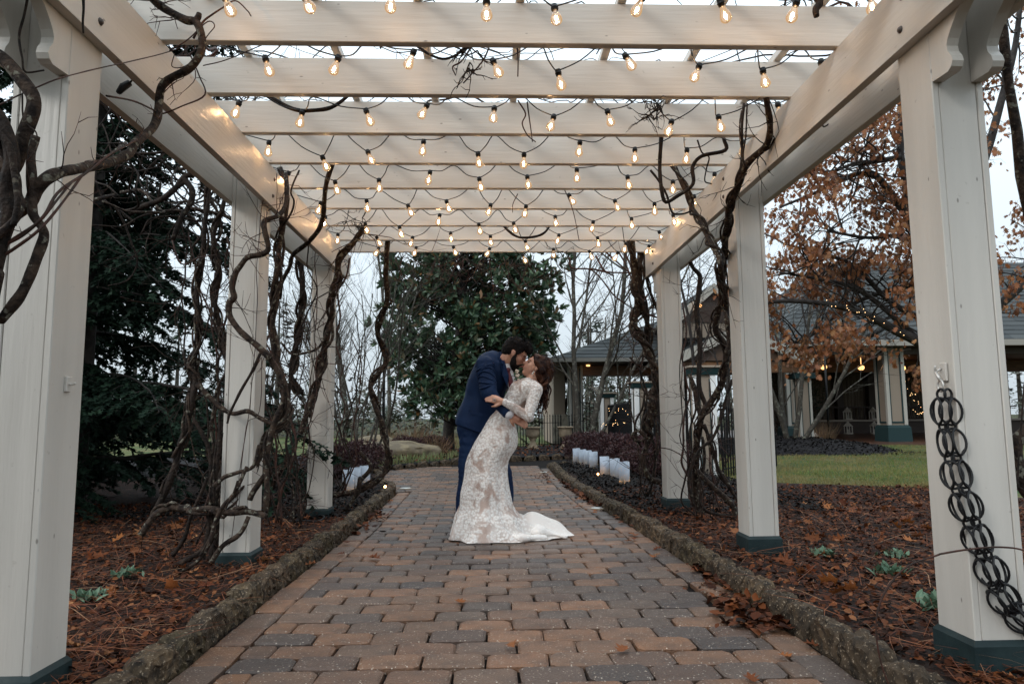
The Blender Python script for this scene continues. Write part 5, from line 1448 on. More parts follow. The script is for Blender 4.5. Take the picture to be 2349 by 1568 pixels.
# --- pavilion on the right, with the open hall
B = tag(empty('pavilion', (15, 25, 0.1)), 'open-sided pavilion with slate roof and green-based columns beyond the lawn', 'building')
ez = 3.18; ex0, ex1, ey0, ey1 = 8.7, 25.0, 20.2, 33.0
rz = 7.0; rx0, rx1, ry = 13.6, 22, 26.6
roof_face(B, [(ex0, ey0, ez), (ex1, ey0, ez), (rx1, ry, rz), (rx0, ry, rz)], 0.34, 0.9)
roof_face(B, [(ex0, ey1, ez), (ex0, ey0, ez), (rx0, ry, rz), (rx0 - .001, ry + .01, rz)], 0.34, 0.9)
roof_face(B, [(ex1, ey0, ez), (ex1, ey1, ez), (rx1 + .001, ry + .01, rz), (rx1, ry, rz)], 0.34, 0.9)
roof_face(B, [(ex1, ey1, ez), (ex0, ey1, ez), (rx0, ry, rz), (rx1, ry, rz)], 0.34, 0.9)
bx('gutter', M_gut, B, ex0 - .1, ex1, ey0 - .12, ey0 + .01, ez - .20, ez - .015)
bx('gutter', M_gut, B, ex0 - .12, ex0 - .002, ey0 + .02, ey1, ez - .20, ez - .015)
bx('soffit', M_dwood, B, ex0 + .02, ex1, ey0 + .03, ey0 + 1.0, ez - .19, ez - .13)
bx('ceiling', M_wood, B, ex0 + .6, ex1, ey0 + 1.1, ey1, ez - .16, ez - .10)
bx('beam', M_dwood, B, ex0 + .5, ex1, 20.75, 21.05, ez - .40, ez - .2)
bx('beam', M_wood, B, ex0 + .5, ex1, 26.4, 26.7, ez - .6, ez - .165)
for cx_, cy_ in ((9.35, 20.95), (12.45, 20.95), (18.3, 20.95), (9.35, 29.5)):
    panel_column(B, cx_, cy_, 0.62, 0.1, ez - .19, base=0.5)
for k, x in enumerate((10.4, 12.1, 13.7, 15.5)):
    m_ = MB(); m_.lathe([(0.06, ez - .62), (0.11, ez - .56), (0.10, ez - .48), (0.012, ez - .44), (0.012, ez - .17)], (x, 24.0 + .4 * k, 0), 12); adopt(link('ceiling_lamp', m_.mesh('ceiling_lamp'), None, M_glow), B)
# back of the hall: wall with drapes, dark posts, low serving ledge, railing
bx('wall', mat('brown_back_wall', (0.16, 0.12, 0.09), rough=.8), B, 13.2, 24.5, 31.6, 31.8, 0.1, ez - .2)  # one even brown over the whole wall
M_drape = mat('tan_drape', (0.26, 0.215, 0.165), rough=.9, c2=(0.18,0.145,0.11), nscale=7, stretch=(3,1,.1))
for k in range(7):
    x0_ = 13.35 + k * 1.5
    V, F = [], []
    for j in range(2):
        for i in range(25):
            x = x0_ + 1.0 * i / 24; V.append((x, 31.35 + 0.05 * math.sin(i * 1.6), 0.75 if j == 0 else ez - .25))
    F = [(i, i+1, i+26, i+25) for i in range(24)]
    adopt(link('drape', np_mesh('drape', V, F, True), None, M_drape), B)
    bx('dark_post', M_dwood, B, x0_ + 1.06, x0_ + 1.36, 31.0, 31.3, 0.1, ez - .2)
bx('ledge', mat('pale_ledge', (0.32,0.27,0.22), rough=.5), B, 13.2, 24.5, 29.3, 30.0, 0.62, 0.70)
bx('ledge_front', M_dwood, B, 13.3, 24.5, 29.45, 29.9, 0.1, 0.615)
RGs = empty('railing', (15, 30.6, .1)); adopt(RGs, B)
def put_r(nm, m_, mt):
    o = link(nm, m_.mesh(nm), None, mt); o.parent = RGs; o.matrix_parent_inverse = (B.matrix_basis @ RGs.matrix_parent_inverse @ RGs.matrix_basis).inverted()
m_ = MB(); m_.box(13.2, 24, 30.58, 30.64, 1.22, 1.28); put_r('rail', m_, M_dwood)
for k in range(44):
    m_ = MB(); m_.box(13.3 + k * .24, 13.34 + k * .24, 30.59, 30.63, 0.72, 1.21); put_r('baluster', m_, M_dwood)

# white metal lanterns set about the terrace
M_lant = mat('white_lantern_metal', (0.55, 0.50, 0.43), rough=.5)
def lantern(loc, s, label):
    root = tag(empty('lantern', loc), label, 'lantern', 'white lanterns about the open pavilion')
    x, y, z = loc
    m_ = MB(); m_.bbox(x-.14*s, x+.14*s, y-.14*s, y+.14*s, z, z+.05*s, .004); link('base', m_.mesh('base'), root, M_lant)
    for sx in (-1, 1):
        for sy in (-1, 1):
            m_ = MB(); m_.box(x+sx*.11*s-.016*s, x+sx*.11*s+.016*s, y+sy*.11*s-.016*s, y+sy*.11*s+.016*s, z+.05*s, z+.33*s); link('post', m_.mesh('post'), root, M_lant)
    m_ = MB(); m_.lathe([(.20*s, z+.33*s), (.17*s, z+.36*s), (.10*s, z+.44*s), (.05*s, z+.47*s), (.05*s, z+.51*s), (.01*s, z+.55*s)], (x, y, 0), 8, False); link('cap', m_.mesh('cap'), root, M_lant)
    m_ = MB(); m_.lathe([(.05*s, z+.05*s), (.05*s, z+.19*s), (.01*s, z+.20*s)], (x, y, 0), 10); link('candle', m_.mesh('candle'), root, M_trim)
for (px, py, Y, z, s, lab) in ((1945, 968, 28.8, .1, 1.0, 'lower white lantern of the pair furthest from the green-based column'), (1944, 950, 29.6, .70, 1.0, 'upper white lantern on the ledge above the lower one'), (2005, 968, 28.8, .1, 1.0, 'lower white lantern in the trio near the green-based column'), (2003, 950, 29.6, .70, 1.0, 'upper white lantern on the ledge in the trio near the column'), (2022, 955, 29.6, .70, .85, 'small lantern on the ledge close to the green-based column'),
    (1871, 1015, 20.6, .1, .55, 'little lantern on the terrace floor beside the mulch mound'), (1855, 1003, 23.0, .1, .5, 'little lantern farther back on the terrace floor'), (2030, 1003, 23.5, .1, .5, 'little lantern on the floor behind the green-based column')):
    p = P(px, py, Y); lantern((p.x, Y, z), s, lab)

# --- fence piers and iron fence
PG = 'panelled fence piers with teal caps'
def pier(x, y, h, w, lab):
    root = tag(empty('fence_pier', (x, y, 0.05)), lab, 'pier', PG)
    m_ = MB(); m_.box(x-w*.43, x+w*.43, y-w*.43, y+w*.43, 0.02, h); link('core', m_.mesh('core'), root, M_tan)
    for sx in (-1, 1):
        for sy in (-1, 1):
            m_ = MB(); m_.bbox(min(x+sx*w/2, x+sx*w*.25), max(x+sx*w/2, x+sx*w*.25), min(y+sy*w/2, y+sy*w*.25), max(y+sy*w/2, y+sy*w*.25), 0.0, h, .005); link('corner_trim', m_.mesh('corner_trim'), root, M_white)
    for s in (-1, 1):
        m_ = MB(); m_.box(x+s*w*.24-.012, x+s*w*.24+.012, y-w*.47, y-w*.42, .1, h-.06); link('panel_line', m_.mesh('panel_line'), root, M_bteal)
        m_ = MB(); m_.box(x-w*.47, x-w*.42, y+s*w*.24-.012, y+s*w*.24+.012, .1, h-.06); link('panel_line', m_.mesh('panel_line'), root, M_bteal)
    m_ = MB(); q = []
    for k, z in ((.56, h+.001), (.62, h + .06), (.66, h + .10)): q += [(x-w*k, y-w*k, z), (x+w*k, y-w*k, z), (x+w*k, y+w*k, z), (x-w*k, y+w*k, z)]
    m_.add(q, [(3,2,1,0),(8,9,10,11)] + [(r*4+i, r*4+(i+1)%4, r*4+4+(i+1)%4, r*4+4+i) for r in range(2) for i in range(4)]); link('cap', m_.mesh('cap'), root, M_bteal)
    m_ = MB(); m_.bbox(x-w*.72, x+w*.72, y-w*.72, y+w*.72, h+.102, h+.135, .006); link('coping', m_.mesh('coping'), root, M_tan)
pier(3.20, 10.3, 1.55, .34, 'nearest fence pier, half hidden behind the vine and posts')
pier(3.17, 14.3, 1.52, .36, 'taller-looking teal-capped pier right of the hedge')
pier(3.14, 18.6, 1.44, .36, 'smaller-looking teal-capped pier farther along the fence')

FG = 'black iron fence panels'
def fence(a, b, h0, h1, lab, gap=0.11, z=0.05, spear=True, curve=0.0):
    a, b = Vector((a[0], a[1], z)), Vector((b[0], b[1], z))
    root = tag(empty('iron_fence', a), lab, 'fence', FG)
    L_ = (b - a).length; n = max(3, int(L_ / gap))
    hh = lambda t: h0 + (h1 - h0) * t + curve * math.sin(math.pi * t)
    for zz in (0.10, -0.14):
        m_ = MB(); m_.tube([a.lerp(b, k / 8) + Vector((0, 0, 0.12 if zz > 0 else hh(k / 8) + zz)) for k in range(9)], .011, 4, smooth=False); link('rail', m_.mesh('rail'), root, M_iron)
    for i in range(n + 1):
        p = a.lerp(b, i / n); t = i / n; m_ = MB()
        r = .02 if i in (0, n) else .0115
        m_.tube([p, p + Vector((0, 0, hh(t)))], r, 5, smooth=False)
        if spear: m_.tube([p + Vector((0, 0, hh(t))), p + Vector((0, 0, hh(t) + .05)), p + Vector((0, 0, hh(t) + .11))], [.010, .018, .001], 4, smooth=False)
        if i in (0, n): m_.ball(p + Vector((0, 0, hh(t) + .03)), .03, 1)
        link('bar', m_.mesh('bar'), root, M_iron)
fence((3.18, 10.55), (3.18, 14.05), 1.12, 1.12, 'iron fence run nearest, between the farthest post and first pier')
fence((3.16, 14.55), (3.15, 18.35), 1.12, 1.10, 'iron fence run between the two teal-capped piers')
fence((2.45, 19.0), (3.0, 18.7), 1.5, 1.15, 'iron gate leaf with a sloping top left of the smaller pier', .10, curve=-.12)
q0, q1 = P(1237, 1000, 19.4), P(1287, 1000, 19.4)
fence((q0.x, 19.4), (q1.x, 19.4), .86, .86, 'low iron fence panel between the two stone urns', .075)
q0, q1 = P(1140, 1000, 19.4), P(1207, 1000, 19.4)
fence((q0.x, 19.4), (q1.x, 19.4), .86, .86, 'low iron fence panel right behind the couple', .075)
q0, q1 = P(1306, 1000, 19.4), P(1338, 1000, 19.2)
fence((q0.x, 19.4), (q1.x, 19.2), .86, .9, 'low iron fence panel right of the second urn', .075)
fence((3.35, 9.9), (5.0, 12.0), 1.0, .55, 'iron fence end sloping down behind the second right-hand vine', .11)
def fairy(name, label, pts, n, r=0.008, wob=.03):
    root = tag(empty(name, pts[0]), label, 'fairy lights', 'fairy lights about the garden')
    c = spline(pts, 8)
    c = [p + noise.noise_vector(p * 6) * wob for p in c]
    m_ = MB(); m_.tube(c, .003, 3); link('wire', m_.mesh('wire'), root, M_bteal)
    m_ = MB()
    for i in range(n):
        p = rng.choice(c) + Vector((rng.gauss(0, .03), rng.gauss(0, .03), rng.gauss(0, .03))); m_.ball(p, r, 1)
    o = link('bulbs', m_.mesh('bulbs'), root, M_fairy); o['kind'] = 'stuff'
fairy('fairy_light_string', 'fairy lights wound along the fence top between the piers', [(3.16, 14.5, 1.15), (3.12, 15.4, 1.02), (3.14, 16.4, 1.12), (3.1, 17.4, 1.0), (3.12, 18.3, 1.1)], 20, .007)
fairy('fairy_light_string', 'fairy lights along the fence seen between the two farther posts', [(3.16, 10.6, 1.15), (3.1, 11.4, 0.9), (3.14, 12.2, .7), (3.1, 13, .9), (3.12, 14, 1.05)], 24, .005)
fairy('fairy_light_string', 'fairy lights lying on the hedge top', [(2.9, 13.2, .80), (2.7, 14.2, .78), (2.6, 15.2, .78), (2.5, 16, .74)], 14, .006)
fairy('fairy_light_string', 'fairy lights wrapped round the oak\'s lowest limb', [P(2140, 805, 11.45), P(2080, 770, 11.4), P(2020, 735, 11.4), P(1960, 710, 11.4), P(1880, 695, 11.4)], 22, .006, .10)
fairy('fairy_light_string', 'fairy lights hanging as a curtain beside the green-based column', [P(2085, 870, 23), P(2100, 920, 23), P(2110, 960, 23), P(2095, 900, 23.3)], 34, .009, .5)

# --- stone urns on the far bed
M_stone = mat('cast_stone', (0.36, 0.28, 0.19), rough=.85, c2=(0.25,0.19,0.13), nscale=6, bump=.5, bscale=25)
for px, lab in ((1222, 'stone pedestal urn beside the bride'), (1297, 'stone pedestal urn half hidden by the hedge')):
    p = P(px, 1000, 18.2); x = p.x
    root = tag(empty('stone_urn', (x, 18.2, .08)), lab, 'urn', 'stone urns by the low iron fence')
    m_ = MB(); m_.bbox(x-.16, x+.16, 18.04, 18.36, .05, .12, .01); link('plinth', m_.mesh('plinth'), root, M_stone)
    m_ = MB(); m_.lathe([(.15,.12),(.14,.16),(.085,.22),(.07,.30),(.10,.36),(.11,.375)], (x, 18.2, 0), 18); link('foot', m_.mesh('foot'), root, M_stone)
    m_ = MB(); m_.lathe([(.10,.376),(.165,.43),(.18,.50),(.175,.62),(.18,.63)], (x, 18.2, 0), 18); link('bowl', m_.mesh('bowl'), root, M_stone)
    m_ = MB(); m_.lathe([(.18,.631),(.215,.64),(.22,.665),(.20,.68),(.17,.68),(.16,.65)], (x, 18.2, 0), 18); link('rim', m_.mesh('rim'), root, M_stone)
# --- lamp post left of the magnolia
p = P(879, 1000, 21); x, y = p.x, 21
root = tag(empty('lamp_post', (x, y, 0)), 'dark lamp post with glass lantern left of the magnolia', 'lamp post')
m_ = MB(); m_.lathe([(.11,0),(.11,.10),(.06,.18),(.045,.35),(.042,2.85),(.06,2.88),(.03,2.95)], (x, y, 0), 10); link('pole', m_.mesh('pole'), root, M_iron)
m_ = MB()
for k in range(4):
    a = math.pi / 4 + k * math.pi / 2; b = a + math.pi / 2
    m_.tube([(x + .09*math.cos(a), y + .09*math.sin(a), 2.95), (x + .15*math.cos(a), y + .15*math.sin(a), 3.4)], .012, 4)
    m_.tube([(x + .15*math.cos(a), y + .15*math.sin(a), 3.4), (x + .15*math.cos(b), y + .15*math.sin(b), 3.4)], .012, 4)
link('frame', m_.mesh('frame'), root, M_iron)
m_ = MB(); m_.lathe([(.08,2.96),(.14,3.39)], (x, y, 0), 4, False, Matrix.Rotation(math.pi/4, 4, 'Z')); link('pane', m_.mesh('pane'), root, mat('frosted_lantern_glass', (.4,.38,.33), rough=.3))
m_ = MB(); m_.lathe([(.19,3.41),(.06,3.56),(.05,3.60),(.02,3.68)], (x, y, 0), 8, False); link('cap', m_.mesh('cap'), root, M_iron)
# black floodlight and pole lights standing in front of the right pavilion
root = tag(empty('floodlight', P(1890, 880, 18.5)), 'black floodlight box hanging in the bare tree before the right pavilion', 'floodlight')
p = P(1890, 760, 18.5); m_ = MB(); m_.bbox(p.x-.18, p.x+.18, 18.4, 18.7, p.z-.25, p.z+.2, .02); link('housing', m_.mesh('housing'), root, M_dark)
m_ = MB(); m_.tube([(p.x, 18.55, 0.1), (p.x, 18.55, p.z - .2)], .03, 6); link('pole', m_.mesh('pole'), root, M_dark)
for (a, b, lab) in (((1900, 795), (1962, 762), 'longer black tube speaker bar against the right-hand roof'), ((1960, 790), (2025, 752), 'black tube bar nearer the oak against the right-hand roof')):
    A0, B0 = P(a[0], a[1], 19.4), P(b[0], b[1], 19.2); A1 = A0.lerp(B0, .45)
    root = tag(empty('tube_bar', A0), lab, 'speaker', 'black tubes on the pavilion eave')
    m_ = MB(); m_.tube([A1, B0], .085, 10); link('tube', m_.mesh('tube'), root, M_dark)
    m_ = MB(); m_.tube([A0 + Vector((0, .7, -.25)), A0, A1], .02, 6); link('bracket', m_.mesh('bracket'), root, M_dark)
# ------------------------------------------------------------------ luminaries, chain, hooks, plates
M_paper = mat('white_paper_tube', (0.62, 0.68, 0.76), rough=.8, trans=.4, bump=.5, bscale=18, c2=(.52,.57,.64), nscale=9)
LG = 'white perforated paper luminaries'
def luminary(x, y, z, lab, w=.068, h=.285, lit=True, flat=False, rot=0):
    root = tag(empty('luminary', (x, y, z)), lab, 'luminary', LG)
    m_ = MB(); n = 28; V, F = [], []
    for j in range(2):
        for i in range(n):
            a = 2 * math.pi * i / n
            c, s = math.cos(a), math.sin(a); e = .45 if flat else 1.0
            u = w * math.copysign(abs(c) ** e, c); v = w * math.copysign(abs(s) ** e, s) * (.75 if flat else 1)
            V.append((x + u * math.cos(rot) - v * math.sin(rot), y + u * math.sin(rot) + v * math.cos(rot), z + (h + (.006 * math.sin(2*a)) if j else 0)))
    for i in range(n): F.append((i, (i+1) % n, n + (i+1) % n, n + i))
    m_.add(V, F, True)
    sh = m_.mesh('paper_tube'); o = link('paper_tube', sh, root, M_paper)
    md = o.modifiers.new('thickness', 'SOLIDIFY'); md.thickness = .002; md.offset = -1
    m_ = MB(); R = random.Random(int(x * 1000))
    for k in range(26):
        a = math.radians(R.uniform(180, 360)); zz = z + (R.uniform(.02, .06) if k < 16 else R.uniform(.06, h * .8))
        c, s = math.cos(a), math.sin(a); e = .45 if flat else 1
        u = (w + .0015) * math.copysign(abs(c) ** e, c); v = (w + .0015) * math.copysign(abs(s) ** e, s) * (.75 if flat else 1)
        m_.ball((x + u * math.cos(rot) - v * math.sin(rot), y + u * math.sin(rot) + v * math.cos(rot), zz), .0042 if k < 16 else .0028, 1)
    o = link('perforations', m_.mesh('perforations'), root, M_hole if rng.random() < .5 else M_hole2); o['kind'] = 'stuff'
    if lit:
        m_ = MB(); m_.ball((x, y, z + .05), .012, 1, (1, 1, 1.6)); link('flame', m_.mesh('flame'), root, M_flame)
M_hole = emit_mat('perforation_glow', (1.0, .52, .2), 1.6)  # glowing beads on the paper stand in for candlelight through holes
M_hole2 = mat('dark_perforation', (.10, .08, .07), .7)
M_flame = emit_mat('candle_flame', (1.0, .5, .18), 40.0)
for (px, py, Y, lab, fl) in ((1421, 1119, 8.75, 'nearest white luminary of the right-hand row', False), (1399, 1106, 9.45, 'second nearest white luminary of the right-hand row', False), (1375.5, 1098, 10.0, 'third white luminary, leftmost of the front three', False),
      (1362, 1080, 11.3, 'white luminary hidden partly by the hedge twigs', False), (1349, 1079, 11.7, 'white luminary third from the far end of the right-hand row', False), (1337, 1071, 12.2, 'white luminary second from the far end of the right-hand row', False), (1323, 1069, 12.5, 'farthest white luminary of the right-hand row', False)):
    p = P(px + 12 if Y < 10.5 else px, py, Y); luminary(p.x, Y, bedz(p.x, Y), lab, flat=fl)
for (px, Y, lab) in ((799, 8.2, 'nearest white luminary of the three beside the left post'), (814.5, 8.65, 'middle white luminary of the three beside the left post'), (837, 8.95, 'farthest white luminary of the three beside the left post')):
    p = P(px, 1100, Y); luminary(p.x, Y, bedz(p.x, Y), lab, w=.066)
# little garden spot lamps glowing in the beds
M_spot = emit_mat('amber_spot', (1.0, .42, .14), 30.0)
for (px, py, Y, lab) in ((884, 1098, 8.75, 'tiny glowing amber lamp at the end of the left bed'), (1372, 1100, 9.9, 'tiny glowing amber lamp between the luminaries')):
    p = P(px, py, Y); z = bedz(p.x, Y); root = tag(empty('bed_lamp', (p.x, Y, z)), lab, 'lamp', 'amber lamps in the beds')
    m_ = MB(); m_.tube([(p.x, Y, z), (p.x, Y, z + .035)], .010, 6); link('stake', m_.mesh('stake'), root, M_dark)
    m_ = MB(); m_.ball((p.x, Y - .01, z + .045), .017, 1); link('lens', m_.mesh('lens'), root, M_spot)
# flat recessed light plates let into the border course
M_plate = mat('pale_lens_plate', (.55, .57, .55), rough=.3)
for (px, py, lab) in ((1248, 1083, 'pale flat light plate set in the path near the far kerb end'), (1372, 1166, 'pale flat light plate set in the path beside the fallen leaves'), (930, 1120, 'pale flat light plate set in the path at the left kerb end')):
    p = G(px, py); root = tag(empty('path_light', (p.x, p.y, 0)), lab, 'path light', 'flat path lights')
    m_ = MB(); m_.lathe([(.085, -.004), (.085, .006), (.078, .009)], (p.x, p.y, 0), 20); link('rim', m_.mesh('rim'), root, M_stone)
    m_ = MB(); m_.lathe([(.072, .006), (.072, .010), (.01, .011)], (p.x, p.y, 0), 20); link('lens', m_.mesh('lens'), root, M_plate)

# chain of big plastic rings on the near right post
CH = tag(empty('ring_chain', P(2165, 880, 2.4)), 'doubled black ring chain hanging from the near right post', 'chain')
zc_ = zoom(2200, 880, 2.3067)
def on_post(px, py, off=.022):
    """a point just in front of the post's inner face, or of its front face past the corner"""
    d = ray(px, py); t = (XR0 - off - EYE.x) / d.x; q = EYE + d * t
    if q.y < POST_Y[0] - off: q = EYE + d * ((POST_Y[0] - off) / d.y)
    return q
m_ = MB()
def torus(mb, c, ax1, ax2, R1, R2, r, n=22, k=7):
    c, ax1, ax2 = Vector(c), Vector(ax1).normalized(), Vector(ax2); ax2 = (ax2 - ax1 * ax2.dot(ax1)).normalized()
    nz = ax1.cross(ax2); V, F = [], []
    for i in range(n):
        a = 2 * math.pi * i / n; rad = ax1 * math.cos(a) * R1 + ax2 * math.sin(a) * R2; rd = (ax1 * math.cos(a) * R2 + ax2 * math.sin(a) * R1).normalized()
        for j in range(k):
            b = 2 * math.pi * j / k; V.append(c + rad + (rd * math.cos(b) + nz * math.sin(b)) * r)
    for i in range(n):
        for j in range(k): F.append((i*k+j, ((i+1)%n)*k+j, ((i+1)%n)*k+(j+1)%k, i*k+(j+1)%k))
    mb.add(V, F, True)
cl = [(245,190),(252,285),(258,370),(275,460),(292,550),(312,640),(335,725),(365,820),(400,910),(435,1005),(468,1090),(508,1185),(540,1270),(585,1345),(630,1400),(680,1450),(740,1500),(800,1560)]
W = [on_post(*zc_(x, y)) for x, y in cl]
for i, p in enumerate(W):
    d = (W[min(i+1, len(W)-1)] - W[max(i-1, 0)]).normalized()
    view = (p - EYE).normalized(); side = d.cross(view).normalized()
    big = i % 2 == 1
    for s in (-1, 1):
        mb = MB()
        tw = rng.uniform(-.5, .5) + s * .35
        ax = (side * math.cos(tw) + view * math.sin(tw)).normalized()
        o_ = side * s * (.014 if big else .010) - view * rng.uniform(.006, .02)
        R1 = .047 if big else .019
        torus(mb, p + o_, d, ax, R1, R1 * (.72 if big else .8), .0043)
        link('link', mb.mesh('link'), CH, M_dark)
    if big:
        for s in (-1, 1):
            mb = MB(); torus(mb, p - view * .014 + side * s * .024, d, side * .45 * s + view, .046, .032, .0042); link('link', mb.mesh('link'), CH, M_dark)
M_zinc = mat('white_zinc', (.5, .48, .45), rough=.35, metal=.4)
hk = on_post(*zc_(240, 60), .004)
mb = MB(); mb.bbox(hk.x - .008, hk.x + .001, hk.y - .022, hk.y + .012, hk.z - .035, hk.z + .03, .002); link('hook_plate', mb.mesh('hook_plate'), CH, M_pz)
mb = MB(); mb.tube(spline([hk + Vector((-.008, 0, .01)), hk + Vector((-.03, 0, .0)), hk + Vector((-.032, -.004, .02))], 4), .004, 6); link('hook', mb.mesh('hook'), CH, M_zinc)
mb = MB(); c0 = W[0] + Vector((-.012, 0, .03)); torus(mb, c0, (0, 0, 1), (0, 1, 0), .020, .015, .0035); mb.tube([c0 + Vector((0, 0, .02)), hk + Vector((-.03, 0, -.002))], .006, 8); link('clasp', mb.mesh('clasp'), CH, M_zinc)
# empty hook on the near left post
q = P(178, 880, 2.43); hk = tag(empty('wall_hook', (XL0, q.y, q.z)), 'small painted hook on the near left post', 'hook')
mb = MB(); mb.bbox(XL0 - .001, XL0 + .010, q.y - .014, q.y + .014, q.z - .028, q.z + .026, .002); link('plate', mb.mesh('plate'), hk, M_pz)
mb = MB(); mb.tube(spline([(XL0 + .008, q.y, q.z), (XL0 + .02, q.y, q.z - .002), (XL0 + .032, q.y, q.z + .002)], 4), .0042, 7); link('peg', mb.mesh('peg'), hk, M_pz)
# plug hanging between the beams on the left; cord loop on the right
p = P(282, 203, 2.75); root = tag(empty('cord_plug', p), 'black extension plug hanging between the left beams', 'plug')
mb = MB(); mb.tube([P(272, 212, 2.72), P(283, 199, 2.74), P(298, 190, 2.75)], [.011, .016, .013], 8); link('plug', mb.mesh('plug'), root, M_dark)
mb = MB(); mb.tube(spline([P(298, 190, 2.75), P(308, 178, 2.76), P(325, 160, 2.8)], 4), .004, 5); link('cord', mb.mesh('cord'), root, M_dark)
root = tag(empty('cord_loop', P(1895, 290, 3.2)), 'small loop of black cord under the right-hand beam', 'cord')
mb = MB(); mb.tube(spline([P(1905, 270, 3.45), P(1900, 285, 3.45), P(1888, 290, 3.45), P(1893, 272, 3.45), P(1910, 262, 3.45)], 5), .004, 5); link('cord', mb.mesh('cord'), root, M_dark)
root = tag(empty('garden_hose', P(700, 1165, 6.0)), 'dark coil of hose lying in the leaves by the third post', 'hose')
mb = MB(); c0 = G(697, 1197, .05); mb.tube([c0 + Vector((.17 * math.cos(a), .17 * math.sin(a), .03 + .01 * math.sin(3 * a))) for a in [k * .3 for k in range(22)]], .009, 6); link('coil', mb.mesh('coil'), root, M_dark)
# ------------------------------------------------------------------ the couple
M_skin = mat('skin', (0.56, 0.30, 0.20), rough=.5, c2=(0.43,0.21,0.145), nscale=12)
M_skin_b = mat('skin_tone', (0.62, 0.34, 0.235), rough=.48, c2=(0.46,0.235,0.165), nscale=12)
M_suit = mat('navy_wool', (0.006, 0.020, 0.062), rough=.7, spec=.16, c2=(0.004,0.015,0.050), nscale=10, bump=.35, bscale=14)
M_shirt = mat('white_shirt', (.68, .68, .72), rough=.7)
M_tie = mat('burgundy_tie', (.10, .008, .016), rough=.5)
M_hairb = mat('black_hair', (.005, .004, .004), rough=.6, spec=.10, c2=(.011,.008,.008), nscale=60, stretch=(1,1,1), bump=1.0, bscale=130)
M_haird = mat('dark_brown_hair', (.016, .0055, .005), rough=.5, spec=.18, c2=(.075,.028,.014), nscale=16, bump=.8, bscale=90)
M_shoe = mat('black_shoe', (.01,.01,.011), rough=.25)
M_lip = mat('lip', (.36,.09,.08), rough=.4)
def lace_mat():
    m = mat('lace_over_blush', (.52,.39,.335), rough=.7, spec=.3, c2=(.36,.26,.22), nscale=5)
    N, K = m.node_tree.nodes, m.node_tree.links.new; b = N['Principled BSDF']
    tc = N.new('ShaderNodeTexCoord')
    def noi(s, d, lo, hi):
        n = N.new('ShaderNodeTexNoise'); n.inputs['Scale'].default_value = s; n.inputs['Detail'].default_value = d; n.inputs['Distortion'].default_value = .6
        K(tc.outputs['Object'], n.inputs['Vector']); r = N.new('ShaderNodeMapRange'); r.inputs['From Min'].default_value = lo; r.inputs['From Max'].default_value = hi; K(n.outputs['Fac'], r.inputs['Value']); return r.outputs[0]
    def mth(op, a, c):
        x = N.new('ShaderNodeMath'); x.operation = op
        for i, v in enumerate((a, c)):
            if hasattr(v, 'node'): K(v, x.inputs[i])
            else: x.inputs[i].default_value = v
        x.use_clamp = True; return x.outputs[0]
    big = noi(7.5, 3, .37, .47)
    vo = N.new('ShaderNodeTexVoronoi'); vo.inputs['Scale'].default_value = 55; K(tc.outputs['Object'], vo.inputs['Vector'])
    pet = N.new('ShaderNodeMapRange'); pet.inputs['From Min'].default_value = .35; pet.inputs['From Max'].default_value = .75; pet.inputs['To Min'].default_value = 1; pet.inputs['To Max'].default_value = .42; K(vo.outputs['Distance'], pet.inputs['Value'])
    flow = mth('MULTIPLY', big, pet.outputs[0])
    net = noi(75, 3, .52, .66)
    # plain tulle at the hem and train: object z is height above the paving
    sp = N.new('ShaderNodeSeparateXYZ'); K(tc.outputs['Object'], sp.inputs[0])
    hz = N.new('ShaderNodeMapRange'); hz.inputs['From Min'].default_value = .02; hz.inputs['From Max'].default_value = .30; hz.inputs['To Min'].default_value = .85; hz.inputs['To Max'].default_value = 0; K(sp.outputs['Z'], hz.inputs['Value'])
    hx = N.new('ShaderNodeMapRange'); hx.inputs['From Min'].default_value = .16; hx.inputs['From Max'].default_value = .32; hx.inputs['To Max'].default_value = .9; K(sp.outputs['X'], hx.inputs['Value'])
    hz2 = N.new('ShaderNodeMapRange'); hz2.inputs['From Min'].default_value = .22; hz2.inputs['From Max'].default_value = .36; hz2.inputs['To Min'].default_value = 1; hz2.inputs['To Max'].default_value = 0; K(sp.outputs['Z'], hz2.inputs['Value'])
    tul = mth('MAXIMUM', mth('MULTIPLY', hz.outputs[0], noi(6, 3, .35, .6)), mth('MULTIPLY', hx.outputs[0], hz2.outputs[0]))
    f = mth('MAXIMUM', mth('MAXIMUM', flow, mth('MULTIPLY', net, .22)), tul)
    old = b.inputs['Base Color'].links[0].from_socket
    x = N.new('ShaderNodeMix'); x.data_type = 'RGBA'; K(f, x.inputs['Factor']); K(old, x.inputs['A']); x.inputs['B'].default_value = (.86,.83,.80,1); K(x.outputs['Result'], b.inputs['Base Color'])
    bp = N.new('ShaderNodeBump'); bp.inputs['Strength'].default_value = .7; bp.inputs['Distance'].default_value = .006; K(f, bp.inputs['Height']); K(bp.outputs[0], b.inputs['Normal'])
    return m
M_lace = lace_mat()

YG, YB = 5.74, 5.56
def Q(px, py, Y): return P(px, py, Y)

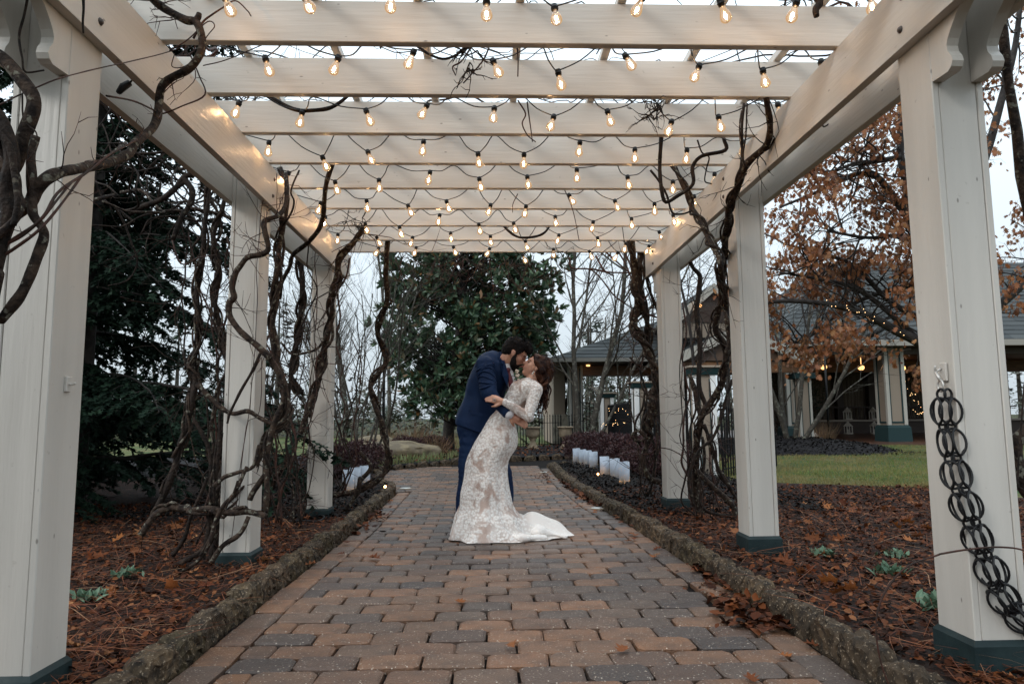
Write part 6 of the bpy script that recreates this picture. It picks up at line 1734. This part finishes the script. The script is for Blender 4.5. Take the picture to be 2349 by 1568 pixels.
class Blob:
    """closed volumes fused by a voxel remesh into one continuous surface"""
    def __init__(s): s.mb = MB()
    def ell(s, c, rx, ry, rz, M3=None, sub=3): s.mb.ball(c, 1.0, sub, (rx, ry, rz), M3)
    def cap(s, pts, rad, flat=None):
        pts = [Vector(p) for p in pts]
        for i in range(len(pts) - 1):
            a, b = pts[i], pts[i+1]; n = max(2, int((b - a).length / (min(rad[i], rad[i+1]) * .5)))
            for k in range(n + 1):
                t = k / n; s.mb.ball(a.lerp(b, t), rad[i] + (rad[i+1] - rad[i]) * t, 2, flat or (1, 1, 1))
    def loft(s, rings, n=40):
        V, F = [], []
        for (c, e1, r1, e2, r2, pw) in rings:
            for k in range(n):
                a = 2 * math.pi * k / n; ca, sa = math.cos(a), math.sin(a)
                V.append(Vector(c) + Vector(e1) * r1 * math.copysign(abs(ca) ** pw, ca) + Vector(e2) * r2 * math.copysign(abs(sa) ** pw, sa))
        for i in range(len(rings) - 1):
            for k in range(n): F.append((i*n+k, i*n+(k+1)%n, (i+1)*n+(k+1)%n, (i+1)*n+k))
        F.append(tuple(range(n-1, -1, -1))); F.append(tuple((len(rings)-1)*n + k for k in range(n)))
        s.mb.add(V, F, True)
    def build(s, name, m, parent, voxel=.008, smooth=4, disp=0.0, dscale=12, origin=None):
        me = s.mb.mesh('tmp'); o = bpy.data.objects.new('tmp', me); COL.objects.link(o)
        r = o.modifiers.new('r', 'REMESH'); r.mode = 'VOXEL'; r.voxel_size = voxel; r.use_smooth_shade = True
        if smooth:
            q = o.modifiers.new('s', 'SMOOTH'); q.iterations = smooth; q.factor = .5
        dg = bpy.context.evaluated_depsgraph_get(); dg.update()
        out = bpy.data.meshes.new_from_object(o.evaluated_get(dg)); out.name = name
        bpy.data.objects.remove(o); bpy.data.meshes.remove(me)
        if disp:
            n = len(out.vertices); co = np.empty(n * 3, np.float32); no = np.empty(n * 3, np.float32)
            out.vertices.foreach_get('co', co); out.vertex_normals.foreach_get('vector', no); co = co.reshape(-1, 3); no = no.reshape(-1, 3)
            dv = np.array([noise.noise(Vector((p[0] * dscale, p[1] * dscale, p[2] * dscale * .55))) for p in co], np.float32)
            co += no * dv[:, None] * disp; out.vertices.foreach_set('co', co.ravel()); out.update()
        for p in out.polygons: p.use_smooth = True
        return link(name, out, parent, m)

def head_into(B, c, f, u, s, female=False):
    """skull, face and ears in the head's own frame (f forward, u up, r to its right)"""
    f = Vector(f).normalized(); u = Vector(u); u = (u - f * u.dot(f)).normalized(); r = f.cross(u)
    M3 = Matrix((f, r, u)).transposed()
    at = lambda a, b, d: Vector(c) + (f * a + r * b + u * d) * s
    B.ell(at(-.012, 0, .035), .098*s, .076*s, .092*s, M3)
    B.ell(at(.030, 0, -.030), .066*s, .064*s, .085*s, M3)
    B.ell(at(.050, 0, -.088), .036*s, .040*s, .030*s, M3)          # chin
    B.ell(at(.074, 0, .030), .024*s, .050*s, .030*s, M3)           # brow
    B.cap([at(.086, 0, .018), at(.104, 0, -.012), at(.112, 0, -.024)], [.011*s, .013*s, .014*s])   # nose
    B.ell(at(.086, 0, -.058), .017*s, .026*s, .015*s, M3)           # mouth
    for e in (-1, 1):
        B.ell(at(-.008, e * .077, -.008), .018*s, .009*s, .030*s, M3)
        B.ell(at(.052, e * .040, -.018), .030*s, .026*s, .030*s, M3)
    return at, M3
def hand_into(B, w, d, n, L=.17, curl=.5, thumb=1, spread=.020):
    """palm and five fingers from wrist w along d; n is the back of the hand"""
    d = Vector(d).normalized(); n = Vector(n); n = (n - d * n.dot(d)).normalized(); t = d.cross(n)
    w = Vector(w)
    B.cap([w, w + d * L * .22, w + d * L * .45], [.022, .026, .026], None)
    for k in range(4):
        o = w + d * L * .46 + t * spread * (k - 1.5) * thumb
        l = L * (.50, .56, .52, .42)[k] if thumb > 0 else L * (.50, .56, .52, .42)[k]
        q = [w + d * L * .30 + t * spread * .8 * (k - 1.5) * thumb, o]; dd = d.copy()
        for j in range(3):
            dd = (dd - n * curl * (.55 + .25 * j)).normalized(); q.append(q[-1] + dd * l / 3)
        B.cap(q, [.011, .0098, .009, .0085, .0075])
    o = w + d * L * .16 - t * .026 * thumb
    B.cap([w + d * L * .08 - t * .012 * thumb, o, o + (d * .8 - t * thumb * .7 - n * .2).normalized() * .035, o + (d * .9 - t * thumb * .45 - n * .45).normalized() * .066], [.014, .013, .0105, .009])

# ---------------- groom
GR = tag(empty('person', (Q(1100, 1200, YG).x, YG, 0)), 'bearded man in a navy suit bending to kiss the woman in white', 'person')
gh = Q(1180, 812, 5.60); gf, gu = Vector((.84, 0, -.54)), Vector((.54, 0, .84))
B = Blob()
at, M3 = head_into(B, gh, gf, gu, 1.0)
neck = Q(1156, 846, 5.67)
B.cap([at(-.03, 0, -.03), at(-.035, 0, -.08), neck, Q(1140, 865, 5.72)], [.060, .058, .060, .07])
B.cap([Q(1138, 855, YG), Q(1118, 900, YG), Q(1102, 960, YG), Q(1098, 985, YG)], [.11, .11, .11, .12])
sR, eR, wR = Q(1113, 838, 5.54), Q(1121, 903, 5.40), Q(1167, 949, 5.345)
sL, eL, wL = Q(1142, 836, 5.92), Q(1196, 902, 5.90), Q(1214, 956, 5.72)
B.cap([Q(1128, 838, 5.66), sR, eR, wR], [.06, .05, .04, .024])
B.cap([Q(1138, 838, 5.80), sL, eL, wL], [.06, .05, .04, .024])
hand_into(B, wR, Q(1196, 966, 5.36) - wR, Vector((.1, -1, .25)), .18, .12, -1)
hand_into(B, wL, Q(1196, 968, 5.66) - wL, Vector((.6, .6, .2)), .17, .4, 1)
hpR, knR, anR = Q(1085, 985, 5.66), Q(1074, 1092, 5.62), Q(1060, 1196, 5.64)
hpL, knL, anL = Q(1112, 985, 5.82), Q(1153, 1085, 5.84), Q(1165, 1192, 5.86)
for h_, k_, a_ in ((hpR, knR, anR), (hpL, knL, anL)):
    B.cap([h_, k_, a_, Vector((a_.x + .02, a_.y, .05)), Vector((a_.x + .15, a_.y, .035))], [.085, .05, .035, .035, .03])
B.build('body', M_skin, GR, .0065, 2)
# face details
for e in (-1, 1):
    m_ = MB(); m_.tube([at(.090, e * .018, .022), at(.088, e * .035, .027), at(.074, e * .052, .020)], [.004, .005, .003], 6); m_.build('eyebrow', M_hairb, GR)
    m_ = MB(); m_.tube([at(.083, e * .022, .002), at(.083, e * .033, -.001), at(.074, e * .045, .001)], [.002, .003, .002], 5); m_.build('eyelid', M_hairb, GR)
m_ = MB(); m_.tube([at(.096, -.02, -.056), at(.104, 0, -.055), at(.096, .02, -.056)], [.003, .006, .003], 6); m_.build('lips', M_lip, GR)
Bh = Blob()
Bh.ell(at(-.022, 0, .052), .100, .083, .088, M3); Bh.ell(at(.035, 0, .092), .062, .066, .044, M3); Bh.ell(at(-.055, 0, .010), .062, .076, .075, M3)
Bh.cap([at(.05, 0, .118), at(.088, 0, .100), at(.102, 0, .085)], [.036, .032, .020]); Bh.cap([at(.06, .035, .10), at(.090, .035, .080)], [.028, .02]); Bh.cap([at(.06, -.035, .10), at(.090, -.035, .080)], [.028, .02])
for e in (-1, 1): Bh.ell(at(.014, e * .072, .035), .028, .014, .036, M3)
Bh.build('hair', M_hairb, GR, .006, 2, .006, 70)
Bh = Blob()
Bh.ell(at(.052, 0, -.094), .046, .048, .036, M3)
for e in (-1, 1):
    Bh.cap([at(.010, e * .070, -.002), at(.016, e * .069, -.040), at(.034, e * .058, -.078), at(.055, e * .03, -.098)], [.013, .021, .030, .030])
    Bh.cap([at(.094, e * .006, -.042), at(.088, e * .026, -.052), at(.072, e * .036, -.078)], [.008, .009, .016])
Bh.build('beard', M_hairb, GR, .006, 2, .004, 80)
# jacket
X, Yv_ = Vector((1, 0, 0)), Vector((0, 1, 0))
def ring(px, py, hw, hy, Y=YG, tilt=0, pw=.9):
    c = Q(px, py, Y); k = hw / FPX * Y
    return (c, Vector((math.cos(math.radians(tilt)), 0, -math.sin(math.radians(tilt)))), k, Yv_, hy, pw)
B = Blob()
B.loft([ring(1096, 990, 55, .235, tilt=20), ring(1096, 976, 53, .23, tilt=17), ring(1099, 945, 46, .21, tilt=10), ring(1107, 912, 43, .20, tilt=8), ring(1120, 876, 46, .215, tilt=10), ring(1131, 850, 46, .225, tilt=16), ring(1137, 832, 40, .21, tilt=20), ring(1141, 820, 30, .16, tilt=22), ring(1146, 811, 18, .09, tilt=24)])
B.cap([Q(1126, 840, 5.66), sR, sR.lerp(eR, .5), eR], [.085, .082, .074, .066]); B.cap([eR, eR.lerp(wR, .5), wR.lerp(eR, .12)], [.064, .057, .048])
B.cap([Q(1140, 840, 5.80), sL, sL.lerp(eL, .5), eL], [.085, .08, .072, .064]); B.cap([eL, wL.lerp(eL, .15)], [.062, .046])
jk = B.build('jacket', M_suit, GR, .007, 2, .018, 9)
# sleeve creases wrapped round the near arm
for k in range(7):
    t = .15 + .11 * k
    c = sR.lerp(eR, t) if t < .8 else sR.lerp(eR, t); dr = (eR - sR).normalized()
    u = dr.cross(Vector((0, -1, 0))).normalized(); w = Vector((0, -1, 0)); w = (w - dr * w.dot(dr)).normalized()
    rr = .080 - .016 * t
    q = [c + (u * math.cos(a) + w * math.sin(a)) * (rr + .001) + dr * .03 * math.sin(a * 1.5 + k) for a in [math.radians(x) for x in range(15, 166, 25)]]
    m_ = MB(); m_.tube(spline(q, 3), .007, 6); o = link('crease', m_.mesh('crease'), None, M_suit); o.parent = jk; o.matrix_parent_inverse = GR.matrix_basis.inverted() @ Matrix() ; o.matrix_parent_inverse = (GR.matrix_basis @ jk.matrix_parent_inverse).inverted()
def sub(par, nm, m_, mt):
    o = link(nm, m_.mesh(nm), None, mt); o.parent = par; o.matrix_parent_inverse = (GR.matrix_basis @ par.matrix_parent_inverse).inverted(); return o
def slab(pts, th, off):
    """flat strip of cloth given by an outline, with thickness along off"""
    m_ = MB(); n = len(pts); o = Vector(off).normalized() * th
    V = [Vector(p) for p in pts] + [Vector(p) + o for p in pts]
    m_.add(V, [tuple(range(n)), tuple(range(2*n-1, n-1, -1))] + [(i, (i+1)%n, n+(i+1)%n, n+i) for i in range(n)]); return m_
sub(jk, 'lapel', slab([Q(1150, 812, 5.60), Q(1157, 826, 5.555), Q(1167, 862, 5.535), Q(1164, 886, 5.53), Q(1153, 862, 5.515), Q(1147, 832, 5.535)], .012, (0, -1, 0)), M_suit)
sub(jk, 'collar', slab([Q(1146, 806, 5.63), Q(1154, 810, 5.60), Q(1160, 832, 5.56), Q(1152, 836, 5.54), Q(1144, 818, 5.58)], .012, (-.3, -1, .2)), M_suit)
sub(jk, 'pocket_flap', slab([Q(1075, 938, 5.535), Q(1108, 948, 5.53), Q(1107, 956, 5.525), Q(1074, 946, 5.53)], .010, (0, -1, 0)), M_suit)
# shirt, tie, cuffs, flower
B = Blob(); B.cap([Q(1157, 822, 5.61), Q(1163, 846, 5.585), Q(1172, 872, 5.575), Q(1176, 892, 5.58)], [.040, .044, .042, .034]); B.ell(neck + Vector((.0, 0, .02)), .068, .068, .045)
B.build('shirt', M_shirt, GR, .007, 2)
B = Blob(); B.cap([wR.lerp(eR, .10), wR.lerp(eR, -.02)], [.042, .040]); B.build('cuff', M_shirt, GR, .006, 1)
B = Blob(); B.cap([wL.lerp(eL, .14), wL.lerp(eL, -.02)], [.044, .042]); B.build('cuff', M_shirt, GR, .006, 1)
B = Blob(); B.ell(Q(1166, 848, 5.545), .020, .014, .02); B.cap([Q(1167, 852, 5.545), Q(1171, 872, 5.535), Q(1174, 892, 5.54)], [.012, .022, .020], (1, .5, 1)); B.build('tie', M_tie, GR, .005, 1)
M_petal = mat('ivory_petal', (.6,.52,.42), rough=.6)
fl = Q(1185, 861, 5.50); m_ = MB()
for k in range(9): m_.ball(fl + Vector((rng.gauss(0, .012), rng.gauss(0, .008), rng.gauss(0, .014))), .013, 1, (1, .7, 1))
bt = m_.build('boutonniere', M_petal, GR)
V, F = leaves([(fl + Vector((rng.gauss(0, .01), .004, rng.gauss(-.01, .01))))[:] for _ in range(12)], [(rng.gauss(0, 1), -.2, rng.gauss(-.3, 1)) for _ in range(12)], [.05] * 12, OVAL_V, OVAL_F)
link('boutonniere_leaves', leaf_mesh('boutonniere_leaves', [(V, F)]), GR, M_ros)
# trousers and shoes
B = Blob()
B.loft([ring(1094, 1012, 40, .17), ring(1094, 985, 46, .20), ring(1096, 955, 44, .19)])
B.cap([hpR + Vector((0, 0, -.03)), hpR.lerp(knR, .45), knR, knR.lerp(anR, .5), anR + Vector((0, 0, -.02))], [.115, .100, .082, .075, .066])
B.cap([hpL + Vector((0, 0, -.03)), hpL.lerp(knL, .45), knL, knL.lerp(anL, .5), anL + Vector((0, 0, -.02))], [.115, .100, .082, .075, .066])
B.build('trousers', M_suit, GR, .0075, 2, .020, 9)
for a_ in (anR, anL):
    B = Blob(); B.cap([Vector((a_.x - .03, a_.y, .05)), Vector((a_.x + .03, a_.y, .05)), Vector((a_.x + .15, a_.y, .032)), Vector((a_.x + .20, a_.y, .026))], [.045, .046, .040, .026]); B.build('shoe', M_shoe, GR, .007, 2)

# ---------------- bride
BR = tag(empty('person', (Q(1130, 1230, YB).x, YB, 0)), 'woman in a white lace wedding gown leaning back in the kiss', 'person')
bhd = Q(1229, 843, 5.56); bf, bu = Vector((-.83, 0, .56)), Vector((.56, 0, .83))
B = Blob()
at, M3 = head_into(B, bhd, bf, bu, .90, True)
B.cap([at(-.02, 0, -.05), Q(1221, 868, 5.55), Q(1219, 884, 5.55)], [.048, .047, .055])
B.cap([Q(1219, 888, YB), Q(1196, 910, YB), Q(1160, 950, YB), Q(1146, 995, YB)], [.08, .085, .085, .12])
bs, be, bw = Q(1231, 893, 5.41), Q(1211, 954, 5.345), Q(1156, 921, 5.30)
rs, re, rw = Q(1222, 890, 5.71), Q(1186, 905, 5.90), Q(1146, 872, 5.98)
B.cap([Q(1224, 888, 5.48), bs, be, bw], [.045, .034, .028, .017]); B.cap([Q(1222, 888, 5.62), rs, re, rw], [.045, .034, .028, .018])
hand_into(B, bw, Q(1124, 912, 5.315) - bw, Vector((0, -1, .35)), .155, .30, 1, .017)
hand_into(B, rw, Vector((-.6, -.3, .3)), Vector((0, .6, .6)), .155, .35, -1, .017)
for h_, k_, a_ in ((Q(1138, 1000, 5.50), Q(1105, 1100, 5.50), Q(1092, 1200, 5.52)), (Q(1146, 1000, 5.62), Q(1135, 1100, 5.64), Q(1130, 1195, 5.66))):
    B.cap([h_, k_, a_, Vector((a_.x - .02, a_.y, .04)), Vector((a_.x - .12, a_.y, .03))], [.085, .05, .033, .032, .025])
B.build('body', M_skin_b, BR, .006, 2)
for e in (-1, 1):
    m_ = MB(); m_.tube([at(.080, e * .020, .006), at(.083, e * .034, .001), at(.070, e * .047, .004)], [.003, .006, .003], 6); m_.build('eyelid', M_haird, BR)
    m_ = MB(); m_.tube([at(.089, e * .016, .026), at(.088, e * .035, .031), at(.070, e * .052, .024)], [.002, .0035, .002], 5); m_.build('eyebrow', M_haird, BR)
m_ = MB(); m_.tube([at(.097, -.018, -.056), at(.105, 0, -.055), at(.097, .018, -.056)], [.003, .007, .003], 6); m_.build('lips', M_lip, BR)
m_ = MB(); m_.ball(at(-.004, -.080 if (at(0, -.08, 0) - EYE).length < (at(0, .08, 0) - EYE).length else .080, -.050), .007, 2); m_.ball(at(-.004, -.080 if (at(0, -.08, 0) - EYE).length < (at(0, .08, 0) - EYE).length else .080, -.066), .009, 2); m_.build('earring', mat('pearl', (.7,.66,.6), rough=.2), BR)
# gown
rows = [  # px centre, py, half-width px, depth half (m), tilt
 (1222, 871, 11, .052, 40), (1220, 878, 19, .115, 40), (1212, 887, 27, .165, 40), (1199, 900, 33, .165, 40), (1181, 921, 27, .135, 38), (1160, 949, 23, .125, 28),
 (1152, 968, 32, .155, 18), (1146, 992, 41, .185, 8), (1136, 1021, 49, .195, 4), (1119, 1055, 48, .185, 0), (1115, 1094, 50, .185, 0), (1114, 1130, 56, .20, 0)]
B = None
NG = 96
V, F = [], []
def gring(px, py, hw, hy, tilt, Y=YB): 
    c = Q(px, py, Y); k = hw / FPX * Y; e1 = Vector((math.cos(math.radians(tilt)), 0, -math.sin(math.radians(tilt))))
    return [c + e1 * k * math.cos(2*math.pi*i/NG) + Yv_ * hy * math.sin(2*math.pi*i/NG) for i in range(NG)]
R_ = [gring(*r) for r in rows]
R_ = R_
# skirt below the knee: heights above the paving, outline spreading into the train on the right
xc = Q(1118, 1160, YB).x
def skirt(z, xl, xr, hy, wave, ph=0, zw=0):
    out = []
    L0, R0_ = Q(xl, 1150, YB).x, Q(xr, 1150, YB).x
    cx_ = Q(1112, 1150, YB).x
    for i in range(NG):
        a = 2 * math.pi * i / NG; ca, sa = math.cos(a), math.sin(a)
        fold = 1 + wave * (math.sin(9 * a + ph) + .6 * math.sin(15 * a + 1 + ph * .5))
        rx = (R0_ - cx_) if ca > 0 else (cx_ - L0)
        yy = hy * (1 - .25 * max(0, ca) ** 2 * (rx > .45))
        out.append(Vector((cx_ + rx * ca * fold, YB + yy * sa * fold, max(.004, z + zw * math.sin(5 * a + 2) + (.05 * max(0, ca) * math.sin(3 * a + .6) + .035 * max(0, ca) * math.sin(13 * a + 4 * z) if zw else 0)))))
    return out
R_ += [skirt(.235, 1054, 1178, .215, .012), skirt(.165, 1047, 1194, .245, .022, .3), skirt(.115, 1043, 1216, .265, .03, .5, .012), skirt(.07, 1039, 1247, .28, .034, .7, .016), skirt(.032, 1035, 1276, .295, .036, .9, .010), skirt(.008, 1032, 1303, .305, .038, 1.1, .0)]
# smooth interpolation between rings
def interp(rings, k=5):
    out = []
    for i in range(len(rings) - 1):
        a = rings[max(0, i-1)]; b = rings[i]; c = rings[i+1]; d = rings[min(len(rings)-1, i+2)]
        for t in [j / k for j in range(k)]:
            out.append([0.5 * ((2*b[n]) + (c[n]-a[n])*t + (2*a[n]-5*b[n]+4*c[n]-d[n])*t*t + (3*b[n]-a[n]-3*c[n]+d[n])*t*t*t) for n in range(NG)])
    out.append(rings[-1]); return out
G_ = interp(R_)
nr = len(G_)
for j, r in enumerate(G_):
    fr = j / nr
    c = sum(r, Vector()) / NG
    for i, v in enumerate(r):
        a = 2 * math.pi * i / NG
        d = (v - c); d.z = 0; d = d.normalized() if d.length > 1e-6 else d
        amp = .0016 + .016 * max(0, fr - .45) * 1.8
        w = amp * (math.sin(7 * a + 2.2 * fr * 4) + .5 * math.sin(17 * a + 3 * fr)) + .007 * noise.noise(v * 7) * min(1, fr * 2)
        p = v + d * w; p.z = max(.004, p.z)
        V.append(p - Vector((BR.location.x, BR.location.y, 0)))
for j in range(nr - 1):
    for i in range(NG): F.append((j*NG+i, j*NG+(i+1)%NG, (j+1)*NG+(i+1)%NG, (j+1)*NG+i))
gm = np_mesh('gown', [v[:] for v in V], F, True)
gown = bpy.data.objects.new('gown', gm); COL.objects.link(gown); gm.materials.append(M_lace); gown.parent = BR
# the trailing bundle of the train
B = Blob()
tp = [Q(1205, 1205, 5.52), Q(1235, 1203, 5.50), Q(1250, 1208, 5.50), Q(1272, 1219, 5.48), Q(1296, 1224, 5.46)]
B.cap([Vector((p.x, p.y, z)) for p, z in zip(tp, (.045, .058, .050, .03, .012))], [.055, .055, .045, .028, .012], (1.2, 1.5, .75))
B.cap([Vector((Q(1150, 1200, 5.36).x, 5.36, .03)), Vector((Q(1200, 1200, 5.34).x, 5.34, .03)), Vector((Q(1250, 1200, 5.40).x, 5.40, .02))], [.03, .04, .02], (1.3, 1.2, .7))
o = B.build('train', M_lace, BR, .008, 3, .018, 11)
o.data.transform(Matrix.Translation((-BR.location.x, -BR.location.y, 0))); o.matrix_parent_inverse = Matrix()
# sleeves
for s_, e_, w_ in ((bs, be, bw), (rs, re, rw)):
    B = Blob(); mid = Q(1221, 886, 5.46 if s_ is bs else 5.64)
    B.cap([mid, s_, s_.lerp(e_, .5), e_], [.055, .054, .050, .044]); B.cap([e_, e_.lerp(w_, .5), w_.lerp(e_, .03)], [.044, .037, .029])
    o = B.build('sleeve', M_lace, BR, .006, 3, .004, 18)
    o.data.transform(Matrix.Translation((-BR.location.x, -BR.location.y, 0))); o.matrix_parent_inverse = Matrix()
m_ = MB(); fp = Q(1134, 917, 5.283); torus(m_, fp, (0, 0, 1), (1, 0, 0), .010, .010, .002); m_.ball(fp + Vector((0, -.006, .008)), .005, 1); m_.build('ring', M_zinc, BR)
# hair: crown, rolled sides, long waves falling behind
B = Blob()
B.ell(at(-.040, 0, .045), .098, .083, .090, M3); B.ell(at(-.075, 0, .00), .075, .075, .085, M3); B.ell(at(.02, 0, .088), .055, .062, .030, M3)
for e in (-1, 1):
    B.cap([at(.055, e * .045, .080), at(.030, e * .072, .045), at(-.005, e * .082, .030), at(-.06, e * .078, .005)], [.02, .022, .020, .030])
B.cap([at(-.10, 0, .04), at(-.125, 0, -.02), at(-.12, 0, -.07)], [.06, .055, .05])
B.build('hair', M_haird, BR, .006, 1, .007, 45)
m_ = MB(); m2 = MB(); RH = random.Random(5)
for k in range(52):
    o0 = at(RH.uniform(-.13, -.02), RH.uniform(-.07, .07), RH.uniform(-.06, .05))
    px_e = RH.uniform(1230, 1256); py_e = RH.uniform(900, 955); Ye = 5.55 + RH.uniform(-.10, .09)
    mid1 = Q(RH.uniform(1242, 1257), RH.uniform(868, 890), 5.55 + RH.uniform(-.09, .08))
    e0 = Q(px_e, py_e, Ye)
    q = spline([o0, o0.lerp(mid1, .5) + Vector((RH.uniform(0, .02), 0, 0)), mid1, mid1.lerp(e0, .5) + Vector((RH.gauss(0, .015), RH.gauss(0, .015), 0)), e0], 7)
    ph = RH.uniform(0, 6.28)
    q = [p + Vector((.009 * math.sin(i * .75 + ph), .009 * math.cos(i * .75 + ph), 0)) * min(1, i / 9) for i, p in enumerate(q)]
    n = len(q); r = RH.uniform(.006, .011)
    m_.tube(q, [r * (.6 + .5 * math.sin(math.pi * min(1, .15 + i / n))) if i < n - 3 else r * .4 for i in range(n)], 5)
m_.build('hair_waves', M_haird, BR)

# loose strands over both heads
def strands(par, seeds, n, ln, r, m, f, u):
    R = random.Random(n); m_ = MB()
    for k in range(n):
        c, rx = R.choice(seeds)
        d = Vector((R.gauss(0, 1), R.gauss(0, 1), R.gauss(.3, 1))).normalized()
        p = c + d * rx * R.uniform(.96, 1.02); t = (f * R.uniform(.2, 1) + u * R.uniform(-.2, .5) + d * .35 + Vector((R.gauss(0, .3), R.gauss(0, .3), R.gauss(0, .3)))).normalized()
        m_.tube([p, p + t * ln * .5, p + (t + d * .15).normalized() * ln], [r, r * .8, r * .3], 3, cap=False)
    o = m_.build('hair_strands', m, par); o['kind'] = 'stuff'
hh = lambda a, b, d: gh + (gf * a + gf.cross(gu) * b + gu * d)
strands(GR, [(hh(-.022, 0, .052), .092), (hh(.035, 0, .092), .060)], 420, .035, .0016, M_hairb, gf, gu)
bn, un = bf.normalized(), bu.normalized(); hb = lambda a, d: bhd + (bn * a + un * d) * .9
strands(BR, [(hb(-.040, .045), .090), (hb(-.075, 0), .078)], 300, .06, .0016, M_haird, -bn, -un)
